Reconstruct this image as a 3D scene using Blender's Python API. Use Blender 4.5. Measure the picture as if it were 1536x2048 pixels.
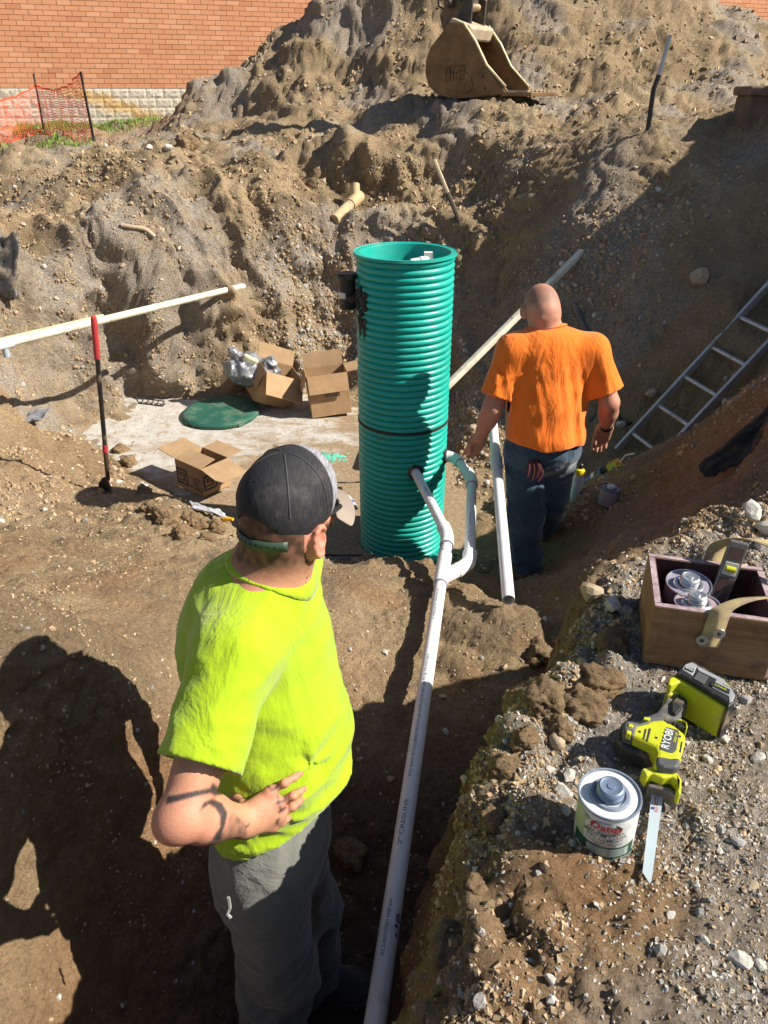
import bpy, bmesh, math, random
import numpy as np
from mathutils import Vector, Matrix

# ---------------------------------------------------------------- scene, camera, light
scene = bpy.context.scene
for o in list(bpy.data.objects):
    bpy.data.objects.remove(o)
R = math.radians
F_PX, PITCH, CAM_H = 1480.0, R(29.5), 1.2
cam_d = bpy.data.cameras.new('camera')
cam_d.sensor_fit = 'VERTICAL'
cam_d.sensor_height = 24.0
cam_d.sensor_width = 18.0
cam_d.lens = F_PX / 2048 * 24.0
cam_d.clip_start = 0.05
cam_d.clip_end = 500
cam = bpy.data.objects.new('camera', cam_d)
scene.collection.objects.link(cam)
cam.location = (0, 0, CAM_H)
cam.rotation_euler = (R(90) - PITCH, 0, 0)
scene.camera = cam

SUN_EL, SUN_AZ = R(40.0), R(-9.0)      # azimuth measured from +X towards +Y
sun_dir = Vector((math.cos(SUN_EL) * math.cos(SUN_AZ), math.cos(SUN_EL) * math.sin(SUN_AZ), math.sin(SUN_EL)))
world = bpy.data.worlds.new('World')
scene.world = world
world.use_nodes = True
wn = world.node_tree
sky = wn.nodes.new('ShaderNodeTexSky')
sky.sky_type = 'NISHITA'
sky.sun_disc = False
sky.sun_elevation = SUN_EL
sky.sun_rotation = math.pi / 2 - SUN_AZ
wn.links.new(sky.outputs[0], wn.nodes['Background'].inputs[0])
wn.nodes['Background'].inputs[1].default_value = 0.055
sun_l = bpy.data.lights.new('sun', 'SUN')
sun_l.energy = 4.6
sun_l.angle = R(0.5)
sun_l.color = (1.0, 0.93, 0.82)
sun = bpy.data.objects.new('sun', sun_l)
scene.collection.objects.link(sun)
sun.rotation_euler = sun_dir.to_track_quat('Z', 'Y').to_euler()
sun.location = (6, -1, 5)
scene.view_settings.view_transform = 'Standard'
scene.view_settings.look = 'None'
scene.view_settings.exposure = 0.85
scene.view_settings.gamma = 1.0
scene.cycles.use_denoising = True
scene.cycles.max_bounces = 8
scene.cycles.diffuse_bounces = 4
scene.cycles.glossy_bounces = 4
scene.cycles.transmission_bounces = 6
scene.cycles.sample_clamp_indirect = 6
scene.cycles.caustics_reflective = False
scene.cycles.caustics_refractive = False

# ---------------------------------------------------------------- helpers
SP, CP = math.sin(PITCH), math.cos(PITCH)
def ray(px, py):
    u = (px - 768) / F_PX; v = (py - 1024) / F_PX
    return np.array([u, CP - v * SP, -SP - v * CP])
def WZ(px, py, z):                     # point of the place seen at a photo position, at height z
    d = ray(px, py); return d * ((z - CAM_H) / d[2]) + np.array([0, 0, CAM_H])
def WY(px, py, y):                     # the same at distance y
    d = ray(px, py); return d * (y / d[1]) + np.array([0, 0, CAM_H])
def WD(px, py, dep):
    return ray(px, py) * dep + np.array([0, 0, CAM_H])

rng = np.random.default_rng(7)
_perm = rng.permutation(256); _perm = np.concatenate([_perm, _perm, _perm])
_g3 = rng.normal(size=(256, 3)); _g3 /= np.linalg.norm(_g3, axis=1)[:, None]
def perlin(p):
    p = np.asarray(p, float)
    sh = p.shape[:-1]; p = p.reshape(-1, 3)
    i = np.floor(p).astype(int); f = p - i
    i &= 255
    u = f * f * f * (f * (f * 6 - 15) + 10)
    out = 0.0
    for dx in (0, 1):
        wx = u[:, 0] if dx else 1 - u[:, 0]
        hx = _perm[(i[:, 0] + dx) & 255]
        for dy in (0, 1):
            wy = u[:, 1] if dy else 1 - u[:, 1]
            hy = _perm[hx + ((i[:, 1] + dy) & 255)]
            for dz in (0, 1):
                wz = u[:, 2] if dz else 1 - u[:, 2]
                h = _perm[hy + ((i[:, 2] + dz) & 255)] & 255
                g = _g3[h]
                d = g[:, 0] * (f[:, 0] - dx) + g[:, 1] * (f[:, 1] - dy) + g[:, 2] * (f[:, 2] - dz)
                out = out + d * wx * wy * wz
    return (out * 1.5).reshape(sh)
def sstep(a, b, x):
    t = np.clip((x - a) / (b - a), 0, 1); return t * t * (3 - 2 * t)

COL = scene.collection
def link(o, parent=None):
    COL.objects.link(o)
    if parent is not None:
        o.parent = parent
    return o
def mesh_np(name, V, Fq, mat=None, parent=None, smooth=True):
    """V (n,3), Fq list of arrays of faces (quads or tris, may be mixed by passing a list)"""
    me = bpy.data.meshes.new(name)
    if isinstance(Fq, np.ndarray):
        Fq = [Fq]
    Fq = [np.asarray(f, np.int32) for f in Fq if len(f)]
    nl = sum(f.size for f in Fq); nf = sum(len(f) for f in Fq)
    me.vertices.add(len(V)); me.vertices.foreach_set('co', np.asarray(V, np.float32).ravel())
    me.loops.add(nl); me.loops.foreach_set('vertex_index', np.concatenate([f.ravel() for f in Fq]))
    me.polygons.add(nf)
    tot = np.concatenate([np.full(len(f), f.shape[1], np.int32) for f in Fq])
    st = np.concatenate([[0], np.cumsum(tot)[:-1]]).astype(np.int32)
    me.polygons.foreach_set('loop_start', st)
    try:
        me.polygons.foreach_set('loop_total', tot)
    except Exception:
        pass
    me.polygons.foreach_set('use_smooth', np.full(nf, smooth, bool))
    me.update(calc_edges=True)
    me.validate()
    o = bpy.data.objects.new(name, me)
    if mat is not None:
        me.materials.append(mat)
    return link(o, parent)
def color_attr(o, name, rgb):
    a = o.data.color_attributes.new(name, 'FLOAT_COLOR', 'POINT')
    c = np.ones((len(o.data.vertices), 4), np.float32); c[:, :3] = rgb
    a.data.foreach_set('color', c.ravel())
def tag(o, label=None, cat=None, group=None, kind=None):
    if label: o['label'] = label
    if cat: o['category'] = cat
    if group: o['group'] = group
    if kind: o['kind'] = kind
    return o
def empty(name, loc=(0, 0, 0), rot=(0, 0, 0), label=None, cat=None, group=None):
    o = bpy.data.objects.new(name, None)
    o.empty_display_size = 0.05
    o.location = loc; o.rotation_euler = rot
    link(o); tag(o, label, cat, group)
    return o

class MB:
    """collects shapes into one mesh"""
    def __init__(s): s.v = []; s.f = []; s.mi = []; s.cur = 0; s.sm = []
    def add(s, V, Fc, smooth=False):
        b = len(s.v); s.v += [tuple(map(float, p)) for p in V]
        for f in Fc:
            s.f.append([b + i for i in f]); s.mi.append(s.cur); s.sm.append(smooth)
        return s
    def box(s, c, size, rot=None, taper=1.0):
        sx, sy, sz = [q / 2 for q in size]
        P = [(-sx, -sy, -sz), (sx, -sy, -sz), (sx, sy, -sz), (-sx, sy, -sz), (-sx * taper, -sy * taper, sz), (sx * taper, -sy * taper, sz), (sx * taper, sy * taper, sz), (-sx * taper, sy * taper, sz)]
        M = rot.to_matrix() if hasattr(rot, 'to_matrix') else (rot if rot is not None else Matrix.Identity(3))
        P = [M @ Vector(p) + Vector(c) for p in P]
        return s.add(P, [(0, 3, 2, 1), (4, 5, 6, 7), (0, 1, 5, 4), (1, 2, 6, 5), (2, 3, 7, 6), (3, 0, 4, 7)])
    def tube(s, pts, rad, n=16, caps=True, hollow=0.0, smooth=True, closed=False):
        pts = [Vector(p) for p in pts]; m = len(pts)
        rad = rad if hasattr(rad, '__len__') else [rad] * m
        T = []
        for i in range(m):
            if closed: t = pts[(i + 1) % m] - pts[i - 1]
            else: t = (pts[min(i + 1, m - 1)] - pts[max(i - 1, 0)])
            T.append(t.normalized())
        ref = Vector((0, 0, 1)) if abs(T[0].z) < 0.9 else Vector((1, 0, 0))
        N = (ref - T[0] * ref.dot(T[0])).normalized()
        V = []
        for i in range(m):
            if i: N = (N - T[i] * N.dot(T[i])).normalized()
            B = T[i].cross(N)
            for k in range(n):
                a = 2 * math.pi * k / n
                V.append(pts[i] + (N * math.cos(a) + B * math.sin(a)) * rad[i])
        Fc = []
        for i in range(m if closed else m - 1):
            j = (i + 1) % m
            for k in range(n):
                Fc.append((i * n + k, i * n + (k + 1) % n, j * n + (k + 1) % n, j * n + k))
        s.add(V, Fc, smooth)
        if caps and not closed:
            b = len(s.v)
            if hollow:
                for i, e in ((0, 1), (m - 1, -1)):
                    ctr = pts[i]; ring = [V[i * n + k] for k in range(n)]
                    inn = [ctr + (p - ctr) * hollow for p in ring]
                    deep = [p + T[i] * e * rad[i] * 3 for p in inn]
                    fc = []
                    for k in range(n):
                        q = (k + 1) % n
                        fc.append((k, q, n + q, n + k)); fc.append((n + k, n + q, 2 * n + q, 2 * n + k))
                    fc.append(tuple(range(2 * n, 3 * n)))
                    if e == 1: fc = [tuple(reversed(x)) for x in fc]
                    s.add(ring + inn + deep, fc)
            else:
                s.add(V[:n], [tuple(reversed(range(n)))]); s.add(V[-n:], [tuple(range(n))])
        return s
    def lathe(s, prof, n=32, c=(0, 0, 0), M=None, smooth=True, capbot=True, captop=True):
        V = []; m = len(prof)
        for r, z in prof:
            for k in range(n):
                a = 2 * math.pi * k / n
                V.append(Vector((r * math.cos(a), r * math.sin(a), z)))
        if M is not None: V = [M @ v for v in V]
        V = [v + Vector(c) for v in V]
        Fc = [(i * n + k, i * n + (k + 1) % n, (i + 1) * n + (k + 1) % n, (i + 1) * n + k) for i in range(m - 1) for k in range(n)]
        s.add(V, Fc, smooth)
        if capbot: s.add(V[:n], [tuple(reversed(range(n)))])
        if captop: s.add(V[-n:], [tuple(range(n))])
        return s
    def prism(s, poly, h0, h1, M=None):
        """2D polygon (ccw) extruded in z from h0 to h1, optional 4x4 matrix"""
        n = len(poly)
        V = [Vector((x, y, h0)) for x, y in poly] + [Vector((x, y, h1)) for x, y in poly]
        if M is not None: V = [M @ v for v in V]
        return s.add(V, [tuple(reversed(range(n))), tuple(range(n, 2 * n))] + [(i, (i + 1) % n, n + (i + 1) % n, n + i) for i in range(n)])
    def build(s, name, mat, parent=None, bevel=0.0, loc=None, rot=None, seg=2, angle=40, sub=0):
        me = bpy.data.meshes.new(name)
        me.from_pydata(s.v, [], s.f)
        me.polygons.foreach_set('use_smooth', np.array(s.sm, bool))
        me.polygons.foreach_set('material_index', np.array(s.mi, np.int32))
        for m in (mat if isinstance(mat, (list, tuple)) else [mat]): me.materials.append(m)
        bm = bmesh.new(); bm.from_mesh(me)
        bmesh.ops.recalc_face_normals(bm, faces=bm.faces) if bevel else None
        bm.to_mesh(me); bm.free(); me.update()
        if any(s.sm): me.set_sharp_from_angle(angle=R(38))
        o = bpy.data.objects.new(name, me)
        if loc is not None: o.location = loc
        if rot is not None: o.rotation_euler = rot
        link(o, parent)
        if bevel:
            md = o.modifiers.new('bevel', 'BEVEL'); md.width = bevel; md.segments = seg; md.limit_method = 'ANGLE'; md.angle_limit = R(angle)
            md.harden_normals = False
        if sub:
            md = o.modifiers.new('sub', 'SUBSURF'); md.levels = sub; md.render_levels = sub
        return o

# ---------------------------------------------------------------- materials
class NT:
    def __init__(s, name):
        s.m = bpy.data.materials.new(name); s.m.use_nodes = True
        s.t = s.m.node_tree; s.b = s.t.nodes['Principled BSDF']
    def n(s, typ, **kw):
        nd = s.t.nodes.new(typ)
        for k, v in kw.items():
            if k in ('op', 'operation'): nd.operation = v
            elif k == 'blend': nd.blend_type = v
            elif k == 'data': nd.data_type = v
            elif k == 'feature': nd.feature = v
            elif k == 'attr': nd.attribute_name = v
        return nd
    def L(s, a, b): s.t.links.new(a, b)
    def setv(s, sock, v):
        if isinstance(v, bpy.types.NodeSocket): s.L(v, sock)
        elif isinstance(v, (tuple, list)) and len(v) == 3 and sock.type == 'RGBA': sock.default_value = (*v, 1)
        else: sock.default_value = v
    def coord(s, kind='Object', scale=(1, 1, 1), rot=(0, 0, 0), loc=(0, 0, 0)):
        c = s.n('ShaderNodeTexCoord'); mp = s.n('ShaderNodeMapping')
        mp.inputs['Scale'].default_value = scale; mp.inputs['Rotation'].default_value = rot; mp.inputs['Location'].default_value = loc
        s.L(c.outputs[kind], mp.inputs[0]); return mp.outputs[0]
    def noise(s, scale, co=None, detail=4, rough=0.55, dist=0.0):
        nd = s.n('ShaderNodeTexNoise'); nd.inputs['Scale'].default_value = scale; nd.inputs['Detail'].default_value = detail
        nd.inputs['Roughness'].default_value = rough; nd.inputs['Distortion'].default_value = dist
        s.L(co if co is not None else s.coord(), nd.inputs['Vector']); return nd.outputs[0]
    def voro(s, scale, co=None, feature='F1', out=0, rand=1.0):
        nd = s.n('ShaderNodeTexVoronoi', feature=feature); nd.inputs['Scale'].default_value = scale; nd.inputs['Randomness'].default_value = rand
        s.L(co if co is not None else s.coord(), nd.inputs['Vector']); return nd.outputs[out]
    def ramp(s, fac, stops):
        nd = s.n('ShaderNodeValToRGB'); s.L(fac, nd.inputs[0]); e = nd.color_ramp.elements
        while len(e) < len(stops): e.new(0.5)
        for q, (p, c) in zip(e, stops):
            q.position = p; q.color = (*c, 1) if hasattr(c, '__len__') else (c, c, c, 1)
        return nd.outputs[0]
    def mix(s, fac, a, b, blend='MIX'):
        nd = s.n('ShaderNodeMix', data='RGBA', blend=blend); s.setv(nd.inputs[0], fac); s.setv(nd.inputs[6], a); s.setv(nd.inputs[7], b); return nd.outputs[2]
    def math(s, op, a, b=0.0):
        nd = s.n('ShaderNodeMath', op=op); s.setv(nd.inputs[0], a); s.setv(nd.inputs[1], b); return nd.outputs[0]
    def bump(s, h, strength=0.5, dist=0.01, prev=None):
        nd = s.n('ShaderNodeBump'); nd.inputs['Strength'].default_value = strength; nd.inputs['Distance'].default_value = dist
        s.L(h, nd.inputs['Height'])
        if prev is not None: s.L(prev, nd.inputs['Normal'])
        return nd.outputs[0]
    def out(s, col=None, rough=None, metal=None, normal=None, spec=None, **kw):
        b = s.b
        if col is not None: s.setv(b.inputs['Base Color'], col)
        if rough is not None: s.setv(b.inputs['Roughness'], rough)
        if metal is not None: s.setv(b.inputs['Metallic'], metal)
        if spec is not None: s.setv(b.inputs['Specular IOR Level'], spec)
        if normal is not None: s.L(normal, b.inputs['Normal'])
        for k, v in kw.items(): s.setv(b.inputs[k.replace('_', ' ')], v)
        return s.m
def attr(t, name, out='Color'):
    return t.n('ShaderNodeAttribute', attr=name).outputs[out]

DUST = (0.33, 0.25, 0.17)
def simple(name, col, rough=0.5, metal=0.0, var=0.25, vs=8.0, dust=0.0, ds=6.0, bs=0.0, bscale=60.0, spec=0.5, dcol=DUST, scratch=0.0):
    """paint / plastic / metal with uneven tone, dust and fine relief"""
    t = NT(name); co = t.coord()
    n1 = t.noise(vs, co, 5, 0.6)
    dark = tuple(c * (1 - var) for c in col); lite = tuple(min(1, c * (1 + var * 0.6)) for c in col)
    c = t.ramp(n1, [(0.3, dark), (0.7, lite)])
    rg = t.math('ADD', t.math('MULTIPLY', t.noise(vs * 2.3, co, 3), 0.25), rough - 0.12)
    if dust:
        dn = t.noise(ds, co, 8, 0.7)
        fac = t.ramp(dn, [(0.62 - dust * 0.35, 0.0), (0.82 - dust * 0.3, 0.9)])
        c = t.mix(fac, c, dcol); rg = t.mix(fac, rg, (0.9, 0.9, 0.9))
    nrm = t.bump(t.noise(bscale, co, 4, 0.6), bs, 0.004) if bs else None
    return t.out(c, rg, metal, nrm, spec)

def soil_mat():
    t = NT('soil'); co = t.coord()
    z = t.n('ShaderNodeSeparateColor'); t.L(attr(t, 'zone'), z.inputs[0])
    big = t.noise(0.9, co, 6, 0.6, 0.3); med = t.noise(5.5, co, 6, 0.65); fine = t.noise(42, co, 6, 0.7)
    base = t.ramp(big, [(0.33, (0.34, 0.248, 0.148)), (0.52, (0.44, 0.322, 0.19)), (0.7, (0.50, 0.392, 0.258))])
    base = t.mix(t.ramp(med, [(0.35, 0.55), (0.6, 0.0)]), base, (0.26, 0.188, 0.118))
    clay = t.ramp(t.noise(11, co, 6, 0.65), [(0.3, (0.29, 0.155, 0.075)), (0.7, (0.43, 0.245, 0.12))])
    f = t.math('MULTIPLY', z.outputs[0], t.ramp(t.noise(2.6, co, 5, 0.7), [(0.25, 0.35), (0.6, 1.0)]))
    base = t.mix(f, base, clay)
    grv = t.ramp(t.noise(25, co, 6, 0.75), [(0.3, (0.27, 0.245, 0.21)), (0.55, (0.42, 0.385, 0.335)), (0.75, (0.56, 0.53, 0.475))])
    chip = t.n('ShaderNodeTexVoronoi'); chip.inputs['Scale'].default_value = 105; t.L(co, chip.inputs['Vector']); cs = t.n('ShaderNodeSeparateColor'); t.L(chip.outputs['Color'], cs.inputs[0])
    grv = t.mix(.55, grv, t.ramp(cs.outputs[0], [(0.0, (.20, .18, .15)), (.45, (.38, .345, .295)), (.8, (.50, .46, .40)), (1.0, (.68, .65, .60))]))
    f = t.math('MULTIPLY', z.outputs[1], t.ramp(t.noise(3.1, co, 6, 0.7), [(0.3, 0.35), (0.6, 1.0)]))
    base = t.mix(f, base, grv)
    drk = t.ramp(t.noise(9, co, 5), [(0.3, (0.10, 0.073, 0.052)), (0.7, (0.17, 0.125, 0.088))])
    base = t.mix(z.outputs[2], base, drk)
    base = t.mix(0.55, base, t.ramp(fine, [(0.28, 0.45), (0.5, 1.0), (0.72, 1.35)]), 'MULTIPLY')
    sp = t.voro(75, co); spk = t.ramp(sp, [(0.10, 1.0), (0.17, 0.0)])
    keep = t.ramp(t.noise(30, co, 2), [(0.5, 0.0), (0.56, 0.75)])
    base = t.mix(t.math('MULTIPLY', spk, keep), base, (0.46, 0.41, 0.34))
    n = t.bump(t.noise(24, co, 8, 0.72), 1.0, 0.035)
    n = t.bump(t.voro(58, co), 0.7, 0.014, n)
    n = t.bump(t.voro(105, co), 0.8, 0.008, n)
    n = t.bump(t.noise(150, co, 6, 0.75), 1.0, 0.010, n)
    return t.out(base, 0.95, 0, n, 0.15)
def stone_mat(name, attrn='tint', rough=0.85):
    t = NT(name); co = t.coord()
    c = attr(t, attrn)
    c = t.mix(0.6, c, t.ramp(t.noise(70, co, 6, 0.7), [(0.3, 0.45), (0.6, 1.15)]), 'MULTIPLY')
    n = t.bump(t.noise(90, co, 6, 0.7), 0.6, 0.006)
    return t.out(c, rough, 0, n, 0.25)

# ---------------------------------------------------------------- the ground: pit, trench, banks and spoil heap in one sheet
TZ = -1.65
GP = [  # x, y, z
 # trench floor and left wall
 (-.45,.1,-1.3),(0,.1,-1.3),(-.5,.7,-1.36),(0,.7,-1.36),(-.5,1.1,-1.36),(-.1,1.1,-1.36),(-.3,1.35,-1.36),(.02,1.35,-1.35),(.15,1.1,-1.33),(-.4,1.65,-1.30),(0,1.7,-1.26),(.3,1.65,-1.22),
 (-.25,2.05,-1.12),(.05,2.1,-1.1),(.4,2.1,-1.12),(.75,2.2,-1.15),
 (-.72,.1,-1.2),(-.9,.1,-.8),(-1.0,.1,-.4),(-1.1,.1,-.05),(-1.6,0,.1),
 (-.70,.8,-1.2),(-.88,.8,-.8),(-.98,.8,-.42),(-1.08,.8,-.06),(-1.6,.8,.1),
 (-.66,1.25,-1.2),(-.84,1.25,-.8),(-.94,1.25,-.42),(-1.02,1.25,-.12),(-1.5,1.25,.06),
 (-.58,1.65,-1.12),(-.74,1.65,-.68),(-.84,1.65,-.28),(-.95,1.65,-.08),(-1.5,1.65,.03),
 (-.48,2.1,-1.0),(-.72,2.1,-.72),(-1.05,2.1,-.46),(-1.6,2.1,-.34),
 (-.15,2.55,-1.0),(-.55,2.6,-.85),(-1.15,2.6,-.64),(-1.8,2.6,-.56),(-2.6,2.5,-.3),
 (-.3,3.2,-.99),(-1.0,3.2,-.94),(-1.8,3.3,-.86),(-2.6,3.3,-.7),(-3.4,3.6,-.2),(-3.4,3.0,-.1),
 (.57,2.78,-.90),(.26,2.8,-1.04),(.22,2.5,-1.06),(.30,3.1,-1.05),(.95,2.75,-1.05),(.8,3.4,-1.3),
 (-.5,3.7,-1.22),(.2,3.65,-1.2),(.6,3.7,-1.36),(-1.2,3.7,-1.1),(-2,3.8,-1.08),(-2.8,3.8,-.95),
 (-.3,4.35,TZ),(.2,4.3,TZ),(.7,4.3,-1.6),(.92,4.0,-1.54),(1.05,4.35,-1.54),(-.9,4.3,-1.42),(-1.5,4.45,-1.25),(-2.1,4.6,-1.35),(-3,4.5,-1.15),(-3.6,4.5,-.7),
 (-2.13,5.06,-1.52),(-2.7,5.2,-1.38),(-2.45,5.65,-1.56),(-1.95,5.2,-1.56),(-2.95,6.15,-1.48),(-3.3,5.4,-1.1),(-1.3,5.05,-1.6),(-.7,4.9,TZ),
 # tank level
 (0,5.2,TZ),(-.8,5.6,TZ),(-1.6,5.8,TZ),(-2.4,6.2,TZ),(-2.9,6.6,TZ),(-.5,6.6,TZ),(-1.3,7,TZ),(-2,7,TZ),(-.2,7.3,TZ),(-.8,7.7,TZ),(.4,5.6,TZ),(.45,6.2,-1.6),
 # left and back wall of the pit
 (-3.3,6.3,-1.25),(-3.45,6.2,-.85),(-3.5,6.2,-.3),(-3.9,6.4,.05),(-3.2,7.0,-1.1),(-3.3,7.1,-.5),(-3.5,7.5,-.1),
 (-2.3,7.35,-1.2),(-2.3,7.5,-.75),(-2.25,7.7,-.2),(-2.5,8.2,.15),(-1.7,7.6,-1.25),(-1.1,8.0,-1.3),(-1.15,8.2,-.75),(-1.1,8.35,-.4),(-.9,8.6,-.05),
 (-.4,8.1,-1.3),(-.3,8.4,-.8),(-.2,8.6,-.35),(-.1,8.75,.0),(.3,7.8,-1.2),(.5,8.2,-.75),(.6,8.4,-.3),(.7,8.5,.03),
 (.8,6.3,-1.4),(.95,7.0,-1.16),(1.0,7.6,-.82),(1.0,8.1,-.38),(1.22,8.4,.22),
 (-4.5,9.55,.28),(-4.5,9.3,-.02),(-5.4,9.8,.28),(-5.4,9.5,-.05),(-4.2,8.6,-.05),(-3.6,9,.3),(-2.6,9,.5),(-2.2,8.9,.42),(-1.8,8.7,.34),(-1.5,8.6,.2),(-1.9,10,.55),(-3,10.5,.55),(-5,10.5,.27),(-6.5,11,.27),(-6.5,8,.2),(-5.2,7.6,.1),(-7,14,.42),(-4.5,13,.45),(-9,9,.3),(-9,16,.45),
 # right slope of the pit, plus an unseen heap added beyond it for shade
 (1.24,4.3,-1.17),(1.43,4.16,-1.1),(1.17,3.4,-1.0),(1.41,3.1,-.68),(1.7,3.6,-.72),(1.85,3.85,-.55),(1.98,4.6,-.82),(1.7,4.75,-1.1),(2.2,4.2,-.3),(1.2,2.5,-.85),(1.6,2.6,-.25),(1.9,3.0,-.2),
 (2.3,3.5,.42),(2.9,3.5,.55),(2.3,2.6,.15),(3,2.6,.2),(2.5,4.6,-.35),(3.0,4.6,.1),(1.3,5.2,-1.5),(1.6,5.6,-1.48),
 (2.0,5.7,-1.46),(2.5,5.85,-1.0),(3.05,6,-.35),(3.6,6,.2),(2.1,5.3,-1.42),(2.7,5.4,-.85),(3.2,5.4,-.2),(4,5,.4),
 (1.3,6.5,-1.3),(1.7,6.5,-1.0),(2.0,6.6,-.55),(1.7,7.2,-.2),(2.25,6.6,-.1),(2.77,6.0,-.3),(3.15,6.6,.4),(3.34,7.5,.75),(2.5,8,.9),(2.5,7.3,.4),(1.7,8.3,.52),(4.3,6.9,1.6),(4.6,6.3,2.0),(4.7,8,1.9),(5.4,6.3,3.0),(5.6,8,3.0),(5.2,5.2,1.7),
 # shelves under the bucket
 (-.4,9.4,.1),(-.4,9.62,.56),(.1,9.35,.05),(.1,9.57,.6),(.6,9.3,.06),(.6,9.52,.66),(1.1,9.2,.25),(1.1,9.42,.74),(-.1,9.0,.04),(.5,9.0,.04),(-.9,9.5,.28),(-.9,9.9,.55),(1.6,9.4,.82),(.2,10.0,.7),(-.4,10.1,.64),(1.2,10.4,1.12),(.75,10.6,1.12),(1.5,10.25,1.12),(.2,10.8,.95),(2.2,10.2,1.05),(-.9,11.2,.78),(3.9,9.5,1.0),(3.0,9.2,.95),(5.5,9.5,.9),(-2.2,11.5,.62),
 # spoil heap
 (-4.0,14,.52),(-3.1,14.3,1.2),(-2.25,14.4,1.62),(-1.4,14.5,2.15),(-.9,14.5,2.75),(.3,15,3.7),(2,15.2,4.2),(3.6,15,3.7),(5.2,14.2,2.5),(6.1,14,2.1),(7.5,14,1.5),(9,14,.8),
 (-.55,12.5,1.1),(.6,12.6,1.5),(-1.5,12.8,1.1),(-2.4,12.6,.85),(1.6,12.4,1.7),(2.8,11.2,1.25),(3,12.3,1.9),(4.5,12,1.7),(6,11.5,1.3),(1,13.7,2.7),(3,13.7,2.9),(-.4,13.5,1.9),
 (-3,16.5,1.0),(0,17.5,2.2),(3,17.5,2.4),(6,17,1.5),(-5,17,.5),(0,20,.5),(4,20,.5),(8,19,.5),(12,15,.5),(-7,20,.45),(-10,20,.5),(12,8,.7),(9,4,.5),(8,0,.1),(5,1,.1),(4,3,.3),
 (-5,3,.1),(-8,4,.2),(-5,0,.1),(-10,0,.2),(-5,6,.05),(0,24,.45),(-12,24,.5),(14,24,.5),(20,10,.6),(-18,10,.4),
]
GP = np.array(GP, float)
_eps = 0.16
def _phi(r2): return np.sqrt(r2 + _eps * _eps)
_A = _phi(((GP[:, None, :2] - GP[None, :, :2]) ** 2).sum(-1))
_n = len(GP); _S = np.zeros((_n + 3, _n + 3)); _S[:_n, :_n] = _A + np.eye(_n) * -0.012
_S[:_n, _n] = 1; _S[:_n, _n + 1:] = GP[:, :2]; _S[_n:, :_n] = _S[:_n, _n:].T
_w = np.linalg.solve(_S, np.concatenate([GP[:, 2], [0, 0, 0]]))
def rbf(x, y):
    x = np.asarray(x, float); y = np.asarray(y, float); out = np.empty(x.size); xf = x.ravel(); yf = y.ravel()
    for s in range(0, x.size, 60000):
        a = xf[s:s + 60000]; b = yf[s:s + 60000]
        K = _phi((a[:, None] - GP[:, 0]) ** 2 + (b[:, None] - GP[:, 1]) ** 2)
        out[s:s + 60000] = K @ _w[:_n] + _w[_n] + _w[_n + 1] * a + _w[_n + 2] * b
    return out.reshape(x.shape)
# the ledge with the tools: edge of the trench, from behind the camera to the far side of the tool box
EDGE = np.array([(-.25,-3),(-.02,-.4),(.03,.2),(.055,.55),(.10,.72),(.165,.87),(.20,1.0),(.215,1.14),(.295,1.30),(.405,1.42),(.52,1.56),(.60,1.72),(.80,1.88),(1.15,2.06),(1.6,2.2),(2.4,2.2),(4,2.2),(9,1.5)], float)
def edge_sd(x, y):
    p = np.stack([x, y], -1).reshape(-1, 2); best = np.full(len(p), 1e9); sg = np.ones(len(p))
    for a, b in zip(EDGE[:-1], EDGE[1:]):
        d = b - a; t = np.clip(((p - a) @ d) / (d @ d), 0, 1); q = p - (a + t[:, None] * d)
        r = np.hypot(q[:, 0], q[:, 1]); cr = d[0] * (p[:, 1] - a[1]) - d[1] * (p[:, 0] - a[0])
        m = r < best - 1e-9; best[m] = r[m]; sg[m] = np.where(cr[m] < 0, 1, -1)
    return (best * sg).reshape(np.shape(x))
def nz2(x, y, f, s=0.0):
    return perlin(np.stack([np.asarray(x) * f, np.asarray(y) * f, np.full(np.shape(x), 3.7 + s)], -1))
def ledge_h(x, y):
    h = 0.012 * nz2(x, y, 2.5, 1) + 0.02 * np.maximum(0, x - 1.2) + 0.03 * sstep(1.7, 2.1, y) - .10 * np.exp(-np.maximum(edge_sd(x, y), 0) / .07) * sstep(1.7, 1.3, y)
    return h
def base_h(x, y):
    x = np.asarray(x, float); y = np.asarray(y, float)
    b = rbf(x, y)
    b = b - .22 * sstep(.06, -.04, y - 9.42 - .10 * nz2(x, y, 1.6, 2) + .12 * (x + 5)) * sstep(-3.4, -3.9, x) * sstep(8.3, 9.0, y)
    # the lid of the tank stays flat
    inside = sstep(-3.15, -2.7, x) * sstep(.85, .55, x) * sstep(4.25, 4.45, y - 0.25 * np.minimum(0, x + .4)) * sstep(7.9, 7.5, y) * sstep(-.2, .2, (x + 3.0) + y - 6.55)
    b = b * (1 - inside) + (TZ - 0.012) * inside * 1.0
    sd = edge_sd(x, y) + 0.035 * nz2(x, y, 4.0, 5) + 0.02 * nz2(x, y, 11, 6)
    t = np.clip((sd + 0.24) / 0.24, 0, 1); t = 0.55 * t ** 0.75 + 0.45 * t * t * (3 - 2 * t)
    w = sstep(5.0, 2.6, x)          # far to the right the ledge runs into the bank
    a = ledge_h(x, y)
    return b * (1 - t * w) + a * t * w

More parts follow.
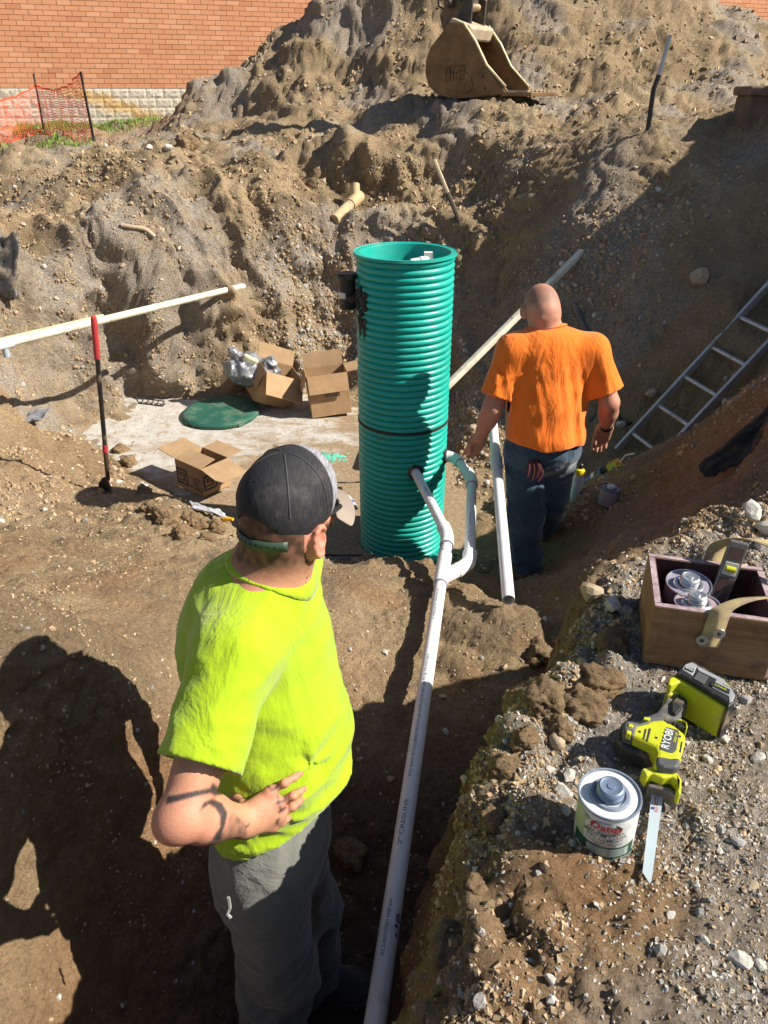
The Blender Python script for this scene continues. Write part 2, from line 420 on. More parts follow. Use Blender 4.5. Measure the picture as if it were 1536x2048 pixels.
def disp(P, sd, fine=True):
    """relief of dug earth: lumps, clods, crumbs; returned as height along the normal"""
    x, y, z = P[:, 0], P[:, 1], P[:, 2]
    tank = sstep(-3.0, -2.5, x) * sstep(.8, .5, x) * sstep(4.35, 4.75, y) * sstep(7.8, 7.4, y) * (z < TZ + 0.12)
    ledge = sstep(-.02, .08, sd) * (y < 3)
    edge = np.exp(-((sd - .07) / .10) ** 2) * (y < 2.6)          # crumbled berm along the trench
    clay = sstep(-.6, -.8, z) * (y < 1.9) * sstep(-.55, -.75, x)          # smooth cut clay low in the left wall
    clay = np.maximum(clay, np.exp(-(((x - 1.9) / .32) ** 2 + ((y - 3.85) / .35) ** 2)))
    far = sstep(6, 10, y)
    wallz = sstep(8.9, 8.0, y) * sstep(6.2, 7.4, y)
    smo = sstep(.8, 1.6, x) * sstep(9.2, 8.4, y) * sstep(5, 6, y)
    amp = (1 - .85 * tank) * (1 - .62 * ledge) * (1 - .7 * clay) * (1 - .5 * smo)
    tr = 1 - 0.45 * sstep(3.2, 2.2, y)
    w = P + 0.12 * np.stack([perlin(P * 1.7 + 9), perlin(P * 1.7 + 31), perlin(P * 1.7 + 57)], -1)
    d = 0.20 * perlin(w * 0.8) * far * amp
    d += (0.045 + .07 * far + .03 * wallz) * perlin(w * 1.9 + 3) * amp * tr
    b1 = np.abs(perlin(w * 3.6 + 11)); d += (0.075 + .045 * far + .03 * wallz) * (b1 - 0.25) * amp * tr
    rg_ = sstep(6.6, 7.6, y) * sstep(11.0, 9.8, y) * sstep(.6, -.3, x); d += rg_ * (.26 * (.55 - np.abs(perlin(w * np.array([1.15, 1.15, .7]) + 61)) * 1.6) + .07 * (.5 - np.abs(perlin(w * 2.7 + 17)) * 1.8)) * amp
    # ridges worn down the banks
    rid = 1 - np.abs(perlin(w * np.array([2.6, 1.2, .8]) + 19)); d += (0.02 * far + .05 * wallz) * (rid - .75) * amp
    b2 = np.abs(perlin(w * 9.0 + 5)); m2 = sstep(-.15, .35, perlin(P * 1.3 + 77))
    d += (0.034 * m2 + .012 + .025 * far * m2 + .015 * wallz) * (b2 - .25) * amp + edge * (0.06 * (b2 - .1) + .055 * np.abs(perlin(w * 5 + 40)))
    b3 = np.abs(perlin(P * 21.0 + 2)); m3 = sstep(-.2, .3, perlin(P * 2.1 + 33))
    d += (0.018 * m3 + .007 + .011 * far) * (b3 - .25) * (1 - .6 * tank) * (1 - .55 * clay) * (1 - .0 * ledge)
    d += edge * 0.022 * b3
    d += 0.005 * (np.abs(perlin(P * 47.0)) - .25) * (1 - .6 * clay)
    d += 0.022 * tank * sstep(.05, .4, perlin(P * 1.6 + 8)) * b2
    return d

rows = np.concatenate([-np.geomspace(60, 3.2, 10), np.linspace(-2.6, .2, 24), np.arange(.22, 2.4, .0105)])
yy = rows[-1]; ext = []
while yy < 22:
    yy += (0.0105 + max(0, yy - 2.4) * 0.0052) * (0.45 if 6.9 < yy < 9.8 else 1.15); ext.append(yy)
rows = np.concatenate([rows, ext, 22 + np.geomspace(.3, 60, 10)])
NC = 540
P2 = []
for yv in rows:
    X = 1.35 + .70 * min(max(yv, 0), 20)
    xs = np.linspace(-X, X, 640); hs = base_h(xs, np.full(640, yv))
    s = np.concatenate([[0], np.cumsum(np.hypot(np.diff(xs), 0.9 * np.diff(hs)))])
    t = np.linspace(0, s[-1], NC); xi = np.interp(t, s, xs)
    e = X + np.array([.4, 1.2, 3, 8, 20, 60.])
    P2.append(np.stack([np.concatenate([-e[::-1], xi, e]), np.full(NC + 12, yv)], -1))
P2 = np.array(P2); NR, NCC = P2.shape[:2]
H = base_h(P2[..., 0], P2[..., 1]); SDg = edge_sd(P2[..., 0], P2[..., 1])
P3 = np.concatenate([P2, H[..., None]], -1)
def grid_normals(G):
    du = np.gradient(G, axis=1); dv = np.gradient(G, axis=0); n = np.cross(du, dv)
    return n / np.maximum(np.linalg.norm(n, axis=-1), 1e-9)[..., None]
Nn = grid_normals(P3)
D = disp(P3.reshape(-1, 3), SDg.ravel()).reshape(NR, NCC)
D += rng.normal(size=D.shape).clip(-2, 2) * (.0016 + .0003 * np.clip(P3[..., 1], 0, 12)) * np.where((P3[..., 2] < TZ + .1) & (P3[..., 1] > 4.5), .25, 1)
P3 = P3 + Nn * D[..., None]
_id = np.arange(NR * NCC).reshape(NR, NCC)
quads = np.stack([_id[:-1, :-1], _id[:-1, 1:], _id[1:, 1:], _id[1:, :-1]], -1).reshape(-1, 4)
M_SOIL = soil_mat()
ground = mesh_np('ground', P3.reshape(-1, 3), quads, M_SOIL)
tag(ground, kind='structure')
ground['label'] = 'dug earth of the pit, trench, banks and spoil heap'
# soil kinds: r clay, g stony, b darker soil, strongest on the trench floor
gx, gy, gz = P3[..., 0], P3[..., 1], P3[..., 2]
zc = np.zeros((NR, NCC, 3))
zn = nz2(gx, gy, 1.1, 9); zn2 = nz2(gx, gy, 2.9, 15)
ledge_m = sstep(0, .06, SDg) * (gy < 2.7)
clay_spot = np.exp(-(((gx - .30) / .20) ** 2 + ((gy - .78) / .16) ** 2)) + np.exp(-(((gx - .42) / .10) ** 2 + ((gy - .80) / .10) ** 2)) + .8 * np.exp(-(((gx - .14) / .15) ** 2 + ((gy - .55) / .15) ** 2))
zc[..., 0] = np.clip(ledge_m * clay_spot * (1 + zn2) + (1 - ledge_m) * (.75 * sstep(-.55, -.95, gz) * sstep(2.0, 1.6, gy) + .55 * sstep(.05, .4, zn2) * sstep(3.6, 3.0, gy) + .3 * sstep(.1, .45, zn)
             + np.exp(-(((gx - 1.85) / .5) ** 2 + ((gy - 3.9) / .6) ** 2)) * .8), 0, 1)
stony = ledge_m * np.clip(1.0 - 1.2 * clay_spot, 0, 1)
stony = np.maximum(stony, .75 * sstep(-.1, .35, zn) * (gy > 6.2))
grey_wall = np.exp(-(((gx + .95) / .55) ** 2 + ((gz + .45) / .35) ** 2)) * sstep(7.6, 8.0, gy) * (gy < 9)
zc[..., 1] = np.clip(np.maximum(stony, grey_wall) , 0, 1)
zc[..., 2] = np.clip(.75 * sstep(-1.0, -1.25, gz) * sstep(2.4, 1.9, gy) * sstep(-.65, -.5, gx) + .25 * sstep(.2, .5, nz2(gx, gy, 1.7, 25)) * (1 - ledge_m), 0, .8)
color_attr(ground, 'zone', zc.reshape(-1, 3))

from mathutils.bvhtree import BVHTree
bpy.context.view_layer.update()
_bv = BVHTree.FromObject(ground, bpy.context.evaluated_depsgraph_get())
def gz_at(x, y):
    h = _bv.ray_cast(Vector((x, y, 9)), Vector((0, 0, -1)))
    return h[0].z if h[0] is not None else 0.0
def gpix(px, py):
    h = _bv.ray_cast(Vector((0, 0, CAM_H)), Vector(ray(px, py)).normalized())
    return h[0] if h[0] is not None else None

# ---------------------------------------------------------------- school wall: brick over split-face block
WE = Vector((math.cos(R(20)), math.sin(R(20)), 0)); WN = Vector((WE.y, -WE.x, 0))
W0 = Vector((-6.37, 20.5, 0)); WZ0, WZS = 0.42, 1.30
WM = Matrix(((WE.x, WN.x, 0, W0.x), (WE.y, WN.y, 0, W0.y), (0, 0, 1, 0), (0, 0, 0, 1)))
def brick_col(t, tint):
    co = t.coord()
    c = t.ramp(tint, [(0.0, (0.53, 0.235, 0.125)), (0.10, (0.60, 0.285, 0.155)), (0.8, (0.65, 0.32, 0.18)), (1.0, (0.69, 0.355, 0.21))])
    c = t.mix(0.35, c, t.ramp(t.noise(60, co, 5, 0.7), [(0.3, 0.6), (0.65, 1.1)]), 'MULTIPLY')
    return t.out(c, 0.9, 0, t.bump(t.noise(120, co, 4), 0.4, 0.004), 0.2)
_t = NT('brick_face'); M_BRICK = brick_col(_t, _t.n('ShaderNodeObjectInfo').outputs['Random'])
_t = NT('brick_far'); M_BRICKS = brick_col(_t, attr(_t, 'tint', 'Fac'))
def block_col(t, tint, co):
    c = t.ramp(tint, [(0.0, (0.58, 0.52, 0.42)), (1.0, (0.68, 0.62, 0.51))])
    c = t.mix(0.5, c, t.ramp(t.noise(18, co, 6, 0.7), [(0.3, 0.62), (0.65, 1.08)]), 'MULTIPLY')
    # orange-yellow diagonal band running down from the left
    g = t.n('ShaderNodeNewGeometry').outputs['Position']; sp = t.n('ShaderNodeSeparateXYZ'); t.L(g, sp.inputs[0])
    ln = t.math('ADD', t.math('MULTIPLY', t.math('SUBTRACT', sp.outputs[0], -7.15), -0.36), t.math('SUBTRACT', 1.19, sp.outputs[2]))
    wob = t.math('MULTIPLY', t.math('SUBTRACT', t.noise(2.5, g, 5, .6), 0.5), 0.55)
    d = t.math('ABSOLUTE', t.math('ADD', ln, wob))
    st = t.math('MULTIPLY', t.ramp(d, [(0.07, 0.8), (0.24, 0.0)]), t.ramp(t.math('MULTIPLY', t.math('ADD', sp.outputs[0], 7.6), .3), [(0.05, 1.0), (0.62, .85), (.75, 0.0)]))
    c = t.mix(st, c, (0.60, 0.36, 0.10))
    n = t.bump(t.noise(30, co, 6, 0.75), .7, 0.03)
    return t.out(c, 0.95, 0, n, 0.1)
_t = NT('split_block'); M_BLOCK = block_col(_t, _t.n('ShaderNodeObjectInfo').outputs['Random'], _t.coord())
_t = NT('split_block_far'); M_BLOCKS = block_col(_t, attr(_t, 'tint', 'Fac'), _t.coord())
M_MORTAR = simple('mortar', (0.55, 0.36, 0.25), 0.95, var=0.15)
wall = empty('brick_wall', (0, 0, 0), label='orange brick building wall over a base of pale split-face blocks', cat='wall')
back = MB(); back.add([WM @ Vector(p) for p in [(-16, -.012, .0), (33, -.012, .0), (33, -.012, 7), (-16, -.012, 7), (-16, -.4, 0), (33, -.4, 0), (33, -.4, 7), (-16, -.4, 7)]],
    [(3, 2, 1, 0), (0, 1, 5, 4), (1, 2, 6, 5), (2, 3, 7, 6), (3, 0, 4, 7), (4, 5, 6, 7)])
back.build('mortar_backing', M_MORTAR, wall)
MB().add([WM @ Vector(p) for p in [(-16, .022, .0), (33, .022, .0), (33, .022, WZS - .002), (-16, .022, WZS - .002), (-16, -.011, 0), (33, -.011, 0), (33, -.011, WZS - .002), (-16, -.011, WZS - .002)]], [(3, 2, 1, 0), (2, 3, 7, 6)]).build('block_bedding', simple('pale_mortar', (.52, .46, .37), .95, var=.12), wall)
BL, BH = 0.305, 0.1016
bm_ = MB(); bm_.box((0, 0, 0), (BL - .009, .05, BH - .009)); bme = bm_.build('brick', M_BRICK, wall, bevel=0.003, seg=1); bme_mesh = bme.data
bpy.data.objects.remove(bme)
def wall_obj(me, name, lx, lz, dy=0.0):
    o = bpy.data.objects.new(name, me); o.matrix_local = WM @ Matrix.Translation((lx, dy, lz)); link(o, wall); return o
cells = []
for r in range(55):
    z = WZS + .005 + (r + .5) * BH
    off = (r % 2) * BL * .5 + ((r * 37) % 7 - 3) * .004
    for c in range(-52, 108):
        x = c * BL + off
        vis = (-1.6 < x < 5.6 - (max(0, 2.2 - z)) * 2.4) and r < 19
        cells.append((x, z, vis, (abs(x - 1.0) + abs(z - 2.2))))
vis = sorted([c for c in cells if c[2]], key=lambda c: c[3]); keep = set((c[0], c[1]) for c in vis[:300])
VV, FF, TT = [], [], []
for x, z, v, _ in cells:
    jy = random.Random(int(x * 1000 + z * 77)).uniform(-.0015, .0015)
    if (x, z) in keep:
        wall_obj(bme_mesh, 'brick', x, z, -.006 + jy)
    else:
        hx, hz, b = (BL - .009) / 2, (BH - .009) / 2, len(VV)
        for px, py, pz in ((-hx, .019, -hz), (hx, .019, -hz), (hx, .019, hz), (-hx, .019, hz), (-hx, -.02, -hz), (hx, -.02, -hz), (hx, -.02, hz), (-hx, -.02, hz)):
            VV.append(tuple(WM @ Vector((x + px, py - .006 + jy, z + pz))))
        FF += [[b + i for i in f] for f in ((0, 1, 2, 3), (0, 4, 5, 1), (1, 5, 6, 2), (2, 6, 7, 3), (3, 7, 4, 0))]
        TT += [random.Random(int(x * 991 + z * 313)).random()] * 8
o = mesh_np('brick_field', np.array(VV), np.array(FF), M_BRICKS, wall, smooth=False); tag(o, kind='stuff'); color_attr(o, 'tint', np.repeat(np.array(TT)[:, None], 3, 1))
# split-face blocks
SL, SH = 0.406, 0.203
blk = []
for k in range(5):
    g = np.linspace(-1, 1, 9); gg = np.array([[(a * (SL - .007) / 2, .0, b * (SH - .007) / 2) for a in g] for b in g[::2]]).reshape(-1, 3)
    d = np.abs(perlin(np.c_[gg[:, 0] * 14 + k * 7, gg[:, 2] * 14, gg[:, 0] * 0]))
    e = np.minimum(1, 6 * np.minimum(1.001 - np.abs(gg[:, 0]) / ((SL - .007) / 2), 1.001 - np.abs(gg[:, 2]) / ((SH - .007) / 2)))
    gg[:, 1] = .028 + .028 * d * e + .008 * e
    ids = np.arange(45).reshape(5, 9); q = [[ids[i, j], ids[i, j + 1], ids[i + 1, j + 1], ids[i + 1, j]] for i in range(4) for j in range(8)]
    V = [tuple(p) for p in gg] + [(a * (SL - .007) / 2, -.03, b * (SH - .007) / 2) for a, b in ((-1, -1), (1, -1), (1, 1), (-1, 1))]
    rim = list(ids[0]); q += [[45, 46] + [int(i) for i in rim[::-1]]]
    q += [[46, 47] + [int(i) for i in ids[:, 8][::-1]], [47, 48] + [int(i) for i in ids[4]], [48, 45] + [int(i) for i in ids[:, 0]]]
    blk.append((V, q))
bmeshes = []
for V, q in blk:
    m = MB(); m.add(V, q); ob = m.build('stone_block', M_BLOCK, wall); bmeshes.append(ob.data); bpy.data.objects.remove(ob)
VV, FF, TT = [], [], []
for r in range(5):
    z = WZS - (r + .5) * SH
    for c in range(-40, 81):
        x = c * SL + (r % 2) * SL / 2; k = (c * 7 + r * 3) % 5
        if -1.9 < x < 3.6 and r < 5:
            wall_obj(bmeshes[k], 'stone_block', x, z)
        else:
            b = len(VV); VV += [tuple(WM @ Vector((p[0] + x, p[1], p[2] + z))) for p in blk[k][0]]
            FF += [[b + int(i) for i in f] for f in blk[k][1][:32]]; TT += [random.Random(c * 31 + r).random()] * 49
o = mesh_np('stone_block_field', np.array(VV), np.array(FF), M_BLOCKS, wall, smooth=False); tag(o, kind='stuff'); color_attr(o, 'tint', np.repeat(np.array(TT)[:, None], 3, 1))

# ---------------------------------------------------------------- grass
def grass_mat():
    t = NT('grass_blade'); c = attr(t, 'tint')
    return t.out(c, 0.6, 0, None, 0.3)
M_GRASS = grass_mat()
def grass(name, pts, hgt, label):
    n = len(pts); a = rng.uniform(0, 6.28, n); h = hgt * rng.uniform(.5, 1.25, n); w = .006 + .004 * rng.random(n)
    P = np.array([(p[0], p[1], gz_at(p[0], p[1]) - .01) for p in pts])
    dx = np.stack([np.cos(a), np.sin(a), 0 * a], -1); ln = np.stack([np.cos(a * 3.1), np.sin(a * 3.1), 0 * a], -1) * (h * rng.uniform(.1, .7, n))[:, None]
    V = np.stack([P - dx * w[:, None], P + dx * w[:, None], P + ln * .35 + dx * w[:, None] * .7 + np.c_[0 * a, 0 * a, h * .6], P + ln + np.c_[0 * a, 0 * a, h]], 1).reshape(-1, 3)
    i = np.arange(n) * 4; Fq = np.concatenate([np.stack([i, i + 1, i + 2], -1), np.stack([i, i + 2, i + 3], -1)])
    o = mesh_np(name, V, Fq, M_GRASS); k = rng.random(n)[:, None]
    dry = (rng.random(n) < .22)[:, None]
    c = np.where(dry, np.array([.30, .25, .09]), np.array([.10, .20, .03]) * (1 - k) + np.array([.22, .36, .07]) * k)
    color_attr(o, 'tint', np.repeat(c, 4, 0)); tag(o, label, 'grass', kind='stuff'); return o
pts = []
while len(pts) < 15000:
    s = rng.uniform(-2.4, 4.2); d = rng.uniform(.02, 3.3) ** 1.0
    if rng.random() < sstep(3.3, 2.2, d + .8 * nz2(np.array([s]), np.array([d]), .9)[0]):
        p = W0 + WE * s + WN * d; pts.append((p.x, p.y))
grass('grass', pts, .11, 'strip of green grass along the foot of the brick wall')
pts = []
for k in range(2600):
    x = rng.uniform(-7.6, -5.1); y = rng.uniform(10.6, 12.2)
    if rng.random() < sstep(1.0, .4, abs(y - 11.4) + max(0, x + 5.9)): pts.append((x, y))
while len(pts) < 8000:
    x = rng.uniform(-8, -4.6); y = rng.uniform(9.6, 13.2)
    q = nz2(np.array([x]), np.array([y]), .8, 4)[0]
    if rng.random() < sstep(-.02, .3, q + .25 - .55 * sstep(-6.2, -4.6, x)): pts.append((x, y))
grass('grass', pts, .10, 'patchy green turf left at the edge of the dig')

# ---------------------------------------------------------------- orange safety fence
M_NET = simple('orange_net', (0.85, 0.10, 0.035), 0.5, var=.15)
M_TPOST = simple('fence_post', (0.035, 0.03, 0.028), 0.6, .3, var=.4, dust=.3)
fence = empty('safety_fence', (-4.73, 13.5, .45), label='sagging orange plastic safety fence on dark steel posts before the brick wall', cat='fence')
def fl(p): return Vector(p) - Vector((-4.73, 13.5, .45))
posts = [(WY(190, 292, 13.5), WY(161, 143, 13.35)), (WY(88, 262, 17.6), WY(67, 147, 17.6)), (WY(-45, 300, 12.6), WY(-62, 150, 12.6))]
for a, b in posts:
    a = Vector(a); a.z = gz_at(a.x, a.y) - .05; b = Vector(b); m = MB(); m.tube([fl(a), fl(b)], .021, 6, smooth=False)
    d = (b - a)
    for k in range(14): m.box(fl(a + d * (k + 1) / 15.5) + Vector((.012, -.018, 0)), (.02, .02, .016))
    pst = m.build('post', M_TPOST, fence)
    if a.y < 14 and a.x > -6: MB().box(fl(a + d * .06), (.08, .03, .10)).build('foot_plate', simple('galv', (.45, .47, .5), .45, .8), fence)
def net(pa, pb, ta, tb, name, seed, kw=1.0):
    pa, pb = Vector(pa), Vector(pb); L = (pb - pa).length; nx = int(L / .075); nyv = 19
    g = np.zeros((nx + 1, nyv + 1, 3))
    for i in range(nx + 1):
        s = i / nx; base = pa.lerp(pb, s); zb = gz_at(base.x, base.y) + .02
        sag = .16 * math.sin(math.pi * s) ** .8
        top = ta * (1 - s) + tb * s - sag
        for j in range(nyv + 1):
            u = j / nyv; g[i, j] = (base.x, base.y, zb * (1 - u) + top * u)
    n1 = perlin(g * 1.6 + seed); n2 = perlin(g * 4 + seed * 2)
    nrm = Vector((-(pb - pa).y, (pb - pa).x, 0)).normalized()
    for k in range(2): g[..., k] += nrm[k] * (.09 * n1 + .03 * n2)
    g[..., 2] += .03 * n2
    V, Fc = [], []
    def strip(line, wv):
        b = len(V)
        for p, w in zip(line, wv): V.append(p - w); V.append(p + w)
        for k in range(len(line) - 1): Fc.append((b + 2 * k, b + 2 * k + 1, b + 2 * k + 3, b + 2 * k + 2))
    e = np.array((pb - pa).normalized())
    for j in range(nyv + 1): strip(g[:, j], [np.array([0, 0, .0052 * kw if 0 < j < nyv else .016])] * (nx + 1))
    for i in range(nx + 1): strip(g[i] + np.array(nrm) * .002, [e * kw * (.0068 + .004 * (k % 2)) for k in range(nyv + 1)])
    o = mesh_np(name, np.array(V) - np.array((-4.73, 13.5, .45)), np.array(Fc), M_NET, fence, smooth=False)
net(posts[0][0], posts[1][0], posts[0][1][2] - .03, posts[1][1][2] - .18, 'net_panel', 3)
net(posts[1][0] + np.array([-.02, -.02, 0]), posts[2][0], posts[1][1][2] - .2, posts[2][1][2] - .25, 'net_panel', 8, .6)

# ---------------------------------------------------------------- concrete tank lid in the pit
def conc_mat():
    t = NT('tank_concrete'); co = t.coord()
    c = t.ramp(t.noise(7, co, 6, .65), [(.3, (.44, .415, .37)), (.7, (.60, .575, .53))])
    sp = t.n('ShaderNodeSeparateXYZ'); t.L(co, sp.inputs[0])
    g = t.math('ADD', t.math('MULTIPLY', sp.outputs[1], -.10), t.math('MULTIPLY', sp.outputs[0], .075))
    msk = t.math('ADD', t.noise(2.2, t.coord(scale=(.7, 1.8, 1)), 8, .72, .4), t.math('ADD', g, .045))
    f = t.ramp(msk, [(.47, 0.0), (.60, 1.0)])
    dirt = t.ramp(t.noise(30, co, 6, .7), [(.3, (.22, .155, .095)), (.7, (.42, .31, .195))])
    c = t.mix(f, c, dirt); f2 = t.ramp(t.noise(9, co, 9, .78), [(.50, 0.0), (.62, .8)]); c = t.mix(f2, c, dirt)
    n = t.bump(t.noise(35, co, 7, .7), .7, .012); n = t.bump(t.noise(140, co, 4, .7), .5, .004, n)
    return t.out(c, .93, 0, n, .15)
tank = empty('concrete_tank', (-1.2, 6.1, TZ), label='buried concrete tank with a pale dirt-smeared lid at the bottom of the pit', cat='tank')
g = np.stack(np.meshgrid(np.linspace(-3.15, .8, 110), np.linspace(4.42, 7.85, 100), indexing='xy'), -1).reshape(-1, 2)
zz = TZ + .004 + .006 * nz2(g[:, 0], g[:, 1], 3) + .003 * nz2(g[:, 0], g[:, 1], 12)
ids = np.arange(11000).reshape(100, 110)
mesh_np('lid', np.c_[g[:, 0] + 1.2, g[:, 1] - 6.1, zz - TZ], np.stack([ids[:-1, :-1], ids[:-1, 1:], ids[1:, 1:], ids[1:, :-1]], -1).reshape(-1, 4), conc_mat(), tank)
MB().box((.02, 0, -.32), (3.9, 3.38, .6)).build('tank_wall', simple('tank_side', (.45, .43, .4), .9), tank)

# ---------------------------------------------------------------- excavator bucket
M_RUST = simple('bucket_steel', (0.23, 0.14, 0.065), 0.55, .55, var=.5, vs=5, dust=.35, ds=4, bs=.3, bscale=25, dcol=(.30, .20, .11))
M_RUST2 = simple('bucket_inside', (0.36, 0.20, 0.08), 0.6, .35, var=.4, vs=4, dust=.3, bs=.3, bscale=25, dcol=(.34, .21, .1))
M_DARKST = simple('hitch_steel', (0.075, 0.065, 0.055), 0.5, .5, var=.4, dust=.5, ds=5)
M_WORN = simple('worn_edge', (0.58, 0.46, 0.28), 0.4, .8, var=.3, dust=.3)
be = Vector((.82, -.57, 0)); bw = Vector((.57, .82, 0))
bloc = Vector(WY(960, 198, 10.45)); bloc.z = WY(960, 198, 10.45)[2]
bucket = empty('excavator_bucket', bloc, (0, 0, math.atan2(be.y, be.x)), 'rusty brown excavator bucket with a toothless lip resting on the spoil heap', 'bucket')
prof = [(.40, .055), (-.076, .01), (-.41, .0), (-.62, .05), (-.75, .14), (-.806, .28), (-.80, .42), (-.74, .56), (-.60, .69), (-.485, .81), (-.295, .79)]
plate = [(.40, .055), (.325, .122), (.053, .35), (-.114, .594), (-.295, .79), (-.485, .81), (-.60, .69), (-.74, .56), (-.80, .42), (-.806, .28), (-.75, .14), (-.62, .05), (-.41, 0), (-.076, .01)]
BWD = .68
RX = Matrix(((1, 0, 0, 0), (0, 0, 1, 0), (0, 1, 0, 0), (0, 0, 0, 1)))     # prism plane xz, extrude y
for y0 in (0, BWD - .03):
    sp = MB().prism([(x, z) for x, z in plate][::-1], y0, y0 + .03, RX).build('side_plate', M_RUST, bucket, bevel=.006)
    e = MB(); L = [(.325, .122), (.053, .35), (-.114, .594), (-.295, .79)]
    e.tube([(x + .006, y0 + .015, z + .006) for x, z in L], .018, 6); e.build('worn_rim', M_WORN, sp)
    if y0 == 0:
        MB().prism([(.31, .11), (.05, .335), (-.02, .30), (-.03, .03), (.36, .06)][::-1], -.014, .0, RX).build('wear_plate', M_RUST, sp, bevel=.004)
        MB().prism([(-.56, .27), (-.24, .30), (-.14, .24), (-.10, .12), (-.2, .06), (-.55, .12)][::-1], -.010, .0, RX).build('cheek_plate', M_RUST, sp, bevel=.004)
        m = MB()                      # embossed mark
        for bx in ((-.44, .28, .02, .10), (-.39, .28, .02, .10), (-.33, .32, .07, .02), (-.35, .275, .02, .07), (-.31, .275, .07, .02), (-.29, .245, .02, .05), (-.33, .225, .08, .02)):
            m.box((bx[0], -.016, bx[1] - .02), (bx[2], .012, bx[3]))
        m.tube([(x, -.012, z) for x, z in ((-.5, .19), (-.49, .345), (-.24, .36), (-.23, .215), (-.5, .19))], .006, 5)
        m.build('embossed_mark', M_RUST, sp)
        for bx, bz in ((.02, .24), (.06, .12)): MB().lathe([(.022, 0), (.018, .015)], 8, (bx, -.014, bz), Matrix.Rotation(R(90), 3, 'X')).build('bolt', M_DARKST, sp)
V, Fc = [], []
for x, z in prof: V += [(x, .028, z), (x, BWD - .028, z)]
cx, cz = -.3, .35
for x, z in prof:
    k = .955; V += [(cx + (x - cx) * k, .028, cz + (z - cz) * k), (cx + (x - cx) * k, BWD - .028, cz + (z - cz) * k)]
n = len(prof)
for i in range(n - 1):
    Fc.append((2 * i, 2 * i + 1, 2 * i + 3, 2 * i + 2)); Fc.append((2 * n + 2 * i, 2 * n + 2 * i + 2, 2 * n + 2 * i + 3, 2 * n + 2 * i + 1))
Fc += [(0, 2 * n, 2 * n + 1, 1), (2 * n - 2, 2 * n - 1, 4 * n - 1, 4 * n - 2)]
MB().add(V, Fc).build('shell', M_RUST2, bucket)
lip = MB().prism([(.30, -.02), (.70, -.04), (.70, BWD + .04), (.30, BWD + .02)], .028, .072).build('lip', M_RUST, bucket, bevel=.008)
for k in range(6): MB().box((.50, .05 + k * .115, .078), (.26, .08, .03)).build('lip_segment', M_WORN, lip, bevel=.006)
MB().box((-.36, BWD / 2, .74), (.30, BWD - .04, .16), Matrix.Rotation(R(20), 3, 'Y')).build('top_plate', simple('pale_steel', (.55, .45, .32), .6, .2, var=.3, dust=.4), bucket, bevel=.03)
for y0 in (.16, .50):
    ear = MB().prism([(-.62, .62), (-.28, .72), (-.26, 1.05), (-.36, 1.20), (-.55, 1.15), (-.72, .90)], y0, y0 + .04, RX).build('ear', M_DARKST, bucket, bevel=.01)
    MB().lathe([(.055, -.03), (.055, .06), (.04, .075)], 14, (-.56, y0 - .03, 1.02), Matrix.Rotation(R(90), 3, 'X')).build('pin', M_DARKST, ear)
for px_, pz_ in ((-.38, 1.12), (-.36, .98)): MB().lathe([(.045, 0), (.045, .36)], 14, (px_, .17, pz_), Matrix.Rotation(R(-90), 3, 'X')).build('cross_pin', M_WORN, bucket)
MB().box((-.56, .155, 1.09), (.17, .008, .08), Matrix.Rotation(R(-38), 3, 'Y')).build('warning_sticker', simple('sticker', (.75, .55, .03), .5, dust=.2), bucket)
MB().prism([(-.60, 1.0), (-.34, 1.0), (-.30, 1.5), (-.5, 2.6), (-.9, 2.6), (-.8, 1.5)], .26, .46, RX).build('stick', M_DARKST, bucket, bevel=.02)
MB().tube([(-.45, .35, 1.12), (-.25, .35, 1.9)], .05, 12).build('link_rod', M_WORN, bucket)
MB().tube([(-.65, .2, .95), (-.76, .2, 1.0), (-.77, .2, 1.1), (-.68, .2, 1.16)], .012, 6).build('hose_loop', simple('hose_black', (.02, .02, .02), .6), bucket)

# ---------------------------------------------------------------- lettering as thin mesh
_txt_cache = {}
def text_np(body, size=1.0, bold=0.0, align='CENTER'):
    key = (body, size, bold, align)
    if key in _txt_cache: return _txt_cache[key]
    cu = bpy.data.curves.new('lettering', 'FONT'); cu.body = body; cu.size = size; cu.align_x = align; cu.align_y = 'CENTER'; cu.offset = bold * size; cu.resolution_u = 3; cu.fill_mode = 'FRONT'
    o = bpy.data.objects.new('lettering', cu); COL.objects.link(o)
    bpy.context.view_layer.update()
    me = bpy.data.meshes.new_from_object(o.evaluated_get(bpy.context.evaluated_depsgraph_get()))
    V = np.array([v.co[:] for v in me.vertices]).reshape(-1, 3); Fc = [list(p.vertices) for p in me.polygons]
    bpy.data.objects.remove(o); bpy.data.curves.remove(cu); bpy.data.meshes.remove(me)
    _txt_cache[key] = (V, Fc); return V, Fc
def add_text(mb, body, size, fn, bold=0.0, stretch=1.0, align='CENTER', maxlen=None):
    V, Fc = text_np(body, size, bold, align)
    mb.add([fn(p[0] * stretch, p[1]) for p in V], Fc)
def quad_strip(mb, poly, fn, n=1):
    mb.add([fn(x, y) for x, y in poly], [tuple(range(len(poly)))])
def rect(mb, x0, y0, x1, y1, fn, n=8):
    V = []
    for i in range(n + 1):
        x = x0 + (x1 - x0) * i / n; V += [fn(x, y0), fn(x, y1)]
    mb.add(V, [(2 * i, 2 * i + 2, 2 * i + 3, 2 * i + 1) for i in range(n)])

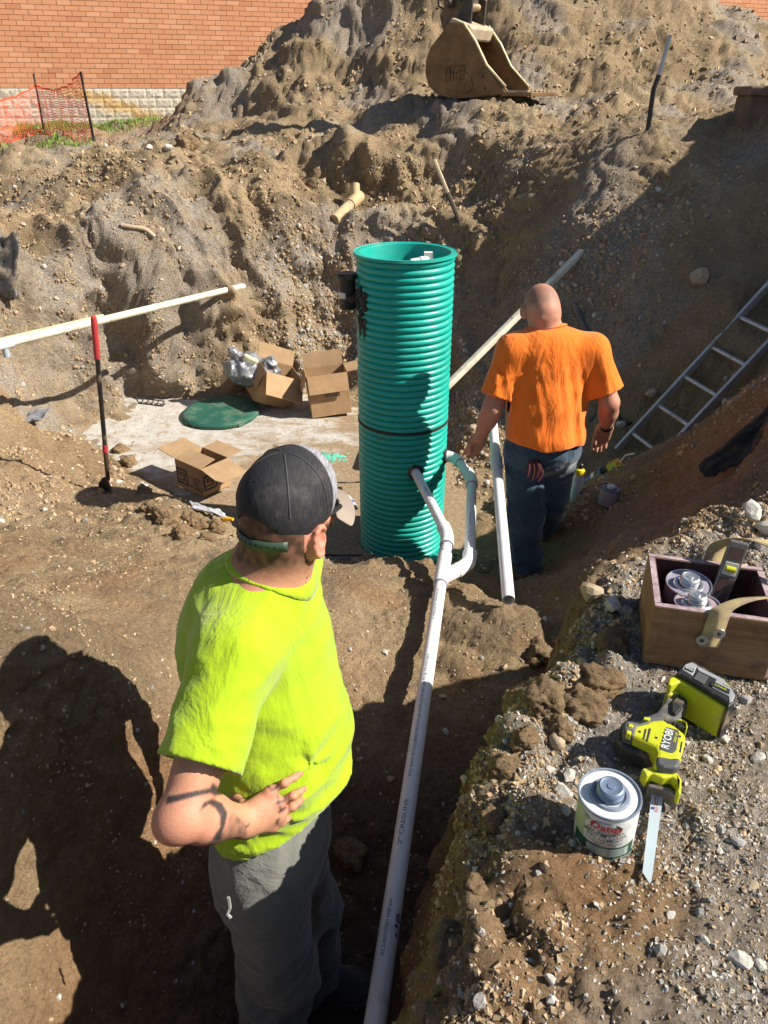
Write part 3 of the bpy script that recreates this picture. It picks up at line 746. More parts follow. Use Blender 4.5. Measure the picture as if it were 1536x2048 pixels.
M_INK = simple('ink_dark', (0.03, 0.03, 0.04), 0.6)
M_PVC = simple('white_pvc', (0.80, 0.80, 0.785), 0.35, var=.05, vs=5, dust=.17, ds=9, dcol=(.42, .34, .25))
M_PVCOLD = simple('aged_pvc', (0.70, 0.66, 0.54), 0.5, var=.12, vs=6, dust=.42, ds=12, dcol=(.36, .29, .2))
M_PURPLE = simple('primer_purple', (0.22, 0.09, 0.30), 0.5, var=.3)
M_BLACKP = simple('black_plastic', (0.016, 0.016, 0.017), 0.42, var=.3, dust=.22)
M_RUBBER = simple('black_rubber', (0.02, 0.02, 0.021), 0.7, dust=.2)

# ---------------------------------------------------------------- green ribbed basin
def teal_mat():
    t = NT('teal_pvc'); co = t.coord()
    c = t.ramp(t.noise(3.0, co, 4), [(.3, (.005, .33, .265)), (.7, (.012, .41, .335))])
    dn = t.noise(9, t.coord(scale=(1, 1, 2.5)), 9, .75)
    c = t.mix(t.ramp(dn, [(.56, 0.0), (.78, .6)]), c, (.19, .19, .12)); d3 = t.noise(26, t.coord(), 8, .8); c = t.mix(t.ramp(d3, [(.62, 0.0), (.70, .7)]), c, (.16, .13, .085))
    sp = t.n('ShaderNodeSeparateXYZ'); t.L(co, sp.inputs[0])
    return t.out(c, t.ramp(dn, [(.4, .30), (.75, .7)]), 0, t.bump(t.noise(40, co, 3), .1, .004), .5)
M_TEAL = teal_mat()
BX, BY, BZ0, BZ1, BR = .128, 4.62, TZ - .01, .377, .297
basin = empty('pump_basin', (BX, BY, BZ0), label='tall teal green ribbed plastic basin standing on the concrete tank', cat='basin')
HB = BZ1 - BZ0; PITR = .0405
prof = [(BR - .012, 0)]
z = 0.0
while z < HB - .045:
    for k in range(7):
        a = k / 7.0; bead = abs(math.sin(math.pi * a)) ** .6
        prof.append((BR - .012 + .0145 * bead, z + a * PITR))
    z += PITR
body = MB().lathe(prof + [(BR - .012, z)], 112, capbot=False, captop=False).build('ribbed_wall', M_TEAL, basin)
rim = MB().lathe([(BR - .012, z), (BR + .004, z + .004), (BR + .014, z + .016), (BR + .015, HB - .012), (BR + .008, HB), (BR - .022, HB), (BR - .026, HB - .01), (BR - .028, HB - .5), (BR - .028, HB - .9)], 112, capbot=False, captop=False).build('rim', M_TEAL, basin)
MB().lathe([(.001, 0), (BR - .027, 0)], 48, (0, 0, HB - .88), capbot=False, captop=False).build('inner_floor', M_BLACKP, basin)
zs = -.68 - BZ0
sb = MB(); sb.lathe([(BR - .004, zs - .014), (BR + .006, zs - .01), (BR + .006, zs + .008), (BR - .004, zs + .012)], 96, capbot=False, captop=False)
sb.build('seam_gasket', simple('dirty_gasket', (.02, .025, .02), .7, dust=.25, dcol=(.10, .09, .06)), basin)
ft = MB()
for k in range(26):          # smears of green sealant round the foot
    a = -1.9 + k * .11 + .05 * math.sin(k * 5); r = BR + .012 + .02 * abs(math.sin(k * 2.3))
    ft.lathe([(.035 + .02 * math.sin(k * 1.7), 0), (.025, .008), (.006, .013)], 8, (r * math.cos(a), r * math.sin(a), .012), capbot=False)
ft.build('sealant', simple('teal_sealant', (.01, .34, .25), .5), basin)
# vent filter on the left
vx, vy, vz = -.352, -.02, HB - .335
vf = MB().lathe([(.045, 0), (.052, .004), (.052, .18), (.066, .185), (.066, .205), (.058, .215), (.002, .217)], 28, (vx, vy, vz)).build('vent_filter', M_BLACKP, basin, bevel=0)
lab = MB(); rect(lab, -.9, .07, .35, .105, lambda a, b: (vx + .0535 * math.cos(a - 2.1), vy + .0535 * math.sin(a - 2.1), vz + b))
lab.build('label', simple('paper_white', (.7, .7, .68), .6, dust=.2), vf)
MB().tube([(vx + .03, vy - .01, vz + .075), (vx + .1, vy, vz + .07)], .038, 16).build('neck', M_BLACKP, vf)
sm = MB()
for k in range(16):
    a = k * .7; r_ = .02 + .045 * ((k * 37) % 10) / 10; th = math.pi + .42 + r_ * math.cos(a) * 1.6 / BR
    zz_ = vz + .075 + r_ * math.sin(a) * 1.2
    sm.lathe([(.026, 0), (.02, .012), (.004, .018)], 8, ((BR - .001) * math.cos(th), (BR - .001) * math.sin(th), zz_), Matrix.Rotation(th, 3, 'Z') @ Matrix.Rotation(R(90), 3, 'Y'), capbot=False)
for k in range(7):
    th = math.pi + .35 + k * .045; sm.tube([((BR + .002) * math.cos(th), (BR + .002) * math.sin(th), vz - .02 - .02 * (k % 3)), ((BR + .003) * math.cos(th + .01), (BR + .003) * math.sin(th + .01), vz - .06 - .03 * ((k * 3) % 4))], [.012, .003], 6)
sm.build('black_sealant', M_RUBBER, vf)
uf = MB(); uf.tube([(.03, -.10, HB - .045), (.085, -.08, HB - .04)], .021, 14, hollow=.8); uf.tube([(.085, -.08, HB - .04), (.13, -.06, HB - .038)], .026, 14); uf.box((.135, -.05, HB - .025), (.05, .05, .06)); uf.tube([(.11, -.06, HB - .04), (.11, -.06, HB - .5)], .024, 14)
uf.build('inner_pipe_union', M_PVC, basin)
lw = MB(); lw.box((-.10, .1, HB - .10), (.18, .05, .05)); lw.build('inner_bracket', M_BLACKP, basin)

# ---------------------------------------------------------------- glued PVC pipework
def arc_pts(a, b, c, n=5, r=.07):
    a, b, c = Vector(a), Vector(b), Vector(c); p = b + (a - b).normalized() * r; q = b + (c - b).normalized() * r
    return [p.lerp(b, t).lerp(b.lerp(q, t), t) for t in [i / n for i in range(n + 1)]]
PIPEZ = -.93
def pz(px, py, z=PIPEZ): return Vector(WZ(px, py, z))
h1 = Vector((BX + .075, BY - BR + .005, PIPEZ)); h1 = Vector(WY(829, 941, BY - BR + .03)); PIPEZ = h1.z
e1 = pz(896, 1072, PIPEZ); wy = pz(884, 1148, PIPEZ); far_end = pz(741, 2110, PIPEZ + .01)
th2 = math.atan2(WY(892, 914, 4.5)[1] - BY, WY(892, 914, 4.5)[0] - BX)
h2 = Vector((BX + (BR - .02) * math.cos(-.3), BY + (BR - .02) * math.sin(-.3), PIPEZ + .02)); b1 = pz(920, 932, PIPEZ); b1 = Vector((h2.x + .09, h2.y - .03, PIPEZ + .02)); b2 = pz(944, 958, PIPEZ); b3 = pz(939, 1128, PIPEZ)
pw = empty('pvc_pipework', wy, label='white glued pipework joining the green basin to the long pipe in the trench', cat='pipework')
def rel(p): return Vector(p) - wy
PR, FR = .0302, .0375
def pipe(a, b, name='pipe', r=PR, mat=None, parent=pw, hollow=0): return MB().tube([rel(a), rel(b)], r, 20, hollow=hollow).build(name, mat or M_PVC, parent)
def elbow(a, b, c, r=.075, name='elbow'):
    pts = arc_pts(a, b, c, 6, r); m = MB(); m.tube([rel(p) for p in pts], FR, 20)
    for p, q in ((pts[0], pts[1]), (pts[-1], pts[-2])):
        d = (p - q).normalized(); m.tube([rel(p - d * .002), rel(p + d * .028)], FR + .002, 20)
    o = m.build(name, M_PVC, pw)
    for p, q in ((pts[0], pts[1]), (pts[-1], pts[-2])):
        d = (p - q).normalized(); MB().tube([rel(p + d * .028), rel(p + d * .033)], PR + .0022, 20, caps=False).build('primer_ring', M_PURPLE, o)
    return o
pipe(h1 + (h1 - e1).normalized() * .04, e1); elbow(h1, e1, wy)
pipe(e1, wy); main = pipe(wy, far_end, 'long_pipe')
d = (far_end - wy).normalized()
MB().tube([rel(e1 + (wy - e1) * .52), rel(wy + d * .10)], FR, 20).build('wye', M_PVC, pw)
wye_b = wy + d * .04
MB().tube([rel(wye_b), rel(wye_b.lerp(b3, .62))], FR, 20).build('wye_branch', M_PVC, pw)
pipe(wye_b, b3); elbow(wye_b, b3, b2); pipe(b3, b2, 'branch_pipe'); elbow(b3, b2, b1, .06); pipe(b2, b1); elbow(b2, b1, h2, .05); pipe(b1, h2)
for p in (e1 + (wy - e1) * .52, wy + d * .10, wye_b.lerp(b3, .62)):
    dd = d if p is not wye_b else d
    MB().tube([rel(p - d * .003), rel(p + d * .003)] if (p - wye_b).length > .2 or True else [], FR + .0006, 20, caps=False).build('primer_ring', M_PURPLE, pw)
for hh, th in ((h1, math.atan2(h1.y - BY, h1.x - BX)), (h2, -.3)):
    Rm = Matrix.Rotation(th, 3, 'Z') @ Matrix.Rotation(R(90), 3, 'Y')
    cgr = Vector((BX + (BR - .006) * math.cos(th), BY + (BR - .006) * math.sin(th), hh.z))
    MB().lathe([(.034, .022), (.050, .018), (.052, .0), (.046, -.01)], 22, rel(cgr), Rm, capbot=False, captop=False).build('grommet', M_RUBBER, pw)
# print along the pipe
def pipe_print(a, b, body, size, start, ang, parent, stretch=1.35, r=PR):
    a, b = Vector(a), Vector(b); T = (b - a).normalized(); side = T.cross(Vector((0, 0, 1))).normalized(); up = side.cross(T).normalized()
    mb = MB()
    def fn(x, y):
        th = ang - y / r; return rel(a + T * (start - x) + (up * math.cos(th) - side * math.sin(th)) * (r + .0006))
    add_text(mb, body, size, fn, .0, stretch, 'LEFT'); return mb.build('print', simple('pipe_ink', (.10, .11, .17), .6), parent)
Lm = (far_end - wy).length
pipe_print(wy, far_end, '2" CRESLINE', .021, 1.62, -.15, main, 1.6)
pipe_print(wy, far_end, 'PVC DWV W/ ACCREDITED SCH 40 ASTM D1785 NSF 280 PSI @ 73F POTABLE', .015, 1.34, -.15, main, 1.3)
pipe_print(wy, far_end, '2" CRESLINE PVC DWV SCH 40', .015, .42, -.15, main, 1.2)
pipe_print(wy, far_end, 'ACCREDITED NSF-pw', .015, 1.98, -.2, main, 1.2)
pipe_print(b3, b2, 'PVC 40 NSF DWV', .014, .50, .2, pw, 1.2); pipe_print(e1, h1, 'CRESLINE PVC SCH 40', .014, .55, .1, pw, 1.3)
pm = MB()
for s0, th, w, l in ((1.86, .9, .010, .030), (1.885, .75, .007, .012), (1.91, .95, .006, .014)):
    c0 = wy + d * s0; side = d.cross(Vector((0, 0, 1))).normalized(); up = side.cross(d)
    V = []
    for k in range(12):
        a = k / 12 * 6.283; t_ = th + math.sin(a) * w / PR; V.append(rel(c0 + d * math.cos(a) * l * .5 + (up * math.cos(t_) - side * math.sin(t_)) * (PR + .0007)))
    pm.add(V, [tuple(range(12))])
pm.build('primer_smudge', M_PURPLE, main)
pm = MB(); c0 = e1 + (wy - e1) * .30; dd = (wy - e1).normalized(); side = dd.cross(Vector((0, 0, 1))).normalized(); up = side.cross(dd); V = []
for k in range(14):
    a = k / 14 * 6.283; t_ = -.45 + math.sin(a) * .5; V.append(rel(c0 + dd * math.cos(a) * .018 + (up * math.cos(t_) - side * math.sin(t_)) * (PR + .001)))
pm.add(V, [tuple(range(14))]); pm.build('primer_smudge', M_PURPLE, pw)

# loose pipe lying beside the walking worker
f0 = Vector(WD(1017, 1200, 3.47)); f1 = Vector(WD(984, 826, 5.05)); fd = (f1 - f0).normalized()
lp = empty('loose_pipe', f0, label='loose white plastic pipe with an open end lying beside the worker in orange', cat='pipe')
m = MB(); m.tube([(0, 0, 0), fd * 1.25], PR, 22, hollow=.86); m.build('pipe', M_PVC, lp)
MB().tube([fd * 1.2, fd * 1.32], FR, 22).build('coupling', M_PVC, lp)
MB().tube([fd * 1.3, fd * ((f1 - f0).length + .55)], PR, 20).build('pipe', M_PVC, lp)

# ---------------------------------------------------------------- poles
A = Vector(WD(-5, 691, 5.3)); B = Vector(WY(495, 570, 8.15)); ab = (B - A).normalized()
pl = empty('plastic_pole', A, label='long cream plastic pole leaning across the left bank, casting a wavy shadow', cat='pole')
L0 = (B - A).length
MB().tube([(0, 0, 0), ab * (L0 + .12)], .031, 20, hollow=.9).build('pipe', M_PVCOLD, pl)
MB().tube([-ab * 1.7, ab * .02], .030, 20).build('pipe', M_PVCOLD, pl)
MB().tube([-ab * .02, ab * .12], .038, 20).build('coupling', M_PVC, pl)
MB().lathe([(.024, -.075), (.024, 0)], 14, ab * .055 + Vector((0, 0, -.02))).build('side_outlet', simple('blue_grey_pvc', (.35, .42, .48), .4), pl)
sd_ = Vector((-.01, .042, .022))
s2 = empty('plastic_pole', A + sd_ - ab * 1.5, label='thin yellowed strip lying along the back of the cream pole', cat='pole')
MB().tube([(0, 0, 0), ab * 2.55], .017, 12).build('strip', simple('yellow_strip', (.62, .52, .32), .6, dust=.35), s2)
tp = gpix(1150, 527); lo = Vector(WD(905, 772, 6.55)); dr = (lo - tp).normalized()
bd = empty('leaning_post', tp, label='cream square post sloping down the dark bank behind the worker in orange', cat='post')
q = dr.to_track_quat('Z', 'Y').to_matrix(); LL = (lo - tp).length + 1.05
m = MB(); m.box(dr * (LL / 2 - .1) + Vector((0, 0, .05)), (.058, .058, LL), q); m.build('post', M_PVCOLD, bd, bevel=.012)
MB().box(dr * .9 + Vector((0, 0, .05)) + q @ Vector((0, .0295, 0)), (.012, .004, .012), q).build('screw_hole', M_INK, bd)

# ---------------------------------------------------------------- shovel
sb_ = gpix(218, 982); stp = Vector(WY(187, 632, sb_.y - .06)); ax = (stp - sb_).normalized(); SLn = (stp - sb_).length
sv = empty('shovel', sb_, label='red gripped shovel standing upright, stuck in the left bank', cat='shovel')
M_REDG = simple('red_grip', (0.50, 0.045, 0.05), 0.55, var=.2, dust=.15)
MB().tube([ax * .36, ax * (SLn - .30)], .017, 16).build('shaft', simple('black_fiberglass', (.018, .018, .02), .4, dust=.25), sv)
MB().tube([ax * (SLn - .31), ax * (SLn - .28), ax * (SLn - .04), ax * (SLn - .005), ax * SLn], [.019, .022, .022, .019, .008], 16).build('grip', M_REDG, sv)
MB().tube([ax * .35, ax * .41], .0215, 16).build('collar', M_REDG, sv)
MB().tube([ax * .10, ax * .36], [.016, .019], 14).build('socket', simple('brown_steel', (.10, .065, .045), .6, .4, dust=.3), sv)
rw = Vector((.8, -.6, 0)); rf = ax.cross(rw).normalized(); V, Fc = [], []
for i, (t_, w_) in enumerate([(.13, .018), (.10, .05), (.06, .085), (-.05, .09), (-.16, .075), (-.24, .02)]):
    for k in range(7):
        s_ = (k - 3) / 3; V.append(ax * t_ + rw * s_ * w_ + rf * (-.03 * s_ * s_ + .02 * (t_ < 0) * t_ * 10 * .1))
for i in range(5):
    for k in range(6): Fc.append((i * 7 + k, i * 7 + k + 1, (i + 1) * 7 + k + 1, (i + 1) * 7 + k))
o = MB().add(V, Fc, True).build('blade', simple('shovel_blade', (.09, .085, .08), .5, .6, dust=.5), sv)
md = o.modifiers.new('thick', 'SOLIDIFY'); md.thickness = .004

# ---------------------------------------------------------------- cardboard boxes, lid and litter on the tank
def card_mat(name, c=(0.44, 0.285, 0.155)):
    t = NT(name); co = t.coord()
    col = t.ramp(t.noise(6, co, 6, .6), [(.3, tuple(x * .82 for x in c)), (.7, tuple(x * 1.08 for x in c))])
    col = t.mix(.25, col, t.ramp(t.noise(90, t.coord(scale=(1, 1, .2)), 3), [(.3, .8), (.7, 1.1)]), 'MULTIPLY')
    return t.out(col, .85, 0, t.bump(t.noise(12, co, 4), .25, .01), .2)
M_CARD = card_mat('cardboard'); M_CARDIN = card_mat('cardboard_inside', (.40, .265, .15))
M_BLUEINK = simple('blue_ink', (.045, .055, .10), .7)
def open_box(name, loc, rot, sx, sy, sz, flaps, label, lean=None, mat=None):
    """flaps: dict side -> (length, angle from horizontal outwards), sides +x -x +y -y"""
    o = empty(name, loc, rot, label, 'box'); th = .006
    for nm, c, s in (('side_panel', (sx / 2, 0, sz / 2), (th, sy, sz)), ('side_panel', (-sx / 2, 0, sz / 2), (th, sy, sz)), ('side_panel', (0, sy / 2, sz / 2), (sx - th, th, sz)), ('side_panel', (0, -sy / 2, sz / 2), (sx - th, th, sz)), ('bottom_panel', (0, 0, th / 2), (sx - .014, sy - .014, th))):
        MB().box(c, s).build(nm, M_CARD, o, bevel=.0015)
    for k, (ln, an) in flaps.items():
        an = R(an); ca, sa = math.cos(an), math.sin(an)
        sgn = 1 if k[0] == '+' else -1
        if k[1] == 'x':
            M3 = Matrix(((sgn * ca, 0, -sa * sgn), (0, 1, 0), (sa, 0, ca))); c = Vector((sgn * sx / 2, 0, sz)) + Vector((sgn * ca, 0, sa)) * ln / 2; w = sy
        else:
            M3 = Matrix(((0, 1, 0), (sgn * ca, 0, -sa * sgn), (sa, 0, ca))); c = Vector((0, sgn * sy / 2, sz)) + Vector((0, sgn * ca, sa)) * ln / 2; w = sx
        MB().box(c + Vector((0, 0, .003)), (ln, w - .006, th), M3).build('flap', M_CARDIN if an > -1.2 else M_CARD, o, bevel=.0015)
    return o
Fc_ = Vector(WZ(408, 997, TZ)); Lc = Vector(WZ(350, 977, TZ)); Rc = Vector(WZ(462, 972, TZ))
bx_ = (Lc - Fc_).length; by_ = (Rc - Fc_).length; a1 = math.atan2((Rc - Fc_).y, (Rc - Fc_).x)
hbx = WY(405, 943, Fc_.y)[2] - TZ
ctr = (Lc + Rc) / 2; uY = (Rc - Fc_).normalized(); uX = Vector((uY.y, -uY.x, 0)); 
boxrot = a1 - math.pi / 2
cx_ = Fc_ + uY * by_ / 2 - uX * bx_ / 2
b0 = open_box('cardboard_box', (cx_.x, cx_.y, TZ + .012), (0, 0, boxrot), bx_, by_, hbx, {'-x': (.24, 6), '+x': (.24, -14), '+y': (.16, 4), '-y': (.16, 168)}, 'open empty cardboard fittings box with dark blue square logos, beside the round lid')
def s_logo(fn, s):
    mb = MB()
    def rr(x0, y0, x1, y1): rect(mb, x0 * s, y0 * s, x1 * s, y1 * s, fn, 1)
    rr(-.5, .36, .5, .5); rr(-.5, -.5, .5, -.36); rr(-.5, -.36, -.36, .36); rr(.36, -.36, .5, .36)
    rr(-.26, .14, .36, .26); rr(-.26, -.02, -.14, .14); rr(-.26, -.02, .26, .07); rr(.14, -.26, .26, -.02); rr(-.36, -.26, .14, -.16)
    return mb
def box_print(parent, fn, items, logo=None):
    if logo:
        lx, lz, s = logo; s_logo(lambda a, b: fn(a + lx, b + lz), s).build('logo_print', M_BLUEINK, parent)
    mb = MB()
    for body, size, x, zt in items: add_text(mb, body, size, lambda a, b, x=x, zt=zt: fn(a + x, b + zt), .015)
    if items: mb.build('text_print', M_BLUEINK, parent)
fy = lambda a, b: (a, -by_ / 2 - .0045, b); fx = lambda a, b: (bx_ / 2 + .0045, a, b)
# the long left-facing side carries the logo and the words, the other side the logo
box_print(b0, fy, [('PLASTIC', .042, bx_ * .26, hbx * .55), ('PIPE', .042, bx_ * .26, hbx * .38), ('FITTINGS', .042, bx_ * .26, hbx * .21)], (-bx_ * .26, hbx * .46, hbx * .60))
box_print(b0, fx, [('FITTINGS', .03, by_ * .24, hbx * .62)], (-by_ * .22, hbx * .46, hbx * .56))

ga = Vector(WZ(528, 818, TZ))
b1_ = open_box('cardboard_box', (ga.x + .03, ga.y + .10, TZ + .085), (R(10), R(24), R(28)), .42, .34, .34, {'-y': (.25, -42), '-x': (.2, -80), '+y': (.16, 60)}, 'tipped cardboard box holding a grey plastic bag behind the round lid')
box_print(b1_, lambda a, b: (a, -.1745, b), [('SPEARS', .06, .02, .20)])
ga2 = Vector(WZ(655, 836, TZ))
b2_ = open_box('cardboard_box', (ga2.x + .02, ga2.y + .16, TZ + .02), (R(-3), R(-5), R(10)), .40, .32, .42, {'-y': (.18, -72), '-x': (.16, -66), '+x': (.2, 4), '+y': (.15, 75)}, 'open plain cardboard box with drooping flaps next to the green basin')
box_print(b2_, lambda a, b: (a, -.1645, b), [('SPEARS', .05, .03, .21)])
lidc = Vector(WZ(443, 826, TZ + .03))
ld = empty('round_lid', (lidc.x, lidc.y, TZ + .02), (R(1.5), R(-1.5), .3), 'dark green round plastic lid lying flat on the concrete tank', 'lid')
M_LID = simple('lid_green', (0.018, 0.11, 0.075), 0.55, var=.2, vs=4, dust=.35, ds=7, dcol=(.16, .2, .14))
MB().lathe([(.36, .0), (.385, .004), (.388, .03), (.375, .042), (.33, .047), (.30, .044), (.002, .05)], 64).build('disc', M_LID, ld)
for k in range(4):
    a = k * math.pi / 2 + .4; MB().box((.375 * math.cos(a), .375 * math.sin(a), .012), (.05, .07, .024), Matrix.Rotation(a, 3, 'Z')).build('lug', M_LID, ld, bevel=.004)
    MB().lathe([(.012, 0), (.012, .004)], 10, (.355 * math.cos(a), .355 * math.sin(a), .043)).build('screw', simple('steel_screw', (.5, .5, .5), .4, .9), ld)

# ---------------------------------------------------------------- ladder on the right slope
M_ALU = simple('ladder_aluminium', (0.60, 0.61, 0.62), 0.45, .6, var=.15, dust=.25, ds=10)
r1a = gpix(1240, 898); r1b = Vector(WD(1536, 578, 5.9)); dirl = (r1b - r1a).normalized()
perp = Vector((.42, -.9, .0)); perp = (perp - dirl * perp.dot(dirl)).normalized()
lad = empty('ladder', r1a, label='aluminium ladder lying up the dark right hand slope', cat='ladder')
qd = Matrix((dirl, perp, dirl.cross(perp))).transposed(); WDL = .40
for w_ in (0, WDL):
    MB().box(dirl * 1.45 + perp * w_ + Vector((0, 0, .03)), (3.0, .028, .07), qd).build('rail', M_ALU, lad, bevel=.006)
for k in range(9):
    MB().tube([dirl * (.14 + k * .305) + Vector((0, 0, .03)), dirl * (.14 + k * .305) + perp * WDL + Vector((0, 0, .03))], .017, 10).build('rung', M_ALU, lad)

# ---------------------------------------------------------------- smaller things lying about
def on_ground(px, py, dz=0.0):
    p = gpix(px, py); return Vector((p.x, p.y, p.z + dz))
def can(name, loc, rot, r, h, label, side_mat, lid_mat, cap_mat, cat='can', scale=1.0):
    o = empty(name, loc, rot, label, cat)
    bd_ = MB().lathe([(r * .96, 0), (r, .003), (r, h - .003), (r * .985, h)], 40).build('body', side_mat, o)
    MB().lathe([(r * 1.02, .001), (r * 1.035, .003), (r * 1.02, .006)], 40, capbot=False, captop=False).build('bottom_rim', lid_mat, o)
    MB().lathe([(r * 1.0, h - .003), (r * 1.035, h), (r * 1.02, h + .004), (r * .97, h + .0035), (r * .95, h - .003), (r * .72, h - .003), (r * .62, h + .004), (r * .52, h + .004), (r * .46, h - .002), (r * .44, h - .002)], 44, capbot=False, captop=False).build('lid', lid_mat, o)
    pr = [(r * .44, h - .002), (r * .44, h + .006)]
    for k in range(3): pr += [(r * .42, h + .008 + k * .004), (r * .45, h + .010 + k * .004)]
    pr += [(r * .42, h + .022), (r * .36, h + .024), (r * .30, h + .0225), (r * .13, h + .0225), (r * .12, h + .024), (.0005, h + .024)]
    cp = MB().lathe(pr, 36, capbot=False).build('screw_cap', cap_mat, o)
    return o
M_TIN = simple('tin', (0.62, 0.63, 0.64), 0.32, .85, var=.15, vs=14, dust=.08)
M_PURPCAN = simple('purple_label', (.34, .30, .37), .5, var=.25, vs=12, dust=.2, dcol=(.25, .18, .28))
p = on_ground(1213, 1008); can('primer_can', p, (R(3), R(4), .4), .058, .115, 'small purple and white primer can on the slope behind the worker in orange', M_PURPCAN, simple('dark_purple_tin', (.06, .04, .08), .4, .5), simple('white_cap', (.6, .6, .6), .4))
p = on_ground(1149, 1002)
bt = empty('spray_bottle', p, (R(-4), R(3), 0), 'white spray can with a yellow band and dark nozzle behind the worker in orange', 'spray can')
MB().lathe([(.032, 0), (.034, .004), (.034, .19), (.030, .20)], 24).build('body', simple('bottle_white', (.66, .68, .7), .4, dust=.1), bt)
MB().lathe([(.0345, .192), (.0345, .215), (.030, .228), (.018, .234)], 24).build('yellow_band', simple('bottle_yellow', (.75, .55, .03), .4), bt)
MB().lathe([(.016, .233), (.016, .262), (.011, .268)], 16).build('nozzle', M_BLACKP, bt)
lb = MB(); rect(lb, -.3, .0, .9, .07, lambda a, b: (.0346 * math.cos(a - .9), .0346 * math.sin(a - .9), b + .01)); lb.build('blue_label', simple('bottle_blue', (.02, .05, .30), .4), bt)
a = on_ground(1158, 978, .03); b = on_ground(1238, 934, .035); u = (b - a).normalized(); LB = (b - a).length
bv = empty('blue_coupling', a, label='blue pipe coupling with a yellow brass end lying behind the worker in orange', cat='coupling')
M_BLUE = simple('coupling_blue', (.015, .13, .42), .4, dust=.2); M_BRASS = simple('brass', (.55, .36, .07), .4, .6, dust=.25)
MB().tube([(0, 0, 0), u * LB * .4], .026, 16).build('blue_sleeve', M_BLUE, bv)
MB().tube([u * LB * .38, u * LB * .46], .034, 16).build('white_ring', M_PVC, bv); MB().tube([u * LB * .44, u * LB * .64], .032, 16).build('black_sleeve', M_BLACKP, bv)
MB().tube([u * LB * .56, u * LB * .62], .037, 16).build('blue_ring', M_BLUE, bv); MB().tube([u * LB * .64, u * LB * .8], .028, 16).build('grey_sleeve', M_RUBBER, bv)
MB().tube([u * LB * .78, u * LB * .98], [.04, .036], 6, smooth=False).build('brass_nut', M_BRASS, bv)
MB().tube([u * LB, u * LB * 1.12 + Vector((0, 0, .03)), u * LB * 1.25 + Vector((.02, 0, .02))], .006, 8).build('white_hose', M_PVC, bv)
def cord(name, pts, r, mat, label, cat='hose'):
    P = [on_ground(*q[:2], (q[2] if len(q) > 2 else r)) for q in pts]; c = P[0].copy()
    o = empty(name, c, label=label, cat=cat); m = MB(); sm_ = []
    for i in range(len(P) - 1):
        p0, p1, p2, p3 = P[max(i - 1, 0)], P[i], P[i + 1], P[min(i + 2, len(P) - 1)]
        for k in range(6):
            t = k / 6; sm_.append(.5 * ((2 * p1) + (p2 - p0) * t + (2 * p0 - 5 * p1 + 4 * p2 - p3) * t * t + (3 * p1 - p0 - 3 * p2 + p3) * t ** 3) - c)
    sm_.append(P[-1] - c); m.tube(sm_, r, 10, hollow=.7); m.build('tube', mat, o); return o
M_GREYC = simple('grey_conduit', (.10, .10, .105), .45, dust=.35)
cord('conduit_stub', [(1146, 612), (1160, 640), (1178, 680), (1188, 705)], .022, M_GREYC, 'short grey conduit stub on the dark slope above the orange shoulder')
cord('black_hose', [(1228, 812), (1236, 835), (1250, 850), (1262, 848)], .014, M_BLACKP, 'thin black hose curling beside the foot of the ladder')
cord('bent_root', [(243, 455), (262, 458), (290, 463), (310, 478)], .022, simple('root_pale', (.42, .33, .22), .8), 'pale bent root sticking out of the left bank', 'root')
cord('wire', [(640, 968), (700, 968, .01), (735, 965, .01)], .010, M_BLACKP, 'dark thin rod lying on the dirt left of the green basin', 'rod')
cord('green_hose', [(1188, 770, .05), (1196, 800, .03), (1190, 830), (1178, 845)], .010, simple('hose_green', (.03, .12, .10), .5), 'thin dark green hose beside the worker in orange')
# stakes
s0 = gpix(918, 440); s1 = Vector(WY(868, 320, s0.y + .1)); u = (s1 - s0).normalized()
st = empty('wooden_stake', s0, label='thin wooden stake leaning out of the bank above the green basin', cat='stake')
MB().tube([-u * .25, u * .3], .026, 8).build('muddy_foot', simple('mud_dark', (.10, .08, .06), .9), st)
MB().tube([u * .28, (s1 - s0)], [.022, .026], 8).build('shaft', simple('pale_wood', (.50, .42, .28), .8, dust=.3), st)
g0 = gpix(672, 436); g1 = gpix(724, 402) + Vector((0, 0, .08)); u = (g1 - g0).normalized()
lg = empty('clay_pipe', g0, label='short tan pipe stub lying in the hollow above the green basin', cat='pipe')
Lg = (g1 - g0).length; M_TAN = simple('tan_pipe', (.50, .37, .20), .7, dust=.4)
MB().tube([-u * .05, u * Lg * .6], .06, 14).build('pipe', M_TAN, lg); MB().tube([u * Lg * .52, u * Lg * .9], .07, 14).build('collar', M_TAN, lg); MB().tube([u * Lg * .75, u * Lg * .72 + Vector((0, .1, .16))], .055, 12, hollow=.8).build('branch', M_TAN, lg)
c0 = gpix(1297, 258); c1 = Vector(WY(1318, 150, c0.y)); c2 = Vector(WY(1341, 70, c0.y))
ck = empty('conduit', c0, label='tall thin bent conduit, black below and silver above, poking out of the heap', cat='conduit')
MB().tube([Vector((0, 0, -.3)), c1 - c0 - Vector((.03, 0, .12)), c1 - c0], .024, 10).build('lower_length', M_BLACKP, ck); MB().tube([c1 - c0, c2 - c0], [.022, .020], 10).build('upper_length', simple('silver_conduit', (.4, .42, .45), .35, .8), ck)
# concrete block at the right edge
kb = gpix(1520, 285)
cb = empty('concrete_block', (kb.x + .42, kb.y + .45, kb.z - .16), (0, 0, R(-8)), 'dark rectangular block half buried beside the spoil heap', 'block')
M_BLKC = simple('block_dark', (.14, .10, .075), .9, var=.3, dust=.4, bs=.5, bscale=20)
MB().box((0, 0, .27), (.9, .5, .54)).build('body', M_BLKC, cb, bevel=.03); MB().box((0, 0, .57), (.96, .56, .08)).build('cap', M_BLKC, cb, bevel=.02)
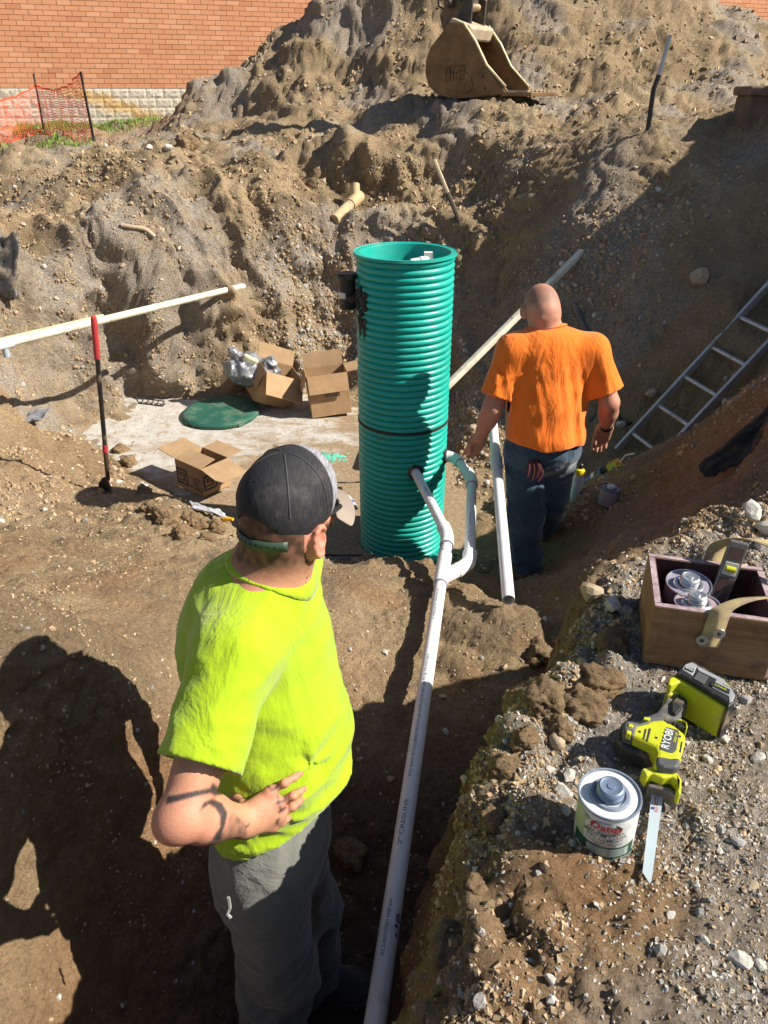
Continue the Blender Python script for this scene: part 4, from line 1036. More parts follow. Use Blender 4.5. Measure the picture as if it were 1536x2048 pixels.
# sheet scraps
def sheet(name, c, u, v, nu, nv, amp, mat, label, cat, seed, drape=None):
    c, u, v = Vector(c), Vector(u), Vector(v); n = u.cross(v).normalized(); V = []
    for i in range(nu + 1):
        for j in range(nv + 1):
            a, b = i / nu - .5, j / nv - .5; s = 1 + .25 * perlin(np.array([a * 3 + seed, b * 3, 1.]))
            p = u * a * s + v * b * s; V.append(tuple(p + n * amp * (perlin(np.array([a * 4 + seed, b * 7, seed * 1.])) + .6 * perlin(np.array([a * 11, b * 4 + seed, 2.])))))
    if drape: V = [(x, y, max(z, gz_at(c.x + x, c.y + y) + drape - c.z)) for x, y, z in V]
    ids = np.arange((nu + 1) * (nv + 1)).reshape(nu + 1, nv + 1)
    o = mesh_np(name, np.array(V), np.stack([ids[:-1, :-1], ids[1:, :-1], ids[1:, 1:], ids[:-1, 1:]], -1).reshape(-1, 4), mat); o.location = c; tag(o, label, cat)
    md = o.modifiers.new('thick', 'SOLIDIFY'); md.thickness = .002; return o
M_SHEET = simple('black_sheeting', (.035, .035, .033), .45, dust=.45); M_SILV = simple('silver_bag', (.26, .27, .29), .30, .25, var=.35, dust=.12)
p = gpix(6, 530); sheet('plastic_sheet', p + Vector((0, -.06, 0)), (.30, .05, .0), (0, .22, .55), 10, 16, .05, M_SHEET, 'torn black plastic sheet hanging from the left bank', 'sheet', 3)
p = gpix(1490, 890); sheet('fabric_sheet', p + Vector((-.02, -.03, .02)), (.34, .09, .27), (.08, -.11, -.03), 20, 12, .04, simple('dark_fabric', (.03, .027, .024), .9, dust=.4, dcol=(.12, .085, .06)), 'dark cloth half buried in the clay bank on the right', 'cloth', 5, .004)
p = gpix(58, 838); sheet('wrapper', p + Vector((0, 0, .03)), (.30, .03, .03), (.02, .16, .03), 12, 10, .05, M_SILV, 'small crumpled silver wrapper on the left bank', 'wrapper', 7)
p = gpix(392, 1018); sg = Vector(WZ(455, 1040, p.z + .02)) - p
sheet('mortar_bag', p + sg * .35 + Vector((0, 0, .03)), sg * 1.05 + Vector((0, 0, .02)), (-.06, .13, -.02), 14, 8, .018, simple('bag_white', (.55, .56, .58), .4, dust=.15), 'flattened white foil bag with a yellow end in front of the logo box', 'bag', 9)
tc = empty('caulk_tube', on_ground(696, 1000, .02), label='small white and blue tube lying left of the green basin', cat='tube')
u = (on_ground(714, 1024, .02) - Vector(tc.location)); MB().tube([(0, 0, 0), u * .75], .024, 14).build('body', simple('tube_white', (.7, .72, .75), .4), tc); MB().tube([u * .35, u * .6], .0246, 14).build('blue_band', M_BLUE, tc); MB().tube([u * .75, u * 1.0], [.018, .012], 12).build('cap', M_BLACKP, tc)
yl = on_ground(448, 1042, .02); vt = empty('yellow_cap', yl, label='small yellow plastic nozzle at the end of the white foil bag', cat='nozzle'); MB().tube([(0, 0, 0), (.07, -.03, .01)], [.02, .01], 10).build('nozzle', simple('yellow_plastic', (.75, .42, .02), .5), vt)
bk = on_ground(300, 812, .0); br = empty('black_bracket', bk, (0, 0, R(-15)), 'small black wire bracket lying at the edge of the concrete tank', 'bracket')
m = MB(); m.tube([(-.16, 0, .10), (-.13, 0, .02), (.15, 0, .015), (.17, .02, .04)], .008, 6); m.tube([(-.13, .06, .05), (.14, .06, .045)], .007, 6)
for k in range(5): m.tube([(-.1 + k * .06, 0, .02), (-.1 + k * .06, .06, .05)], .006, 6)
m.build('frame', M_BLACKP, br)
pt = MB()
for k in range(60):
    q = gpix(660 + rng.normal() * 18, 918 + rng.normal() * 3.5); pt.lathe([(.012 + .014 * rng.random(), 0), (.004, .003)], 7, (q.x, q.y, max(q.z, TZ + .006) + .001), capbot=False)
o = pt.build('spray_paint', simple('paint_green', (.12, .50, .36), .8), None); tag(o, 'faint mint green spray paint mark on the concrete tank', 'paint mark', kind='stuff')

# ---------------------------------------------------------------- modelling by distance fields (people, clothes, soft things)
def A3(p): return np.asarray(p, float)
class Sculpt:
    def __init__(s): s.prims = []; s.post = None
    def cone(s, a, b, ra, rb, k=.02, op='+'):
        a, b = A3(a), A3(b); ba = b - a; L2 = ba @ ba + 1e-12
        def f(P):
            t = np.clip(((P - a) @ ba) / L2, 0, 1)
            q = P - a - t[:, None] * ba
            return np.sqrt((q * q).sum(1)) - (ra + (rb - ra) * t)
        s.prims.append((f, (a + b) / 2, np.sqrt(L2) / 2 + max(ra, rb), k, op)); return s
    def chain(s, pts, rads, k=.012):
        for i in range(len(pts) - 1): s.cone(pts[i], pts[i + 1], rads[i], rads[i + 1], k)
        return s
    def ell(s, c, r, axes=None, k=.02, op='+'):
        c, r = A3(c), A3(r); M = A3(axes) if axes is not None else np.eye(3)     # rows = axes
        def f(P):
            q = (P - c) @ M.T; k0 = np.sqrt(((q / r) ** 2).sum(1)); k1 = np.sqrt(((q / (r * r)) ** 2).sum(1)) + 1e-9
            return k0 * (k0 - 1) / k1
        s.prims.append((f, c, r.max(), k, op)); return s
    def box(s, c, h, axes=None, rnd=.005, k=.01, op='+'):
        c, h = A3(c), A3(h); M = A3(axes) if axes is not None else np.eye(3)
        def f(P):
            q = np.abs((P - c) @ M.T) - h + rnd
            return np.sqrt((np.maximum(q, 0) ** 2).sum(1)) + np.minimum(q.max(1), 0) - rnd
        s.prims.append((f, c, np.linalg.norm(h), k, op)); return s
    def ev(s, P, blk=None, bc=None, br=0.0):
        n = len(P); d = np.full(n, .25)
        for f, c, rr, k, op in s.prims:
            if blk is None:
                sel = slice(None); Q = P
            else:
                near = np.nonzero(((bc - c) ** 2).sum(1) < (rr + k + br + .03) ** 2)[0]
                if not len(near): continue
                sel = (near[:, None] * blk + np.arange(blk)).ravel(); Q = P[sel]
            v = f(Q); dd = d[sel]
            if op == '+':
                h = np.maximum(k - np.abs(dd - v), 0) / k; d[sel] = np.minimum(dd, v) - h * h * k * .25
            elif op == '-':
                h = np.maximum(k - np.abs(dd + v), 0) / k; d[sel] = np.maximum(dd, -v) + h * h * k * .25
        return d
    def mesh(s, h, lo, hi, B=8):
        lo, hi = A3(lo), A3(hi); nb = np.ceil((hi - lo) / (h * B)).astype(int)
        gi = np.stack(np.meshgrid(*[np.arange(q) for q in nb], indexing='ij'), -1).reshape(-1, 3)
        bc = lo + (gi + .5) * h * B; br = h * B * .87
        d = s.ev(bc)
        gi = gi[np.abs(d) < br * 1.7 + .02]; bc = lo + (gi + .5) * h * B
        n1 = B + 1; loc = np.stack(np.meshgrid(*[np.arange(n1)] * 3, indexing='ij'), -1).reshape(-1, 3)
        P = (lo + (gi[:, None, :] * B + loc[None]) * h).reshape(-1, 3)
        d = s.ev(P, n1 ** 3, bc, br)
        if s.post is not None: d = s.post(P, d)
        D = d.reshape(-1, n1, n1, n1)
        dims = nb * B + 3
        # cells
        I = D < 0
        cnt = np.zeros((len(gi), B, B, B), int)
        for c in np.ndindex(2, 2, 2): cnt += I[:, c[0]:c[0] + B, c[1]:c[1] + B, c[2]:c[2] + B]
        bi, ci, cj, ck = np.nonzero((cnt > 0) & (cnt < 8))
        acc = np.zeros((len(bi), 3)); num = np.zeros(len(bi))
        cor = {c: D[bi, ci + c[0], cj + c[1], ck + c[2]] for c in np.ndindex(2, 2, 2)}
        for a in np.ndindex(2, 2, 2):
            for ax in range(3):
                if a[ax]: continue
                b = list(a); b[ax] = 1; b = tuple(b); va, vb = cor[a], cor[b]; m = (va < 0) != (vb < 0)
                t = np.where(m, va / np.where(va == vb, 1, va - vb), 0)
                pt = np.tile(np.array(a, float), (len(bi), 1)); pt[:, ax] = t
                acc[m] += pt[m]; num[m] += 1
        gc = gi[bi] * B + np.stack([ci, cj, ck], -1)
        V = lo + (gc + acc / num[:, None]) * h
        def key(g): return ((g[:, 0] + 1) * dims[1] + (g[:, 1] + 1)) * dims[2] + (g[:, 2] + 1)
        kk = key(gc); od = np.argsort(kk); ks = kk[od]
        def look(g):
            q = key(g); i = np.searchsorted(ks, q); i = np.minimum(i, len(ks) - 1); return np.where(ks[i] == q, od[i], -1)
        faces = []
        for ax in range(3):
            sl0 = [slice(0, B)] * 3; sl1 = [slice(0, B)] * 3; sl1[ax] = slice(1, B + 1)
            a = I[(slice(None), *sl0)]; b = I[(slice(None), *sl1)]
            e = np.nonzero(a != b); g = gi[e[0]] * B + np.stack(e[1:], -1); ins = a[e]
            u, w = (ax + 1) % 3, (ax + 2) % 3
            off = np.zeros((4, 3), int); off[0, u] = -1; off[0, w] = -1; off[1, w] = -1; off[3, u] = -1
            q = np.stack([look(g + o_) for o_ in off], -1)
            ok = (q >= 0).all(1); q = q[ok]; ins = ins[ok]
            q[~ins] = q[~ins][:, ::-1]; faces.append(q)
        return V, np.concatenate(faces)
def relax(V, Fq, it=2, lam=.5):
    n = len(V); e = np.concatenate([Fq[:, [0, 1]], Fq[:, [1, 2]], Fq[:, [2, 3]], Fq[:, [3, 0]]]); e = np.concatenate([e, e[:, ::-1]])
    cn = np.bincount(e[:, 0], minlength=n)[:, None]
    for k in range(it):
        for l in (lam, -lam * 1.03):
            S = np.stack([np.bincount(e[:, 0], V[e[:, 1], j], n) for j in range(3)], -1); V = V + l * (S / np.maximum(cn, 1) - V)
    return V
def vnormals(V, Fq):
    fn = np.cross(V[Fq[:, 2]] - V[Fq[:, 0]], V[Fq[:, 3]] - V[Fq[:, 1]]); N = np.zeros_like(V)
    for j in range(4):
        for c in range(3): N[:, c] += np.bincount(Fq[:, j], fn[:, c], len(V))
    return N / np.maximum(np.linalg.norm(N, axis=1), 1e-12)[:, None]
def sculpt_obj(name, sc, h, lo, hi, mat, parent, origin=(0, 0, 0), it=2, tint=None):
    V, Fq = sc.mesh(h, lo, hi); V = relax(V, Fq, it)
    o = mesh_np(name, V - A3(origin), Fq, mat, parent)
    if tint is not None: color_attr(o, 'tint', tint(V, vnormals(V, Fq)))
    return o
def to_px(V):
    q = V - np.array([0, 0, CAM_H]); dep = q[:, 1] * CP - q[:, 2] * SP; up = q[:, 1] * SP + q[:, 2] * CP
    return 768 + q[:, 0] / dep * F_PX, 1024 - up / dep * F_PX
def in_poly(x, y, poly):
    ins = np.zeros(len(x), bool); n = len(poly)
    for i in range(n):
        x0, y0 = poly[i]; x1, y1 = poly[(i + 1) % n]
        c = ((y0 > y) != (y1 > y)) & (x < (x1 - x0) * (y - y0) / ((y1 - y0) if y1 != y0 else 1e-9) + x0); ins ^= c
    return ins

def skin_mat():
    t = NT('skin'); co = t.coord(); c = attr(t, 'tint')
    c = t.mix(.35, c, t.ramp(t.noise(35, co, 5, .6), [(.3, (.78, .66, .6)), (.7, (1.12, 1.08, 1.05))]), 'MULTIPLY')
    c = t.mix(.22, c, t.ramp(t.noise(420, co, 3, .6), [(.35, .55), (.6, 1.15)]), 'MULTIPLY')
    n = t.bump(t.noise(160, co, 4, .6), .22, .004); n = t.bump(t.noise(520, co, 3), .25, .0012, n)
    t.out(c, .56, 0, n, .3)
    t.b.inputs['Subsurface Weight'].default_value = .05; t.b.inputs['Subsurface Radius'].default_value = (.004, .002, .001)
    return t.m
M_SKIN = skin_mat()
def cloth_mat(name, base, lite, weave=900, wr=.5, wscale=14, rough=.85, sheen=.3, stretch=(1, 1, .35), stain=None):
    t = NT(name); co = t.coord()
    c = t.ramp(t.noise(5, co, 4), [(.3, base), (.7, lite)])
    c = t.mix(.12, c, t.ramp(t.noise(weave, co, 2), [(.3, .6), (.7, 1.25)]), 'MULTIPLY')
    if stain: c = t.mix(t.ramp(t.noise(stain[1], co, 8, .72), [(stain[2], 0.), (stain[2] + .16, stain[3])]), c, stain[0])
    n = t.bump(t.noise(wscale, t.coord(scale=stretch), 5, .55, .6), wr, .035)
    n = t.bump(t.noise(wscale * 3.2, t.coord(scale=(1, 1, .6)), 4, .6, .4), wr * .5, .009, n)
    n = t.bump(t.noise(weave * .6, co, 2), .12, .002, n)
    t.out(c, rough, 0, n, .15); t.b.inputs['Sheen Weight'].default_value = sheen; return t.m
M_NEON = cloth_mat('neon_shirt', (.31, .455, .010), (.355, .515, .014), wr=.6, wscale=8)
M_ORANGE = cloth_mat('orange_shirt', (.86, .175, .012), (.95, .22, .022), wr=.55, wscale=9, stretch=(1.4, 1.4, .3))
M_PANTS = cloth_mat('grey_work_pants', (.13, .135, .12), (.185, .19, .17), wr=.6, wscale=9, stretch=(.8, .8, 1.2), stain=((.40, .38, .33), 7, .60, .55))
M_JEANS = cloth_mat('blue_jeans', (.028, .058, .098), (.05, .095, .145), wr=.7, wscale=9, stretch=(.8, .8, 1.2), stain=((.12, .12, .11), 6, .62, .5))
M_LEATHER = simple('boot_leather', (.045, .038, .032), .65, var=.35, dust=.45)
M_TANBOOT = simple('tan_boot', (.34, .20, .10), .75, var=.3, dust=.5)
M_SOLE = simple('boot_sole', (.03, .028, .026), .8, dust=.5)

SK = np.array([.52, .268, .165]); SKR = np.array([.62, .24, .17]); HAIRC = np.array([.05, .03, .02]); INK = np.array([.032, .034, .036])
def fingers(sc, chains, r=(.0092, .0084, .0078, .0068)):
    for ch in chains: sc.chain(ch, [r[min(i, len(r) - 1)] for i in range(len(ch))], .006)

# ================================================================ worker in the neon shirt, standing in the trench
YO = np.array([-.30, 1.22, -1.36])
f_ = np.array([.985, -.174, 0]); r_ = np.array([-.174, -.985, 0]); u_ = np.array([0, 0, 1.]); AX = np.stack([f_, r_, u_])
Hc = A3(WD(574, 1024, 1.60)); N_ = np.array([-.262, 1.375, .265])
pit = R(3); hf = np.array([.55, .835, 0]) * math.cos(pit) + np.array([0, 0, -math.sin(pit)]); hr = np.array([.835, -.55, 0]); hu = np.cross(hr, hf); HA = np.stack([hf, hr, hu])
def hp(a, b, c): return Hc + hf * a + hr * b + hu * c
Sr = np.array([-.31, 1.19, .185]); Sl = np.array([-.245, 1.555, .185]); Er = np.array([-.383, .94, .005]); Wr = A3(WD(487, 1643, 1.55))
El = np.array([-.36, 1.70, -.10]); Wl = np.array([-.24, 1.56, -.30])
yellow = empty('person', YO, label='worker in a neon yellow t-shirt and dark mesh cap, hand on hip in the trench', cat='person')
bd = Sculpt()
bd.ell(hp(-.008, 0, .018), (.099, .079, .100), HA, .03).ell(hp(-.03, 0, .0), (.075, .073, .085), HA, .03)
bd.ell(hp(.035, 0, -.055), (.062, .058, .075), HA, .03).ell(hp(.072, 0, -.095), (.028, .034, .026), HA, .025)      # face, chin
bd.cone(hp(.096, 0, -.005), hp(.112, 0, -.040), .009, .013, .012).ell(hp(.100, .012, -.045), (.010, .009, .008), HA, .008).ell(hp(.100, -.012, -.045), (.010, .009, .008), HA, .008)
bd.cone(hp(.088, -.035, .012), hp(.088, .035, .012), .012, .012, .02)
for sg in (-1, 1):
    bd.ell(hp(.088, .032 * sg, -.008), (.014, .018, .012), HA, .008, '-'); bd.ell(hp(.082, .032 * sg, -.009), (.012, .013, .011), HA, .002)
    bd.ell(hp(.075, .045 * sg, -.035), (.024, .022, .02), HA, .02)
    e = hp(.000, .086 * sg, -.040)          # ear
    ea = np.stack([hf * .94 + hr * sg * .34, hr * sg * .94 - hf * .34, hu])
    bd.ell(e - hf * .006, (.023, .010, .038), ea, .006)
    ring = [e + (hf * math.cos(a) * .020 + hu * math.sin(a) * .035) + hr * sg * .008 - hf * .004 for a in np.linspace(.7, 4.9, 9)]
    bd.chain(ring, [.0055] * 9, .004); bd.ell(e + hr * sg * .010 + hf * .002 + hu * .006, (.011, .007, .018), ea, .004, '-'); bd.ell(e - hu * .032 + hr * sg * .003 + hf * .003, (.010, .007, .012), ea, .006)
bd.cone(hp(.104, -.022, -.068), hp(.104, .022, -.068), .005, .005, .006)
bd.cone(hp(-.035, 0, -.045), N_, .064, .072, .04).cone(N_ + f_ * .03 + u_ * .04, N_ - u_ * .05, .068, .09, .05)
bd.cone(N_ + u_ * .0, Sr + u_ * .005, .065, .06, .05).cone(N_, Sl, .065, .06, .05).ell((-.27, 1.37, .06), (.14, .17, .2), AX, .05)
for S, E, W in ((Sr, Er, Wr), (Sl, El, Wl)):
    bd.cone(S, S + (E - S) * .5, .062, .056, .03).cone(S + (E - S) * .45, E, .056, .044, .03).cone(E, E + (W - E) * .4, .046, .047, .02).cone(E + (W - E) * .35, W, .046, .030, .02)
bd.ell(Er + np.array([-.022, -.012, -.012]), (.026, .026, .026), None, .035)
px = lambda a, b, c: A3(WD(a, b, c))
mc = [px(540, 1584, 1.572), px(556, 1607, 1.576), px(556, 1630, 1.583), px(545, 1651, 1.59)]
pp = [px(569, 1566, 1.570), px(586, 1591, 1.578), px(585, 1613, 1.59), px(563, 1643, 1.593)]
dp = [px(588, 1555, 1.59), px(600, 1583, 1.602), px(597, 1604, 1.612), px(572, 1638, 1.608)]
tp = [px(601, 1547, 1.612), px(609, 1577, 1.628), px(604, 1598, 1.636), px(579, 1635, 1.625)]
for m in mc: bd.cone(Wr, m, .021, .0145, .022)
bd.cone(Wr * .5 + mc[0] * .5, mc[2], .014, .013, .02)
fingers(bd, [[mc[i], pp[i], dp[i], tp[i]] for i in range(4)])
for i in range(4): bd.ell(pp[i] + np.array([0, -.003, .002]), (.0088, .0088, .0088), None, .006); bd.ell(mc[i] + np.array([0, -.004, .004]), (.0115, .0115, .0115), None, .008)
for q in mc[:3]: pass
fingers(bd, [[Wr + (mc[0] - Wr) * .25, px(486, 1612, 1.585), px(474, 1600, 1.62), px(466, 1594, 1.65)]], (.017, .013, .011, .009))
lh = Wl; 
for k in range(4): bd.cone(lh, lh + np.array([.07, -.05 - .004 * k, .02 - .022 * k]), .02, .0125, .02); fingers(bd, [[lh + np.array([.07, -.05, .02 - .022 * k]), lh + np.array([.11, -.075, .015 - .022 * k]), lh + np.array([.13, -.10, .005 - .022 * k])]])
fingers(bd, [[lh + np.array([.02, -.01, .015]), lh + np.array([.03, .0, .05]), lh + np.array([.05, -.02, .075])]], (.014, .012, .010))
TAT = [[(331, 1610), (333, 1593), (420, 1576), (425, 1566), (452, 1587), (430, 1592), (420, 1586), (342, 1606)],
       [(398, 1625), (407, 1606), (424, 1597), (443, 1605), (455, 1625), (451, 1648), (440, 1680), (424, 1679), (440, 1654), (440, 1632), (430, 1615), (417, 1609), (404, 1619)],
       [(463, 1625), (489, 1645), (495, 1671), (476, 1699), (430, 1704), (385, 1700), (424, 1680), (447, 1664)],
       [(488, 1655), (500, 1645), (499, 1651), (491, 1657)],
       [(534, 1566), (543, 1574), (539, 1579), (531, 1571)], [(540, 1580), (556, 1570), (557, 1575), (541, 1585)], [(552, 1562), (555, 1561), (558, 1572), (554, 1574)],
       [(552, 1604), (575, 1597), (574, 1602), (554, 1610)], [(553, 1592), (557, 1590), (559, 1605), (555, 1607)], [(566, 1590), (570, 1590), (574, 1598), (570, 1600)],
       [(556, 1622), (572, 1612), (574, 1617), (557, 1628)], [(557, 1612), (561, 1610), (564, 1622), (560, 1624)],
       [(552, 1642), (556, 1636), (562, 1637), (558, 1641), (556, 1648), (551, 1650)]]
def ytint(V, N):
    q = (V - Hc) @ HA.T; n = perlin(V * 22); n2 = perlin(V * 60)
    c = SK * (1 + .10 * n[:, None]) + 0 * V
    red = sstep(-.1, .5, perlin(V * 9 + 4)); c = c * (1 - .35 * red[:, None]) + SKR * .35 * red[:, None]
    el = np.exp(-((V - Er) ** 2).sum(1) / .004); c = c * (1 - .5 * el[:, None]) + np.array([.66, .27, .2]) * .5 * el[:, None]
    for k in range(4):
        w = np.exp(-((V - mc[k]) ** 2).sum(1) / .00025) * .45 + np.exp(-((V - pp[k]) ** 2).sum(1) / .00016) * .4; c = c * (1 - w[:, None]) + np.array([.62, .23, .17]) * w[:, None]
    ear = (np.abs(q[:, 1]) > .078) & (q[:, 2] > -.09) & (q[:, 2] < .01) & (np.abs(q[:, 0]) < .04); c[ear] = c[ear] * .5 + np.array([.66, .24, .18]) * .5
    head = (np.abs(q[:, 0]) < .14) & (np.abs(q[:, 1]) < .095) & (q[:, 2] > -.14) & ~ear
    back = sstep(-.135, -.06, q[:, 2] + .01 * n + .25 * np.maximum(0, q[:, 0])) * (q[:, 0] < .03)
    beard = (np.abs(q[:, 1]) < .077) * sstep(.005, .03, q[:, 0] + .008 * n2) * sstep(-.02, -.04, q[:, 2] + .4 * (q[:, 0] - .06) * (q[:, 0] > .06)) * sstep(-.125, -.095, q[:, 2])
    hm = np.clip((np.maximum(back * .97, beard * .9)) * (.92 + .3 * n2), 0, .96) * head
    c = c * (1 - hm[:, None]) + HAIRC * hm[:, None]
    x, y = to_px(V); fc = ((np.array([0, 0, CAM_H]) - V) * N).sum(1) > -.1
    arm = (((V - Er) ** 2).sum(1) < .13) & (V[:, 1] < 1.22)
    for k, poly in enumerate(TAT):
        m = np.mean([in_poly(x + dx, y + dy, poly) for dx in (-1.6, 0, 1.6) for dy in (-1.6, 0, 1.6)], 0) * fc * arm; a = (.95 if k != 2 else np.clip(.5 + .35 * n2 + .5 * n, .3, .8)) * m
        c = c * (1 - a[:, None]) + INK * a[:, None]
    return np.clip(c, .01, 1)
sculpt_obj('body', bd, .0040, (-.62, .85, -.36), (.06, 1.85, .60), M_SKIN, yellow, YO, 2, ytint)

# shirt
hem_n = np.array([-.36, -.05, 1.0]); hem_n /= np.linalg.norm(hem_n)
sh = Sculpt()
sh.ell((-.290, 1.375, .065), (.160, .198, .225), AX, .09).ell((-.250, 1.305, -.19), (.168, .200, .225), AX, .10).ell((-.285, 1.235, -.41), (.140, .176, .15), AX, .08)
sh.ell((-.360, 1.375, .08), (.098, .165, .19), AX, .06)
sh.cone(N_ + u_ * -.03, Sr + u_ * .012, .072, .070, .06).cone(N_ + u_ * -.03, Sl + u_ * .012, .072, .070, .06)
for S, E in ((Sr, Er), (Sl, El)):
    sh.cone(S, S + (E - S) * .82, .078, .082, .05)
def shirt_post(P, d):
    f, r, u = P @ f_, P @ r_, P[:, 2]; c0 = np.array([-.28, 1.33, -.1]); q = P - c0; qf, qr, qz = q @ f_, q @ r_, q[:, 2]
    # folds: drapes from the armpit to the belly, pulled creases over the hip, loose sleeve
    arm = np.clip(((P - Sr) @ (Er - Sr)) / ((Er - Sr) @ (Er - Sr)), 0, 1.2); da = np.linalg.norm(P - Sr - arm[:, None] * (Er - Sr), axis=1)
    onarm = sstep(.125, .09, da) * sstep(.1, .35, arm)
    w = perlin(np.stack([qf * 5 + qz * 4, qr * 4, qz * 11 - qf * 6], -1)); w2 = perlin(np.stack([qf * 9 + 3, qr * 8, qz * 20 + qf * 10], -1))
    fold = .010 * (1 - np.abs(w) * 2.2) + .0045 * (1 - np.abs(w2) * 2.2)
    low = .55 + .75 * sstep(.08, -.2, qz)
    armf = .006 * (1 - 2.2 * np.abs(perlin(np.stack([arm * 4 + (P @ f_) * 5, (P @ f_) * 8, P[:, 2] * 6], -1))))
    d = d - fold * low * (1 - onarm) - armf * onarm
    tug = A3(WD(612, 1560, 1.62)); dt = np.linalg.norm(P - tug, axis=1); ang = np.arctan2((P - tug)[:, 2], (P - tug) @ f_)
    d = d - .006 * np.exp(-((dt - .07) / .05) ** 2) * np.cos(ang * 4 + .6)
    sh_ = np.abs(d + .0085) - .0095
    hem = (P - np.array([-.30, 1.22, -.315])) @ hem_n + .006 * np.sin(qr * 25)
    d2 = np.maximum(sh_, -hem)
    for S, E in ((Sr, Er), (Sl, El)):
        a = E - S; L = np.linalg.norm(a); t = (P - S) @ (a / L); far = np.linalg.norm(P - S - np.outer(t, a / L), axis=1)
        side = np.abs((P - np.array([-.28, 1.34, 0])) @ r_) > .165 + .0 * t; d2 = np.maximum(d2, np.where((t > L * .3) & (far < .13) & side, t - L * .70, -1.))
    nk = N_ + u_ * .035 + f_ * .012; nd = np.array([.10, .05, 1.]) / np.linalg.norm([.10, .05, 1.]); hq = (P - nk); hh = hq @ nd; rr = np.linalg.norm((hq - np.outer(hh, nd)) * np.array([1, 1, 1]), axis=1)
    hole = np.maximum(rr - .086 - .02 * np.clip((hq @ f_), 0, .1) * 5, -(hh + .10)); d2 = np.maximum(d2, -hole)
    col = np.abs(np.hypot(rr - .089, 0) ) ; return d2
sh.post = shirt_post
sculpt_obj('shirt', sh, .0057, (-.58, .88, -.62), (.05, 1.90, .42), M_NEON, yellow, YO, 2)
# ribbed collar and sleeve hems laid onto the shirt
def collar(sc, nk, nd, r, fdir, parent, origin, mat, fwd=.0, name='collar', wid=.011):
    nk, nd = A3(nk), A3(nd) / np.linalg.norm(nd); a = A3(fdir) - nd * (A3(fdir) @ nd); a /= np.linalg.norm(a); b = np.cross(nd, a); V = []
    for t in np.linspace(0, 2 * math.pi, 48, endpoint=False):
        rad = r + fwd * max(0, math.cos(t))
        for w in (-wid, -wid * .3, wid * .5, wid):
            P = nk + (a * math.cos(t) + b * math.sin(t)) * (rad + w) + nd * .10; lift = .007 + .002 * (1 - abs(w / wid))
            for k in range(30): P = P - nd * np.clip(sc.ev(P[None])[0] - lift, -.004, .02) * .7
            V.append(tuple(P - A3(origin)))
    Fc = [(i * 4 + j, i * 4 + j + 1, ((i + 1) % 48) * 4 + j + 1, ((i + 1) % 48) * 4 + j) for i in range(48) for j in range(3)]
    o = MB().add(V, Fc, True).build(name, mat, parent); md = o.modifiers.new('t', 'SOLIDIFY'); md.thickness = .005; md.offset = 0; return o
collar(sh, N_ + u_ * .035 + f_ * .012, (.10, .05, 1.), .091, f_, yellow, YO, M_NEON, .004, wid=.008)

# trousers
hipR, hipL = np.array([-.295, 1.155, -.52]), np.array([-.275, 1.315, -.52])
kneR, kneL = np.array([-.29, 1.15, -.93]), np.array([-.235, 1.36, -.93]); ankR, ankL = np.array([-.345, 1.13, -1.30]), np.array([-.24, 1.335, -1.27])
pn = Sculpt()
pn.ell((-.280, 1.235, -.43), (.136, .170, .15), AX, .06).cone(hipR, kneR, .102, .084, .05).cone(kneR, ankR, .086, .082, .04).cone(hipL, kneL, .102, .084, .05).cone(kneL, ankL, .086, .080, .04)
pn.ell((-.345, 1.235, -.52), (.085, .14, .12), AX, .05)
def pant_post(P, d):
    q = P - np.array([-.3, 1.2, -.6]); w = perlin(np.stack([q[:, 0] * 4, q[:, 1] * 4, q[:, 2] * 8 + q[:, 0] * 7], -1)); w2 = perlin(np.stack([q[:, 0] * 9, q[:, 1] * 9, q[:, 2] * 15 - q[:, 0] * 8], -1))
    knee = .5 + np.exp(-((P[:, 2] + .95) / .14) ** 2) + np.exp(-((P[:, 2] + 1.26) / .1) ** 2)
    d = d - (.016 * (1 - 2.2 * np.abs(w)) + .008 * (1 - 2.2 * np.abs(w2))) * np.minimum(knee, 1.3)
    d = np.abs(d + .010) - .0115
    return np.maximum(np.maximum(d, P[:, 2] + .32), -(P[:, 2] + 1.325))
pn.post = pant_post
pants = sculpt_obj('trousers', pn, .0075, (-.55, .85, -1.40), (.02, 1.60, -.28), M_PANTS, yellow, YO, 2)
def patch(name, sc, ctr, n, udir, poly, mat, parent, origin, off=.006, step=.012):
    """a flat cloth piece laid onto a sculpted surface"""
    n = A3(n) / np.linalg.norm(n); u = A3(udir) - n * (A3(udir) @ n); u /= np.linalg.norm(u); v = np.cross(n, u); poly = np.array(poly)
    lo, hi = poly.min(0), poly.max(0); nx, ny = max(2, int((hi[0] - lo[0]) / step)), max(2, int((hi[1] - lo[1]) / step)); pts = []
    for i in range(nx + 1):
        for j in range(ny + 1):
            a, b = lo[0] + (hi[0] - lo[0]) * i / nx, lo[1] + (hi[1] - lo[1]) * j / ny; pts.append(A3(ctr) + u * a + v * b + n * .12)
    P = np.array(pts)
    for k in range(40):
        d = sc.ev(P) - off; P = P - n * np.clip(d, -.01, .03)[:, None] * .7
    ids = np.arange(len(P)).reshape(nx + 1, ny + 1)
    o = mesh_np(name, P - A3(origin), np.stack([ids[:-1, :-1], ids[1:, :-1], ids[1:, 1:], ids[:-1, 1:]], -1).reshape(-1, 4), mat, parent); md = o.modifiers.new('t', 'SOLIDIFY'); md.thickness = .004; return o
patch('thigh_pocket', pn, (-.31, 1.05, -.80), (-.1, -1, .1), (1, 0, 0), [(-.09, -.09), (.08, .09)], M_PANTS, yellow, YO, .010)
patch('hip_pocket', pn, (-.34, 1.05, -.575), (-.3, -1, .1), (1, 0, -.25), [(-.075, -.05), (.06, .045)], M_PANTS, yellow, YO, .008)
bl = Sculpt(); 
